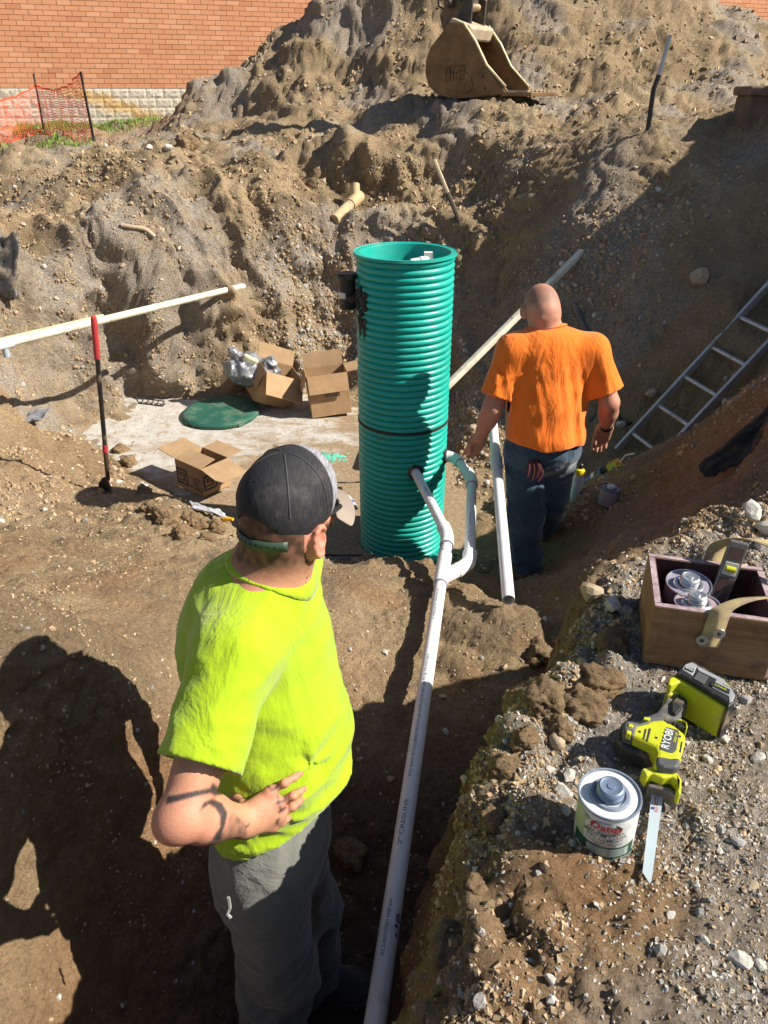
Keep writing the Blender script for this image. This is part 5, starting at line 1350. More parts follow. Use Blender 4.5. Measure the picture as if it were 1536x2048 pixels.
# boots
def boot(a, fdir, mat, parent, origin, lace=None, L=.30):
    fd = A3(fdir) / np.linalg.norm(fdir); sd = np.cross(fd, [0, 0, 1]); ax = np.stack([fd, sd, [0, 0, 1.]]); a = A3(a)
    b = Sculpt(); b.cone(a + np.array([0, 0, .16]), a + np.array([0, 0, .05]), .05, .052, .02).ell(a + fd * .02 + np.array([0, 0, .045]), (.075, .045, .045), ax, .03).ell(a + fd * .13 + np.array([0, 0, .042]), (.085, .050, .042), ax, .03).cone(a + fd * .03 + np.array([0, 0, .085]), a + fd * .14 + np.array([0, 0, .05]), .042, .036, .03)
    b.post = lambda P, d: np.maximum(d, -(P[:, 2] - a[2] - .012))
    lo, hi = a - .26, a + .26; lo[2] = a[2] - .02
    o = sculpt_obj('boot', b, .006, lo, hi, mat, parent, origin, 2)
    s = Sculpt(); s.ell(a + fd * .0 + np.array([0, 0, .014]), (.085, .046, .04), ax, .03).ell(a + fd * .13 + np.array([0, 0, .014]), (.093, .056, .04), ax, .04)
    s.post = lambda P, d: np.maximum(d, np.abs(P[:, 2] - a[2] - .004) - .016)
    sculpt_obj('sole', s, .006, lo, hi, M_SOLE, o, (0, 0, 0), 1).location = tuple(-A3(origin)) if False else (0, 0, 0)
    for c in o.children: c.data.transform(Matrix.Translation(-Vector(origin)))
    if lace is not None:
        for k in range(4):
            for e in (-1, 1):
                q0 = a + fd * (.055 + k * .022) + np.array([0, 0, .125 - k * .014]); m = MB()
                m.tube([tuple(q0 + sd * e * .028 - fd * .012 - np.array([0, 0, .012]) - A3(origin)), tuple(q0 + np.array([0, 0, .004]) - A3(origin)), tuple(q0 - sd * e * .028 + fd * .012 - np.array([0, 0, .014]) - A3(origin))], .0032, 6); m.build('lace', lace, o)
    return o
M_LACE = simple('lime_lace', (.35, .55, .04), .6)
boot((-.235, 1.335, -1.345), (.97, -.05, 0), M_LEATHER, yellow, YO, M_LACE); boot((-.345, 1.13, -1.345), (.97, -.2, 0), M_LEATHER, yellow, YO, M_LACE)

# cap
cp_ = Sculpt(); cc = hp(-.004, 0, .030)
cp_.ell(cc, (.110, .091, .103), HA, .02).ell(hp(.032, 0, .055), (.080, .083, .080), HA, .03)
def cap_post(P, d):
    q = (P - Hc) @ HA.T
    d = np.abs(d) - .0035
    edge = q[:, 2] + .022 + .28 * np.minimum(q[:, 0], .02) * -1.0 * .35 - .012 * (q[:, 0] > .0)
    d = np.maximum(d, -edge)
    arch = np.maximum(np.hypot(q[:, 1] / 1.0, np.maximum(0, q[:, 2] + .02) * 1.0) - .055, q[:, 0] + .03)     # opening over the strap
    return np.maximum(d, -arch)
cp_.post = cap_post
def cap_tint(V, N):
    q = (V - Hc) @ HA.T; fr = sstep(.006, .010, q[:, 0] - .036)
    return np.array([.022, .022, .025]) * (1 - fr[:, None]) + np.array([.24, .24, .27]) * fr[:, None]
def cap_mat():
    t = NT('cap_fabric'); c = attr(t, 'tint'); co = t.coord(rot=(0, 0, R(27)))
    fn = t.noise(380, t.coord(rot=(0, 0, R(27)), scale=(1, .12, .12)), 2)
    c = t.mix(.5, c, t.ramp(fn, [(.35, .5), (.65, 1.9)]), 'MULTIPLY')
    dn = t.noise(16, t.coord(), 8, .75); c = t.mix(t.ramp(dn, [(.55, 0.), (.85, .28)]), c, (.30, .26, .23))
    return t.out(c, .75, 0, t.bump(fn, .3, .002), .3)
capo = sculpt_obj('cap', cp_, .0042, Hc - .16, Hc + .18, cap_mat(), yellow, YO, 2, cap_tint)
V, Fc = [], []
for i in range(13):
    a = (i - 6) / 6 * 1.12
    for j, rr_ in enumerate((.0, .35, .7, 1.0)):
        ext = .078 * rr_ * (1 - .32 * (a / 1.12) ** 2); x_ = (.105 + ext) * math.cos(a * .80); y_ = (.092 + ext * .42) * math.sin(a * .98)
        V.append(tuple(hp(x_, y_, .006 - .020 * rr_ - .028 * (y_ / .09) ** 2) - YO))
for i in range(12):
    for j in range(3): Fc.append((i * 4 + j, i * 4 + j + 1, (i + 1) * 4 + j + 1, (i + 1) * 4 + j))
brim = MB().add(V, Fc, True).build('brim', simple('brim_tan', (.27, .22, .18), .85, var=.15, bs=.3, bscale=200), capo); md = brim.modifiers.new('t', 'SOLIDIFY'); md.thickness = .004; md2 = brim.modifiers.new('s', 'SUBSURF'); md2.render_levels = 2; md2.levels = 2
MB().lathe([(.011, -.002), (.0105, .003), (.006, .006), (.001, .007)], 16, hp(.004, 0, .1345) - YO, Matrix(((hr[0], hf[0], hu[0]), (hr[1], hf[1], hu[1]), (hr[2], hf[2], hu[2]))), capbot=False).build('button', simple('button_brown', (.16, .11, .09), .7), capo)
V, Fc = [], []
for i in range(17):
    a = math.pi + (i - 8) / 8 * .80; x_, y_ = .1165 * math.cos(a), .0965 * math.sin(a)
    V += [tuple(hp(x_, y_, -.036) - YO), tuple(hp(x_ * .995, y_ * .995, -.014) - YO)]
for i in range(16): Fc.append((2 * i, 2 * i + 2, 2 * i + 3, 2 * i + 1))
st_ = MB().add(V, Fc, True).build('strap', simple('strap_green', (.035, .07, .045), .5), capo); md = st_.modifiers.new('t', 'SOLIDIFY'); md.thickness = .003
for i in range(9):
    a = math.pi + (i - 4) / 8 * 1.1; MB().lathe([(.0026, 0), (.0026, .001)], 8, hp(.1188 * math.cos(a), .0987 * math.sin(a), -.025) - YO, Matrix(((hr[0], hu[0], -hf[0]), (hr[1], hu[1], -hf[1]), (hr[2], hu[2], -hf[2])))).build('strap_hole', simple('hole_dark', (.01, .012, .01), .8), st_)
def seam(name, angs, mat):
    m = MB()
    for a0 in angs:
        pts = []
        for t_ in np.linspace(.10, 1.48, 14):
            dv = hf * math.cos(a0) * math.sin(t_) + hr * math.sin(a0) * math.sin(t_) + hu * math.cos(t_); P = cc + dv * .14
            for k in range(24): P = P - dv * np.clip(cp_.ev(P[None])[0] - .0035, -.01, .02) * .8
            if ((P - Hc) @ hu) < -.005: break
            pts.append(tuple(P - YO))
        if len(pts) > 2: m.tube(pts, .0022, 6)
    return m.build(name, mat, capo)
for a0 in (2.35, 3.93, 1.35, 4.93): seam('seam', [a0], simple('cap_seam', (.05, .05, .055), .8))
# sunglasses
gl = MB(); 
for sg in (-1, 1): gl.tube([hp(.008, .083 * sg, .002) - YO, hp(.06, .081 * sg, .000) - YO, hp(.098, .070 * sg, -.004) - YO], [.003, .0045, .006], 8)
gls = gl.build('sunglasses', M_BLACKP, yellow)
for sg in (-1, 1):
    V = [tuple(hp(.112 - .018 * (k_ / 6) ** 2, sg * (.010 + .058 * k_ / 6), zz_) - YO) for k_ in range(7) for zz_ in (.010, -.012, -.030 + .010 * (k_ / 6))]
    o = MB().add(V, [(i * 3 + j, i * 3 + j + 1, (i + 1) * 3 + j + 1, (i + 1) * 3 + j) for i in range(6) for j in range(2)], True).build('lens', simple('dark_lens', (.01, .01, .012), .1), gls); md = o.modifiers.new('t', 'SOLIDIFY'); md.thickness = .003
m = MB(); 
for k in range(2): m.tube([(tuple(A3(WD(*q)) - YO)) for q in ((457, 1795, 1.66), (460, 1815, 1.67), (455, 1828, 1.67), (462, 1836, 1.67))], .004, 6)
m.build('zip_pull', simple('cord_white', (.6, .6, .58), .7), yellow)

# ================================================================ worker in the orange shirt, walking away
OO = np.array([.95, 4.05, -1.53])
orange = empty('person', OO, label='bald worker in an orange t-shirt and jeans walking away past the green basin', cat='person')
of = np.array([-.06, .998, 0]); orr = np.array([.998, .06, 0]); OA = np.stack([of, orr, u_])
Ho = A3(WY(1081, 613, 4.17)); opit = R(28); of2 = of * math.cos(opit) - u_ * math.sin(opit); of2[0] -= .12; of2 /= np.linalg.norm(of2); or2 = np.cross(of2, [0, 0, 1.]); or2 /= np.linalg.norm(or2); ou2 = np.cross(or2, of2); HO = np.stack([of2, or2, ou2])
def oh(a, b, c): return Ho + of2 * a + or2 * b + ou2 * c
No = np.array([.915, 4.11, .02]); oSl, oSr = np.array([.725, 4.07, -.065]), np.array([1.165, 4.055, -.06])
oEl, oEr = np.array([.622, 3.99, -.37]), np.array([1.285, 3.98, -.335]); oWl, oWr = np.array([.572, 4.06, -.585]), np.array([1.325, 4.09, -.535])
ob = Sculpt()
ob.ell(oh(-.01, 0, .02), (.106, .092, .101), HO, .03).ell(oh(-.04, 0, -.015), (.08, .08, .09), HO, .03).ell(oh(.04, 0, -.05), (.065, .065, .08), HO, .03).ell(oh(.075, 0, -.10), (.03, .036, .03), HO, .03)
ob.cone(oh(.1, 0, -.005), oh(.118, 0, -.042), .010, .014, .012).cone(oh(.09, -.035, .012), oh(.09, .035, .012), .012, .012, .02)
for sg in (-1, 1):
    ob.ell(oh(.092, .032 * sg, -.008), (.014, .018, .012), HO, .008, '-'); ob.ell(oh(.084, .032 * sg, -.009), (.012, .013, .011), HO, .002)
    e = oh(-.004, .106 * sg, -.026); ea = np.stack([of2 * .9 + or2 * sg * .42, or2 * sg * .9 - of2 * .42, ou2]); ob.ell(e, (.025, .012, .040), ea, .008); ob.ell(e + or2 * sg * .01 + of2 * .008, (.012, .008, .02), ea, .004, '-')
ob.cone(oh(.108, -.022, -.072), oh(.108, .022, -.072), .005, .005, .006)
ob.cone(oh(-.045, 0, -.05), No, .078, .088, .05).cone(oh(-.082, -.04, -.040), oh(-.082, .04, -.040), .020, .020, .006).cone(oh(-.088, -.035, -.082), oh(-.088, .035, -.082), .026, .026, .010)
ob.cone(No - u_ * .03, oSl, .075, .07, .06).cone(No - u_ * .03, oSr, .075, .07, .06).ell((.93, 4.07, -.2), (.15, .2, .22), OA, .05)
for S, E, W in ((oSl, oEl, oWl), (oSr, oEr, oWr)):
    ob.cone(S, S + (E - S) * .5, .075, .068, .03).cone(S + (E - S) * .45, E, .068, .054, .03).cone(E, E + (W - E) * .4, .056, .056, .02).cone(E + (W - E) * .35, W, .055, .036, .02)
# right hand, palm back, fingers down; left hand curled
for W, sg, lean in ((oWr, 1, np.array([-.005, .03, 0])), (oWl, -1, np.array([-.035, .03, 0]))):
    for k in range(4):
        off = (k - 1.5) * .022; b0_ = W + np.array([off - .004, .012, -.005]); m_ = W + np.array([off * 1.15 - .004, .02, -.088 - .004 * (1.5 - abs(k - 1.5))]) + lean * .6
        Ln = (.070, .080, .076, .060)[k if sg == 1 else 3 - k] * 1.05
        ob.cone(b0_, m_, .020, .0145, .02)
        curl = np.array([0, -.012 if sg == 1 else .02, 0])
        fingers(ob, [[m_, m_ + np.array([0, .004, -Ln * .5]) + lean * .35, m_ + np.array([0, 0, -Ln * .8]) + curl * .6 + lean * .5, m_ + np.array([0, 0, -Ln * 1.0]) + curl * 1.4 + lean * .55]], (.0115, .0105, .0098, .0088))
    t0 = W + np.array([-.03, .012, -.02]); fingers(ob, [[t0, t0 + np.array([-.022, .0, -.04]), t0 + np.array([-.024, -.006, -.072]), t0 + np.array([-.020, -.010, -.092])]], (.017, .0135, .012, .010))
def otint(V, N):
    q = (V - Ho) @ HO.T; n = perlin(V * 20); c = np.array([.54, .27, .185]) * (1 + .12 * n[:, None]) + 0 * V
    red = sstep(-.2, .4, perlin(V * 7 + 4)); c = c * (1 - .4 * red[:, None]) + np.array([.60, .22, .16]) * .4 * red[:, None]
    st = sstep(-.03, .02, q[:, 2] + .01 * n) * (np.abs(q[:, 0]) < .15) * .55 * (1 - .6 * sstep(.06, .11, q[:, 2])); c = c * (1 - st[:, None]) + np.array([.16, .11, .09]) * st[:, None]
    be = sstep(.0, .03, q[:, 0]) * sstep(-.03, -.05, q[:, 2]) * sstep(-.17, -.14, q[:, 2]) * .8; c = c * (1 - be[:, None]) + HAIRC * be[:, None]
    tt = np.exp(-((V - (oEr * .75 + oWr * .25 + np.array([.03, -.02, 0]))) ** 2).sum(1) / .0022) * .55 * sstep(-.1, .3, perlin(V * 30)); c = c * (1 - tt[:, None]) + INK * tt[:, None]
    return np.clip(c, .01, 1)
sculpt_obj('body', ob, .0062, (.42, 3.75, -.86), (1.50, 4.45, .36), M_SKIN, orange, OO, 2, otint)
os_ = Sculpt()
os_.ell((.935, 4.10, -.16), (.172, .250, .22), OA, .10).ell((.94, 4.04, -.40), (.185, .240, .24), OA, .10).ell((.94, 3.985, -.56), (.165, .228, .13), OA, .08).ell((.935, 4.045, -.1), (.11, .19, .16), OA, .06)
os_.cone(No - u_ * .05, oSl + u_ * .012, .086, .082, .07).cone(No - u_ * .05, oSr + u_ * .012, .086, .082, .07)
for S, E in ((oSl, oEl), (oSr, oEr)): os_.cone(S, S + (E - S) * .85, .090, .094, .06)
def os_post(P, d):
    q = P - np.array([.94, 4.0, -.3]); x, z = q[:, 0], q[:, 2]
    # long folds fanning from the right shoulder down the back
    a = np.arctan2(x - .26, -(z - .34)); rad = np.hypot(x - .26, z - .34)
    fan = perlin(np.stack([a * 5.5 + .8 * perlin(np.stack([x * 3, z * 3, z * 0], -1)), rad * 1.2, x * 0], -1)); w = perlin(np.stack([x * 13 + z * 2.5, x * 0, z * 1.6 + 5], -1)); w2 = perlin(np.stack([x * 7, q[:, 1] * 5, z * 17 + 3 * x], -1))
    back = sstep(.05, -.05, q[:, 1])
    d = d - back * sstep(.30, .16, z) * (.007 * (1 - 2.0 * np.abs(fan)) * sstep(.12, .32, rad) + .006 * (1 - 2.0 * np.abs(w))) - .003 * w2 * sstep(-.12, -.28, z) - .004 * w
    s_ = np.abs(d + .0085) - .0095
    hem = P[:, 2] + .565 - .045 * (P[:, 0] - .94) * -1 + .010 * np.sin(P[:, 0] * 22)
    s_ = np.maximum(s_, -hem)
    for S, E in ((oSl, oEl), (oSr, oEr)):
        a_ = E - S; L = np.linalg.norm(a_); t = (P - S) @ (a_ / L); far = np.linalg.norm(P - S - np.outer(t, a_ / L), axis=1)
        s_ = np.maximum(s_, np.where((t > L * .3) & (far < .15) & (np.abs(P[:, 0] - .94) > .225), t - L * .80, -1.))
    hq = P - (No + u_ * .0 + of * .02); nd = np.array([-.05, .30, 1.]); nd /= np.linalg.norm(nd); hh = hq @ nd; rr = np.linalg.norm(hq - np.outer(hh, nd), axis=1)
    return np.maximum(s_, -np.maximum(rr - .100, -(hh + .08)))
os_.post = os_post
sculpt_obj('shirt', os_, .0070, (.48, 3.72, -.72), (1.45, 4.40, .16), M_ORANGE, orange, OO, 2)
collar(os_, No + of * .02, (-.05, .30, 1.), .106, of, orange, OO, M_ORANGE, 0.0, wid=.012)
oj = Sculpt(); hl, hr_ = np.array([.84, 4.04, -.66]), np.array([1.05, 4.05, -.66]); kl, kr = np.array([.885, 4.02, -1.08]), np.array([1.06, 4.16, -1.06]); al, ar = np.array([.915, 3.98, -1.44]), np.array([1.08, 4.30, -1.31])
oj.ell((.945, 4.005, -.62), (.155, .212, .16), OA, .06).cone(hl, kl, .118, .098, .05).cone(kl, al, .096, .086, .04).cone(hr_, kr, .118, .098, .05).cone(kr, ar, .096, .084, .04)
def oj_post(P, d):
    q = P; w = perlin(np.stack([q[:, 0] * 5, q[:, 1] * 5, q[:, 2] * 9 + q[:, 0] * 5], -1)); w2 = perlin(np.stack([q[:, 0] * 10, q[:, 1] * 9, q[:, 2] * 18], -1))
    kn = .5 + np.exp(-((q[:, 2] + 1.08) / .12) ** 2) + 1.2 * np.exp(-((q[:, 2] + 1.42) / .1) ** 2)
    d = d - (.012 * (1 - 2.2 * np.abs(w)) + .006 * (1 - 2.2 * np.abs(w2))) * kn
    return np.maximum(np.abs(d + .009) - .010, np.maximum(P[:, 2] + .50, -(P[:, 2] + 1.455 - .10 * sstep(4.1, 4.25, P[:, 1]))))
oj.post = oj_post
sculpt_obj('jeans', oj, .0088, (.60, 3.75, -1.56), (1.35, 4.55, -.46), M_JEANS, orange, OO, 2)
boot((.915, 3.965, -1.53), (.05, 1, 0), M_TANBOOT, orange, OO); boot((1.08, 4.30, -1.415), (.05, 1, 0), M_TANBOOT, orange, OO)
wv = (oWr - oEr) / np.linalg.norm(oWr - oEr); wp = oWr - wv * .02
wt = MB().tube([tuple(wp - wv * .014 - OO), tuple(wp + wv * .014 - OO)], .041, 20).build('watch', M_BLACKP, orange)
rg = MB(); 
for k, (dx, dz) in enumerate(((0, 0), (.02, -.02), (.04, -.005), (.05, -.03))): rg.tube([(-.115 + dx, -.205, .90), (-.12 + dx + .01 * k, -.235, .86 + dz), (-.125 + dx * 1.3, -.245, .81 + dz)], [.006, .012, .008], 6)
rg.build('red_rag', simple('red_cloth', (.07, .01, .014), .9), orange)

# ================================================================ things on the ledge
# ---------------------------------------------------------------- wooden tool box
def wood_mat():
    t = NT('box_wood'); co = t.coord(scale=(1, 1, 6)); 
    g = t.noise(9, t.coord(scale=(.35, .35, 5)), 8, .7, .8)
    c = t.ramp(g, [(.25, (.125, .066, .032)), (.5, (.255, .15, .078)), (.75, (.36, .225, .125))])
    dn = t.noise(13, t.coord(), 8, .72); c = t.mix(t.ramp(dn, [(.50, 0.), (.70, .7)]), c, (.07, .038, .05))
    d2 = t.noise(5, t.coord(), 6, .7); c = t.mix(t.ramp(d2, [(.52, 0.), (.75, .5)]), c, (.34, .27, .18))
    return t.out(c, .75, 0, t.bump(g, .35, .004), .25)
def woodrim_mat():
    t = NT('box_wood_stained'); co = t.coord(); g = t.noise(45, co, 7, .75)
    c = t.ramp(g, [(.3, (.16, .09, .12)), (.5, (.34, .25, .27)), (.7, (.52, .44, .42))])
    return t.out(c, .8, 0, t.bump(g, .3, .003), .2)
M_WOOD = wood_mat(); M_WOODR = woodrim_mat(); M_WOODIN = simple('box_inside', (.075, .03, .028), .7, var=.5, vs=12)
exv = Vector((.97, -.243, 0)).normalized(); eyv = Vector((-exv.y, exv.x, 0)); BOXZ = .0
TB = Vector((.622, 1.372, 0)); TB.z = gz_at(.75, 1.45) + .002
tbx = empty('tool_box', TB, (R(-1), 0, math.atan2(exv.y, exv.x)), 'open wooden tool box with purple stains and a webbing strap, on the gravel', 'tool box')
BWx, BWy, BHt, th = .272, .238, .165, .016
MB().box((BWx / 2, th / 2, BHt / 2), (BWx, th, BHt)).build('front_board', M_WOOD, tbx, bevel=.002); MB().box((BWx / 2, BWy - th / 2, BHt / 2), (BWx, th, BHt)).build('back_board', M_WOOD, tbx, bevel=.002)
for x0 in (th / 2, BWx - th / 2): MB().box((x0, BWy / 2, BHt / 2 - .001), (th, BWy - 2 * th - .001, BHt - .002)).build('end_board', M_WOOD, tbx, bevel=.002)
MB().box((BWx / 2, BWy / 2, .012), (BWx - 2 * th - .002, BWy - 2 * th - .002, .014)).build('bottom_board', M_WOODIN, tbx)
for c, s in (((BWx / 2, th / 2, BHt + .0006), (BWx - .002, th - .002, .001)), ((BWx / 2, BWy - th / 2, BHt + .0006), (BWx - .002, th - .002, .001)), ((th / 2, BWy / 2, BHt - .0004), (th - .002, BWy - 2 * th - .004, .001)), ((BWx - th / 2, BWy / 2, BHt - .0004), (th - .002, BWy - 2 * th - .004, .001))): MB().box(c, s).build('stained_edge', M_WOODR, tbx)
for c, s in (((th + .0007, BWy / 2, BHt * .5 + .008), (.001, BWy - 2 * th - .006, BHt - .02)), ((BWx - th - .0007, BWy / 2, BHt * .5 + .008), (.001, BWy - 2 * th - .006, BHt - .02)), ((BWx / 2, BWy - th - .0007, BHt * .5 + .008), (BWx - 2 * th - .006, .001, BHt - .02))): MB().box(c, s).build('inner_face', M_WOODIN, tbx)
def web_mat():
    t = NT('strap_webbing'); co = t.coord(); wv = t.n('ShaderNodeTexWave'); wv.inputs['Scale'].default_value = 130; wv.bands_direction = 'DIAGONAL'; t.L(co, wv.inputs['Vector'])
    c = t.ramp(t.noise(20, co, 6, .7), [(.35, (.30, .22, .20)), (.55, (.50, .40, .20)), (.75, (.58, .48, .28))])
    c = t.mix(.4, c, t.ramp(wv.outputs[0], [(.3, .5), (.7, 1.2)]), 'MULTIPLY'); return t.out(c, .85, 0, t.bump(wv.outputs[0], .5, .002), .2)
M_WEB = web_mat()
def ribbon(path, wdir, w, name, mat, parent, thick=.0022):
    P = [Vector(p) for p in path]; S = []
    for i in range(len(P) - 1):
        p0, p1, p2, p3 = P[max(i - 1, 0)], P[i], P[i + 1], P[min(i + 2, len(P) - 1)]
        for k in range(8):
            t = k / 8; S.append(.5 * ((2 * p1) + (p2 - p0) * t + (2 * p0 - 5 * p1 + 4 * p2 - p3) * t * t + (3 * p1 - p0 - 3 * p2 + p3) * t ** 3))
    S.append(P[-1]); V = []; n = len(S)
    for i, p in enumerate(S):
        wd = Vector(wdir[0]).lerp(Vector(wdir[1]), i / (n - 1)).normalized(); V += [p - wd * w / 2, p + wd * w / 2]
    o = MB().add(V, [(2 * i, 2 * i + 1, 2 * i + 3, 2 * i + 2) for i in range(n - 1)], True).build(name, mat, parent); md = o.modifiers.new('t', 'SOLIDIFY'); md.thickness = thick; md.offset = 0; return o
sx = BWx * .50
strap = ribbon([(sx - .004, -.003, .075), (sx, -.003, .12), (sx + .002, -.003, .160), (sx + .012, .006, .182), (sx + .06, .03, .198), (sx + .13, .06, .196), (sx + .20, .10, .185), (sx + .215, .15, .20), (sx + .17, .20, .235), (sx + .09, .232, .245), (sx + .03, .243, .215), (sx + .02, .243, .165), (sx + .02, .243, .10)], ((1, .0, .12), (1, .25, -.1)), .046, 'strap', M_WEB, tbx)
for x0, z0 in ((sx - .020, .093), (sx + .012, .118)):
    wa = MB().lathe([(.006, 0), (.013, 0), (.0135, .001), (.013, .002), (.0055, .0022)], 24, (x0, -.0045, z0), Matrix.Rotation(R(90), 3, 'X')).build('washer', simple('washer_steel', (.55, .55, .52), .4, .7), strap)
    MB().lathe([(.0055, 0), (.005, .003), (.002, .004)], 12, (x0, -.0050, z0), Matrix.Rotation(R(90), 3, 'X')).build('screw', simple('screw_dark', (.12, .12, .12), .4, .8), wa)
def tbw(x, y, z): return TB + exv * x + eyv * y + Vector((0, 0, z))
c1 = tbw(.095, .165, .022); c2 = tbw(.112, .060, .030)
M_LILAC = simple('faded_label', (.30, .27, .34), .55, var=.3, vs=20); M_TINP = simple('tin_purple_drips', (.60, .60, .63), .3, .75, var=.2, vs=20, dust=.22, ds=30, dcol=(.22, .08, .30))
can('primer_can', c1, (R(4), R(-3), .3), .053, .118, 'larger tin of the two inside the wooden box, next to the level, clean silver lid', M_LILAC, M_TIN, M_TIN)
can('primer_can', c2, (R(-5), R(6), 1.2), .050, .112, 'tin with a purple stained lid at the front inside the wooden box', simple('red_white_label', (.45, .33, .36), .5, var=.4, vs=25), M_TINP, M_TIN)
l0 = tbw(.165, .165, .03); l1 = tbw(.196, .21, .245); ld_ = (l1 - l0).normalized(); lq = Matrix((exv, ld_.cross(exv).normalized() * 1, ld_)).transposed()
lx = exv - ld_ * exv.dot(ld_); lx.normalize(); ly = ld_.cross(lx); lq = Matrix((lx, ly, ld_)).transposed()
lv = empty('spirit_level', l0, label='grey torpedo level with a yellow vial standing in the wooden box', cat='level')
LV = (l1 - l0).length; M_LEVEL = simple('level_grey', (.20, .20, .20), .45, .6, var=.2, dust=.15); M_LEVELB = simple('level_brown', (.13, .075, .06), .55, var=.3)
MB().box(ld_ * LV / 2, (.044, .016, LV), lq).build('frame', M_LEVEL, lv, bevel=.003)
for s0, s1 in ((.80, .94), (.40, .56), (.12, .24)): MB().box(ld_ * LV * (s0 + s1) / 2 - ly * .0086, (.032, .002, LV * (s1 - s0)), lq).build('web_plate', M_LEVELB, lv)
vv = MB().box(ld_ * LV * .68 - ly * .0086, (.032, .004, .034), lq).build('vial_frame', simple('vial_white', (.62, .60, .5), .4), lv, bevel=.001)
MB().tube([ld_ * LV * .68 - ly * .010 - lx * .011, ld_ * LV * .68 - ly * .010 + lx * .011], .0075, 12).build('vial', simple('vial_yellow', (.55, .55, .03), .15), vv)
MB().box(ld_ * LV * .33 - ly * .0086, (.03, .003, .03), lq).build('slot', M_INK, lv)
MB().tube([ld_ * LV * .60 + lx * .024, ld_ * LV * .45 + lx * .006 - ly * .014, ld_ * LV * .30 - lx * .012 - ly * .016, ld_ * LV * .16 - lx * .018 - ly * .014], .0022, 6).build('lanyard', M_BLACKP, lv)

# ---------------------------------------------------------------- tin of cement
OC = Vector((.4075, .902, 0)); OC.z = gz_at(OC.x, OC.y) - .002; OR_, OHt = .0535, .116
def sky_tint_tin():
    t = NT('tin_lid_sky'); co = t.coord(); c = t.ramp(t.noise(60, co, 6, .7), [(.4, (.20, .245, .32)), (.62, (.27, .31, .385)), (.78, (.55, .55, .52))])  # sky reflection painted into the lid as a blue-grey base colour
    return t.out(c, t.ramp(t.noise(25, co, 4), [(.3, .42), (.7, .55)]), .12, t.bump(t.noise(50, co, 4), .15, .002), .2)
oc = can('cement_can', OC, (R(2.5), R(-3), 0), OR_, OHt, 'tin of clear pipe cement with a white and green label standing on the clay', simple('label_white', (.68, .70, .68), .45, var=.05, dust=.06), sky_tint_tin(), simple('cap_tin_sky', (.20, .26, .37), .42, .4, var=.15, vs=30))  # cap colour carries the same painted blue of the sky
lab_a = math.atan2(-OC.y, -OC.x) + .10
def cyl(off=.0006): return lambda a, z: ((OR_ + off) * math.cos(lab_a + a / OR_), (OR_ + off) * math.sin(lab_a + a / OR_), z)
def lay(name, items, mat, off):
    mb = MB()
    for it in items:
        if it[0] == 'r': rect(mb, *it[1:], cyl(off), 18)
        elif it[0] == 'p': mb.add([cyl(off)(x, z) for x, z in it[1]], [tuple(range(len(it[1])))])
        else: add_text(mb, it[1], it[2], lambda a, b, it=it: cyl(off)(a + it[3], b + it[4]), it[5], it[6])
    return mb.build(name, mat, oc)
M_GRN = simple('label_green', (.022, .085, .05), .45); M_LRED = simple('label_red', (.62, .02, .035), .45); M_LWHT = simple('label_text_white', (.66, .68, .66), .5); M_LBLK = simple('label_text_dark', (.02, .02, .02), .5); M_PALEG = simple('label_pale_green', (.42, .54, .33), .5); M_LGREY = simple('label_fine_print', (.33, .40, .36), .6)
lay('green_band', [('r', -.062, .005, .062, .040)], M_GRN, .0005); lay('pale_side_panel', [('r', -.072, .042, -.040, .108)], M_PALEG, .0005)
lay('fine_print_panel', [('r', -.030, .014, .048, .036)], M_LGREY, .0008)
lay('dark_badge', [('p', [(-.028 * math.cos(t) , .090 + .017 * math.sin(t)) for t in np.linspace(0, 6.28, 30, endpoint=False)][0:30])], M_GRN, .0009)
lay('white_badge', [('p', [(.0242 * math.cos(t), .0855 + .0185 * math.sin(t)) for t in np.linspace(0, 6.28, 30, endpoint=False)])], M_LWHT, .0014)
lay('brand_text', [('t', 'Oatey', .0205, .0, .0930, .02, 1.1), ('r', -.020, .0848, .020, .0858)], M_LRED, .0019)
lay('product_text', [('t', 'ALL WEATHER', .0088, .0, .0795, .005, 1.15), ('t', 'MEDIUM CLEAR', .0094, .0, .0705, .005, 1.15), ('t', 'PVC CEMENT', .0094, .0, .0612, .005, 1.15), ('p', [(-.020, .0572), (0, .0545), (.020, .0572), (0, .0558)])], M_LBLK, .0019)
lay('spanish_text', [('t', 'TODO CLIMA MEDIANO', .0052, .0, .0520, .01, 1.12), ('t', 'TRANSPARENTE', .0052, .0, .0467, .01, 1.12), ('t', 'CEMENTO PVC', .0052, .0, .0415, .01, 1.12)], M_LBLK, .0019)
lay('fine_print', [('t', 'DANGER HIGHLY FLAMMABLE LIQUID VAPOR', .0030, .009, .033 - .0036 * k, 0, 1.0) for k in range(6)], M_GRN, .0014)
lay('hazard_diamonds', [('p', [(x, .012 - .0052), (x + .0052, .012), (x, .012 + .0052), (x - .0052, .012)]) for x in (-.050, -.041, -.032)] + [('t', '32 fl oz 946 mL', .0042, .034, .0092, .02, 1.0)], M_LWHT, .0012)
lay('side_text', [('t', 'NSF', .0042, .041, .098, 0, 1), ('t', 'ASTM D-2564', .0036, .043, .092, 0, 1), ('t', 'LOW VOC', .0036, .042, .086, 0, 1)] + [('p', [(-.036 + .006 * math.cos(t), .098 + .006 * math.sin(t)) for t in np.linspace(0, 6.28, 16, endpoint=False)])], M_LGREY, .0012)

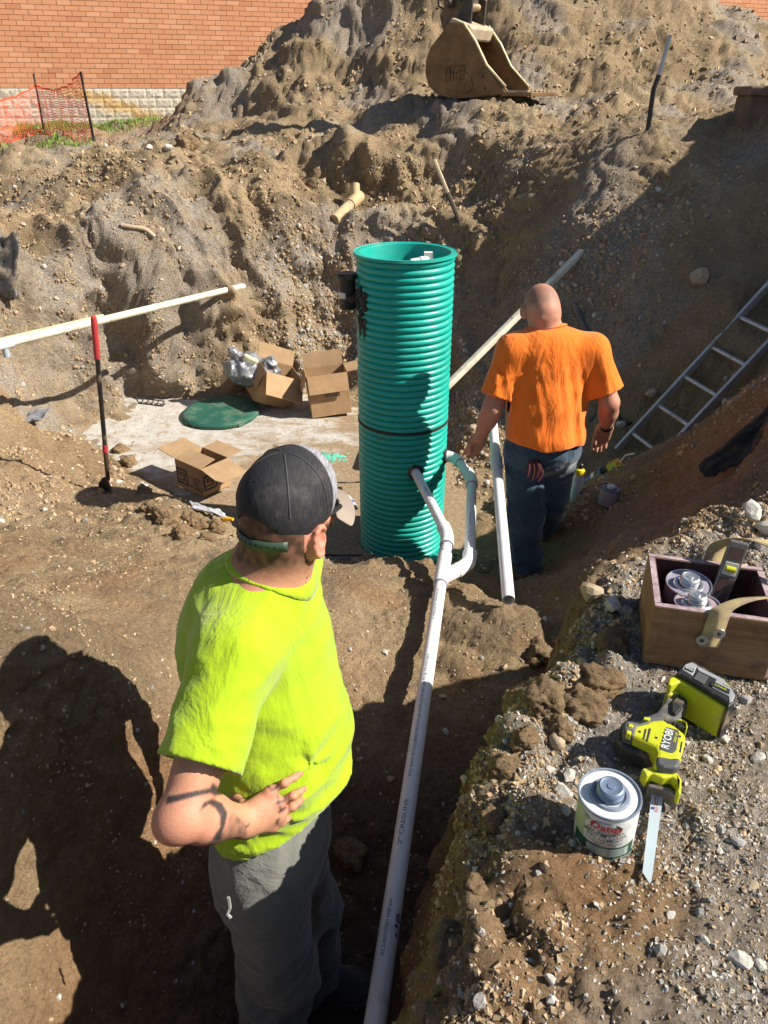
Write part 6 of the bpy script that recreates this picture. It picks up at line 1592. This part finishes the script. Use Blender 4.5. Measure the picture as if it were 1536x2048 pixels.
# ---------------------------------------------------------------- reciprocating saw lying on the gravel
SZ = gz_at(.62, 1.02)
def S(zx, zy, z): p = WZ(zx / 5.689 + 1230, zy / 5.689 + 1300, SZ + z); return (p[0], p[1])
so = Vector((*S(520, 1000, .03), SZ))
saw = empty('reciprocating_saw', so, label='lime green and grey cordless saw with a long blade lying on the gravel', cat='saw')
def slab(name, poly, z0, z1, mat, parent=None, bev=.006, ref=None):
    P = [S(x, y, ref if ref is not None else z1) for x, y in poly]; P = [(a - so.x, b - so.y) for a, b in P]
    ar = sum(P[i][0] * P[(i + 1) % len(P)][1] - P[(i + 1) % len(P)][0] * P[i][1] for i in range(len(P)))
    if ar < 0: P = P[::-1]
    return MB().prism(P, z0, z1).build(name, mat, parent or saw, bevel=bev, seg=3, angle=30)
def plastic(name, col, r=.5, d=.2): return simple(name, col, r, var=.12, vs=10, dust=d, ds=16, bs=.15, bscale=300)
M_LIME = plastic('tool_lime', (.50, .53, .016), .45, .16); M_TGREY = plastic('tool_grey', (.075, .078, .08), .6, .28); M_TBLACK = plastic('tool_black', (.018, .019, .02), .5, .3); M_TSILV = plastic('tool_silver', (.30, .31, .32), .5, .2)
slab('black_casing', [(90, 795), (150, 800), (240, 840), (420, 1060), (470, 1120), (455, 1190), (330, 1195), (180, 1135), (50, 1060), (20, 1000), (40, 900)], .0, .046, M_TBLACK, bev=.014)
bodyo = slab('body', [(150, 820), (250, 838), (420, 790), (560, 775), (700, 865), (800, 945), (812, 1010), (765, 1180), (745, 1300), (620, 1335), (440, 1310), (470, 1160), (440, 1090), (215, 985), (105, 930)], .026, .070, M_LIME, bev=.010)
slab('grey_bridge', [(120, 795), (300, 820), (420, 770), (400, 830), (260, 860), (215, 980), (110, 940), (100, 860)], .03, .0730, M_TGREY, bev=.005)
for pl_ in ([(155, 830), (212, 845), (205, 880), (150, 868)], [(135, 905), (190, 920), (182, 965), (128, 945)], [(330, 755), (405, 765), (395, 800), (322, 785)]): slab('lime_inset', pl_, .060, .0755, M_LIME, bev=.002)
for pl_ in ([(170, 840), (190, 845), (180, 872), (162, 868)], [(150, 915), (170, 920), (160, 950), (142, 945)], [(340, 895), (362, 900), (335, 1015), (318, 1005)], [(385, 890), (412, 895), (375, 1035), (355, 1025)], [(755, 1040), (772, 1045), (752, 1160), (738, 1160)], [(560, 795), (620, 815), (650, 845), (600, 835)]): slab('vent_slot', pl_, .066, .0706, M_INK, bodyo, bev=0)
lbl = slab('label_plate', [(585, 875), (715, 905), (732, 935), (700, 1135), (660, 1170), (620, 1165), (512, 1130), (512, 1110)], .066, .0712, M_TGREY, bodyo, bev=.001)
def saw_text(body, size, zx, zy, ux, uy, z, mat, stretch=1.0):
    a = Vector((*S(zx, zy, z), 0)); b = Vector((*S(zx + ux, zy + uy, z), 0)); e = (b - a).normalized(); nrm = Vector((-e.y, e.x, 0)); mb = MB()
    add_text(mb, body, size, lambda x, y: Vector((a.x - so.x, a.y - so.y, z + .0012)) + e * x + nrm * y, .025, stretch); return mb.build('lettering', mat, lbl)
saw_text('RYOBI', .0205, 598, 1015, 70, -250, .0712, M_LWHT, 1.0); saw_text('ONE+ HP', .0070, 690, 1000, 62, -230, .0712, M_LIME, 1.0)
slab('grip_shoe_lever', [(480, 1195), (640, 1225), (740, 1215), (755, 1290), (700, 1340), (560, 1330), (470, 1290)], .03, .0745, M_TGREY, bev=.006)
hnd = slab('handle', [(300, 800), (345, 745), (470, 700), (560, 590), (590, 500), (740, 475), (830, 530), (830, 610), (765, 680), (770, 740), (700, 800), (560, 790), (420, 800)], .014, .052, M_TGREY, bev=.016)
slab('grip_inlay', [(650, 590), (720, 520), (800, 560), (770, 640), (690, 730), (650, 700)], .04, .0595, M_TBLACK, hnd, bev=.002)
slab('handle_cap', [(590, 505), (670, 440), (745, 468), (640, 505)], .02, .062, M_LIME, hnd, bev=.006)
slab('trigger', [(690, 830), (740, 790), (800, 820), (825, 870), (800, 890), (720, 870)], .02, .055, M_TBLACK, bev=.006); slab('trigger_guard', [(700, 790), (750, 778), (815, 820), (830, 870), (815, 895), (800, 830), (745, 800)], .02, .058, M_LIME, bev=.003)
bt_ = slab('battery_foot', [(600, 385), (620, 320), (680, 270), (740, 268), (1000, 420), (1275, 590), (1275, 650), (1230, 650), (980, 500), (740, 360), (640, 400)], .0, .086, M_LIME, bev=.012)
slab('battery_pack', [(690, 262), (730, 215), (870, 128), (920, 135), (1250, 320), (1340, 420), (1390, 510), (1370, 590), (1290, 645), (1270, 590), (1000, 420), (745, 270)], .0, .098, M_TBLACK, bev=.010)
for pl_ in ([(800, 160), (870, 135), (940, 170), (900, 260), (880, 290), (790, 235), (760, 215)], [(920, 170), (1240, 330), (1330, 440), (1370, 510), (1340, 580), (1300, 590), (1290, 520), (1100, 420), (1150, 330), (950, 235)]): slab('battery_panel', pl_, .09, .100, M_TSILV, bt_, bev=.002)
slab('battery_label', [(1105, 350), (1310, 450), (1300, 500), (1270, 490), (1085, 395)], .095, .1012, M_TBLACK, bt_, bev=0); slab('battery_window', [(945, 245), (1065, 300), (1010, 385), (890, 320)], .092, .1008, M_TGREY, bt_, bev=.001); slab('battery_badge', [(800, 190), (905, 220), (885, 255), (790, 215)], .095, .1012, M_TBLACK, bt_, bev=0)
lbl = bt_; saw_text('RYOBI', .0055, 848, 222, 90, 38, .1012, M_LWHT); saw_text('LITHIUM', .0065, 1200, 428, 200, 95, .1012, M_LIME, 1.0); saw_text('4.0Ah', .006, 1275, 400, 200, 95, .1006, M_LIME, 1.0)
slab('nose_guard', [(300, 1345), (420, 1318), (560, 1368), (640, 1350), (720, 1400), (762, 1480), (755, 1610), (735, 1640), (705, 1600), (715, 1490), (650, 1440), (540, 1455), (420, 1400), (360, 1430)], .022, .056, M_LIME, bev=.007)
slab('chuck', [(390, 1440), (540, 1475), (660, 1470), (650, 1580), (560, 1590), (400, 1540)], .006, .036, M_TBLACK, bev=.006)
shoe = slab('shoe', [(370, 1510), (450, 1520), (640, 1565), (745, 1650), (715, 1680), (600, 1600), (380, 1545)], .0, .036, simple('shoe_steel', (.22, .20, .17), .5, .6, dust=.3), bev=.008)
M_BLADE = simple('blade_white', (.42, .50, .54), .45, .1, var=.05, dust=.06)
pB = [WZ(x, y, SZ + .016) for x, y in ((1304, 1583), (1327, 1587), (1303, 1762), (1299, 1766), (1285, 1744))]
bl_ = MB().prism([(p[0] - so.x, p[1] - so.y) for p in pB][::-1], .0145, .016).build('blade', M_BLADE, saw)
def bx(zx, zy): return WZ(zx, zy, SZ + .0165)
def bquad(name, pts, mat): return MB().add([(p[0] - so.x, p[1] - so.y, .0165) for p in [bx(*q) for q in pts]], [(3, 2, 1, 0)] if len(pts) == 4 else [tuple(reversed(range(len(pts))))]).build(name, mat, bl_)
bquad('flag_blue', [(1303, 1613), (1309, 1614), (1308, 1619), (1302, 1618)], simple('flag_blue', (.03, .05, .3), .5)); M_FR = simple('flag_red', (.6, .12, .14), .5)
for k in range(4): bquad('flag_stripe', [(1309.5 - .3 * k, 1614 + 2.8 * k), (1317 - .3 * k, 1615 + 2.8 * k), (1316.8 - .3 * k, 1616.3 + 2.8 * k), (1309.3 - .3 * k, 1615.3 + 2.8 * k)], M_FR)
for a, b in (((1308, 1592), (1313, 1610)), ((1312, 1592), (1309, 1611)), ((1316, 1590), (1315, 1609)), ((1308, 1608), (1315, 1612))): bquad('red_stroke', [(a[0] - .8, a[1]), (a[0] + .8, a[1]), (b[0] + .8, b[1]), (b[0] - .8, b[1])], M_FR)

for zx, zy in ((205, 1045), (375, 1165), (432, 1168), (300, 1120)):
    a_ = S(zx, zy - 60, .046); MB().lathe([(.0035, 0), (.003, .0015)], 10, (a_[0] - so.x, a_[1] - so.y, .0462)).build('casing_screw', M_TIN, saw)
for zx, zy in ((470, 1000), (735, 985), (690, 1290), (280, 930)):
    a_ = S(zx, zy, .07); MB().lathe([(.003, 0), (.0026, .001)], 10, (a_[0] - so.x, a_[1] - so.y, .0701)).build('body_screw', M_INK, saw)
# ---------------------------------------------------------------- grey plastic bag in the tipped box
bg = Sculpt(); gb = Vector(WY(500, 742, ga.y + .12)); gbv = A3(gb)
for dx, dy, dz, rr_ in ((-.05, -.03, .0, .15), (.08, .0, -.04, .15), (-.14, -.02, .02, .12), (.0, .04, .08, .12), (.20, 0, -.02, .10)): bg.ell(gbv + np.array([dx, dy, dz]), (rr_, rr_ * .9, rr_ * .8), None, .04)
bg.cone(gbv + np.array([-.10, 0, .08]), gbv + np.array([-.16, 0, .21]), .05, .03, .05); bg.cone(gbv + np.array([.1, 0, .03]), gbv + np.array([.23, -.02, .09]), .045, .05, .04)
bg.post = lambda P, d: d - .022 * (1 - 2.4 * np.abs(perlin(P * 9 + 3))) - .009 * (1 - 2.4 * np.abs(perlin(P * 24)))
bo = sculpt_obj('plastic_bag', bg, .011, gbv - .38, gbv + .38, M_SILV, None, gbv, 1); bo.location = gbv; tag(bo, 'crumpled grey plastic bag bulging out of the tipped cardboard box', 'bag')
fm = MB(); fm.box(gb + Vector((.02, -.05, .13)), (.16, .06, .08), Matrix.Rotation(.5, 3, 'Y')); fo = fm.build('foam_piece', simple('cream_foam', (.62, .60, .38), .8), None, bevel=.02); tag(fo, 'small cream foam piece sticking out of the grey bag', 'foam')

# ================================================================ stones, crumbs and gravel
def ico():
    bm = bmesh.new(); bmesh.ops.create_icosphere(bm, subdivisions=1, radius=1); V = np.array([v.co[:] for v in bm.verts]); Fc = np.array([[v.index for v in f.verts] for f in bm.faces]); bm.free(); return V, Fc
def ico2(s):
    bm = bmesh.new(); bmesh.ops.create_icosphere(bm, subdivisions=s, radius=1); V = np.array([v.co[:] for v in bm.verts]); Fc = np.array([[v.index for v in f.verts] for f in bm.faces]); bm.free(); return V, Fc
I1, F1 = ico2(1)
bmx = bmesh.new(); bmesh.ops.create_icosphere(bmx, subdivisions=2, radius=1); I2 = np.array([v.co[:] for v in bmx.verts]); F2 = np.array([[v.index for v in f.verts] for f in bmx.faces]); bmx.free()
M_STONES = stone_mat('loose_stones')
O8 = np.array([[1, 0, 0], [-1, 0, 0], [0, 1, 0], [0, -1, 0], [0, 0, 1], [0, 0, -1.]]); FO8 = np.array([[4, 0, 2], [4, 2, 1], [4, 1, 3], [4, 3, 0], [5, 2, 0], [5, 1, 2], [5, 3, 1], [5, 0, 3]])
OCT = (O8, FO8)
CUB = (np.array([[x, y, z] for x in (-1, 1) for y in (-1, 1) for z in (-1, 1)], float) * .66, np.array([[0, 1, 3], [0, 3, 2], [4, 6, 7], [4, 7, 5], [0, 4, 5], [0, 5, 1], [2, 3, 7], [2, 7, 6], [0, 2, 6], [0, 6, 4], [1, 5, 7], [1, 7, 3]]))
Pg = P3.reshape(-1, 3); qc = quads
ctr = (Pg[qc[:, 0]] + Pg[qc[:, 2]]) / 2; ar_ = .5 * np.linalg.norm(np.cross(Pg[qc[:, 2]] - Pg[qc[:, 0]], Pg[qc[:, 3]] - Pg[qc[:, 1]]), axis=1)
nq = np.cross(Pg[qc[:, 2]] - Pg[qc[:, 0]], Pg[qc[:, 3]] - Pg[qc[:, 1]]); nq /= np.maximum(np.linalg.norm(nq, axis=1), 1e-9)[:, None]
sdq = edge_sd(ctr[:, 0], ctr[:, 1]); dist = np.linalg.norm(ctr - np.array([0, 0, CAM_H]), axis=1)
infr = (ctr[:, 1] > .2) & (np.abs(ctr[:, 0]) < .75 * ctr[:, 1] * 1.0 + .75) & (ctr[:, 1] < 17)
SOILC = np.array([[.40, .29, .175], [.45, .335, .205], [.33, .24, .145], [.48, .36, .23], [.43, .30, .18]]); GREYC = np.array([[.42, .39, .35], [.52, .49, .44], [.31, .295, .275], [.58, .55, .49], [.46, .41, .34]])
def scatter(name, n, weight, size, greyf, label, seed, flat=(.55, .9), tmpl=(I1, F1), smooth=False, sink=.5):
    g = np.random.default_rng(seed); w = weight * ar_ * infr; w = np.maximum(w, 0); w /= w.sum()
    i = g.choice(len(w), n, p=w); a, b = g.random(n)[:, None], g.random(n)[:, None]
    Q = qc[i]; P = (Pg[Q[:, 0]] * (1 - a) + Pg[Q[:, 1]] * a) * (1 - b) + (Pg[Q[:, 3]] * (1 - a) + Pg[Q[:, 2]] * a) * b
    s = size(g, n, P); T, Ft = tmpl; k = len(T)
    sc = s[:, None] * np.stack([np.ones(n), g.uniform(.6, 1, n), g.uniform(*flat, n)], -1)
    jit = 1 + .30 * g.normal(size=(n, k, 1)).clip(-1.3, 1.3) * (.55 if k > 8 else .8)
    V = (T[None] * jit + (g.normal(size=(n, k, 3)) * .27 if k <= 8 else 0)) * sc[:, None, :]
    q = g.normal(size=(n, 4)); q[:, :] /= np.linalg.norm(q, axis=1)[:, None]; w_, x, y, z = q.T
    Rm = np.stack([1 - 2 * (y * y + z * z), 2 * (x * y - w_ * z), 2 * (x * z + w_ * y), 2 * (x * y + w_ * z), 1 - 2 * (x * x + z * z), 2 * (y * z - w_ * x), 2 * (x * z - w_ * y), 2 * (y * z + w_ * x), 1 - 2 * (x * x + y * y)], -1).reshape(n, 3, 3)
    V = np.einsum('nij,nkj->nki', Rm, V) + (P + nq[i] * (s * (.5 - sink))[:, None])[:, None, :]
    Fa = (Ft[None] + (np.arange(n) * k)[:, None, None]).reshape(-1, 3)
    o = mesh_np(name, V.reshape(-1, 3), Fa, M_STONES, smooth=smooth)
    gr = g.random(n) < (greyf(P) if callable(greyf) else greyf)
    c = np.where(gr[:, None], GREYC[g.integers(0, 5, n)], SOILC[g.integers(0, 5, n)]) * g.uniform(.75, 1.15, n)[:, None]
    color_attr(o, 'tint', np.repeat(c, k, 0)); tag(o, label, 'stones', kind='stuff'); return o
ledq = sstep(.0, .05, sdq) * (ctr[:, 1] < 2.6) * sstep(.45, .1, ctr[:, 0] - .56 * ctr[:, 1])
edgeq = np.exp(-((sdq - .06) / .09) ** 2) * (ctr[:, 1] < 2.4)
clump = sstep(-.25, .4, nz2(ctr[:, 0], ctr[:, 1], 2.2, 3)); clump2 = sstep(-.2, .3, nz2(ctr[:, 0], ctr[:, 1], 6, 8))
smoq = 1 - .8 * sstep(.9, 1.6, ctr[:, 0]) * sstep(9, 8.3, ctr[:, 1]) * (ctr[:, 1] > 5)
tankq = (ctr[:, 2] < TZ + .03) & (ctr[:, 1] > 4.5) & (ctr[:, 1] < 7.5)
claymask = np.clip(np.exp(-(((ctr[:, 0] - .30) / .20) ** 2 + ((ctr[:, 1] - .76) / .15) ** 2)) + .8 * np.exp(-(((ctr[:, 0] - .15) / .13) ** 2 + ((ctr[:, 1] - .56) / .13) ** 2)), 0, 1)
# gravel on the ledge
scatter('gravel', 21000, ledq * (.25 + clump2) * (1 - .85 * claymask), lambda g, n, P: (.0015 + .0036 * g.random(n) ** 2), .66, 'fine grey gravel covering the ledge under the tools', 1, tmpl=CUB)
scatter('gravel', 1900, ledq * (.15 + clump) * (1 - .95 * claymask), lambda g, n, P: .0038 + .0085 * g.random(n) ** 3.0, .75, 'larger pale stones among the gravel of the ledge', 2)
# crumbs on the trench edge
scatter('soil_crumbs', 15000, edgeq * (.1 + clump2), lambda g, n, P: .0018 + .0075 * g.random(n) ** 3, .08, 'crumbled clay along the edge of the trench', 3, tmpl=CUB)
# near banks and trench
nearq = (1 - ledq) * (ctr[:, 1] < 4.6)
scatter('soil_crumbs', 20000, nearq * (.06 + clump * clump2) / np.maximum(dist, 1) ** 1.2, lambda g, n, P: (.0018 + .006 * g.random(n) ** 3) * (.6 + .22 * P[:, 1]), .06, 'loose crumbs on the near banks and trench floor', 4, tmpl=CUB)
scatter('pebbles', 3500, nearq * (.25 + clump) / np.maximum(dist, 1) ** 1.2, lambda g, n, P: (.003 + .009 * g.random(n) ** 3.2) * (.6 + .22 * P[:, 1]), .30, 'loose pebbles on the near banks and trench floor', 14)
scatter('soil_crumbs', 24000, (ctr[:, 1] > 4) * (ctr[:, 1] < 9.5) * (.08 + clump * clump2) * smoq * np.where(tankq, .12, 1), lambda g, n, P: .006 + .018 * g.random(n) ** 3, .03, 'loose crumbs on the walls of the pit', 5, tmpl=OCT)
scatter('pebbles', 5000, (ctr[:, 1] > 4) * (ctr[:, 1] < 9.5) * (.2 + clump * clump2) * smoq * np.where(tankq, .12, 1), lambda g, n, P: .008 + .026 * g.random(n) ** 3.2, .14, 'loose stones on the walls of the pit', 15)
scatter('soil_crumbs', 16000, (ctr[:, 1] > 8.6) * (.15 + clump), lambda g, n, P: .012 + .034 * g.random(n) ** 3, .03, 'loose stones and crumbs over the spoil heap', 6, tmpl=OCT)
# gravel spill behind the boxes and right of the basin
gsp = np.exp(-(((ctr[:, 0] + .5) / .6) ** 2 + ((ctr[:, 1] - 8.05) / .45) ** 2)) + np.exp(-(((ctr[:, 0] - .75) / .40) ** 2 + ((ctr[:, 1] - 6.3) / .7) ** 2)) + .5 * np.exp(-(((ctr[:, 0] - 2.0) / .6) ** 2 + ((ctr[:, 1] - 7.0) / .5) ** 2))
scatter('gravel', 5000, gsp, lambda g, n, P: .009 + .022 * g.random(n) ** 2.4, .18, 'coarse gravel spilling down behind the green basin', 7)

# ---------------------------------------------------------------- single stones one can point at
M_ROCK = stone_mat('rock'); 
I4, F4 = ico2(4)
def clod(px, py, w_px, col, name, label, group, seed, squash=.75, ang=0):
    p = gpix(px, py); dep = p.y * CP - (p.z - CAM_H) * SP; r = w_px / F_PX * dep / 2
    V = I4.copy(); s = seed * 5.1
    k = 1 + .45 * perlin(V * 1.2 + s) + .28 * (np.abs(perlin(V * 2.7 + s)) - .2) + .26 * (np.abs(perlin(V * 5.5 + s)) - .2) + .16 * (np.abs(perlin(V * 11 + s)) - .2) + .03 * np.random.default_rng(seed).normal(size=len(V))
    V = V * k[:, None] * np.array([1, .85, squash]) * r
    o = mesh_np(name, V, F4, M_SOIL, smooth=True); o.location = (p.x, p.y, p.z + r * squash * .2); o.rotation_euler = (0, 0, seed * 1.7)
    color_attr(o, 'zone', np.tile(np.array([.35, 0, 0]), (len(V), 1))); tag(o, label, 'clod', group); return o
def rock(px, py, w_px, col, name, label, group, seed, squash=.7, ang=.5):
    p = gpix(px, py); dep = p.y * CP - (p.z - CAM_H) * SP; r = w_px / F_PX * dep / 2
    V = I2.copy(); n1 = perlin(V * 1.1 + seed * 3.3); n2 = perlin(V * 2.6 + seed)
    V = V * (1 + .35 * n1 + .14 * n2)[:, None]
    if ang > .4:
        for k in range(6):
            g = np.random.default_rng(seed * 11 + k); d = g.normal(size=3); d /= np.linalg.norm(d); t = V @ d; V -= np.outer(np.maximum(0, t - .62), d)
    V = V * np.array([1, .8, squash]) * r
    o = mesh_np(name, V, F2, M_ROCK, smooth=ang < .4); o.location = (p.x, p.y, p.z + r * squash * .35); o.rotation_euler = (0, 0, seed * 1.7)
    color_attr(o, 'tint', np.tile(np.array(col), (len(V), 1))); tag(o, label, 'stone', group); return o
WHT, TANR, GRYR = (.52, .49, .44), (.45, .35, .24), (.36, .34, .32)
rock(1112, 1487, 44, TANR, 'pebble', 'smooth tan egg-shaped stone on the trench edge near the saw', None, 1, .75, .1)
for k, (a, b, w, c) in enumerate(((1126, 1585, 42, WHT), (1140, 1557, 34, WHT), (1480, 1925, 46, WHT), (1520, 1930, 30, WHT), (1506, 1775, 26, TANR), (1488, 1782, 16, TANR), (1476, 1685, 30, GRYR), (1440, 1660, 26, GRYR), (1515, 1520, 34, WHT), (1410, 1880, 22, WHT), (1340, 1830, 24, WHT), (1100, 1960, 28, WHT), (960, 2000, 40, GRYR), (1445, 1480, 30, WHT), (1415, 1520, 26, WHT), (1490, 1400, 30, GRYR))):
    rock(a, b, w, c, 'pebble', 'pale angular stone lying among the gravel of the ledge', 'pale stones on the ledge', 20 + k, .7, .6)
for k, (a, b, w, c) in enumerate(((1183, 1192, 62, TANR), (1222, 1212, 44, WHT), (1250, 1225, 36, GRYR), (1165, 1330, 30, TANR))):
    rock(a, b, w, c, 'rock', ('tan wedge-shaped rock on the trench edge left of the tool box', 'white broken rock between the tan wedge rock and the tool box', 'grey rock lying against the left side of the wooden tool box', 'small tan rock among the clay lumps in front of the tool box')[k], 'rocks beside the tool box', 50 + k, .7, .6)
for k, (a, b, w, c) in enumerate(((1500, 1035, 60, WHT), (1530, 1060, 50, WHT), (1520, 1100, 44, WHT), (1470, 1085, 30, TANR))):
    rock(a, b, w, c, 'rock', 'white rock on the gravel rim behind the wooden tool box', 'white rocks behind the tool box', 60 + k, .8, .6)
clod(375, 296, 46, (.33, .255, .175), 'soil_clod', 'round ball of soil on the crest of the left bank', None, 70, .95, .1)
for k, (a, b, w) in enumerate(((298, 296, 18), (337, 298, 22), (640 + 768 - 320, 0, 0))):
    if w: rock(a, b, w, WHT, 'rock', 'small white stone beside the round soil ball on the left bank', 'white stones by the soil ball', 80 + k, .7, .5)
for k, (a, b, w) in enumerate(((1393, 560, 46), (1300, 790, 34), (1240, 850, 22), (945, 860, 26))):
    rock(a, b, w, TANR if k != 2 else WHT, 'rock', 'lone rock lying on the dark slope of the pit behind the worker in orange', 'rocks on the dark slope', 90 + k, .75, .6)
for k, (a, b, w) in enumerate(((240, 905, 34), (255, 930, 40), (330, 1040, 54), (390, 1050, 50), (430, 1062, 40), (300, 1020, 36), (365, 1070, 44), (225, 930, 26), (290, 985, 30), (415, 1080, 36))):
    clod(a, b, w, (.27, .195, .125), 'soil_clod', 'lumpy brown clod in the row of clods between the shovel and the capped head', 'clods between shovel and worker', 100 + k, .8, .3)
for k, (a, b, w) in enumerate(((1090, 1400, 90), (1160, 1420, 100), (1080, 1310, 60), (1200, 1370, 90), (1225, 1290, 70), (1010, 1540, 70), (990, 1640, 60), (950, 1780, 60), (1120, 1460, 50), (1050, 1480, 56))):
    clod(a, b, w, (.32, .215, .125), 'soil_clod', 'lump of crumbly brown clay on the rim of the trench', 'clay lumps on the trench rim', 130 + k, .7, .3)
clod(700, 1710, 70, (.22, .15, .10), 'soil_clod', 'big dark clod on the trench floor between the worker and the long pipe', None, 160, .8, .3)
for k, (a, b, w) in enumerate(((885, 1395, 20), (890, 1465, 18), (780, 1560, 24), (700, 1300, 14), (720, 1520, 16), (930, 1560, 22), (1010, 1335, 16), (1090, 1240, 14), (880, 1960, 20), (770, 1305, 16))):
    rock(a, b, w, WHT if k % 2 else TANR, 'pebble', 'small pale pebble on the trench floor beside the long white pipe', 'pebbles beside the pipe', 170 + k, .7, .6)
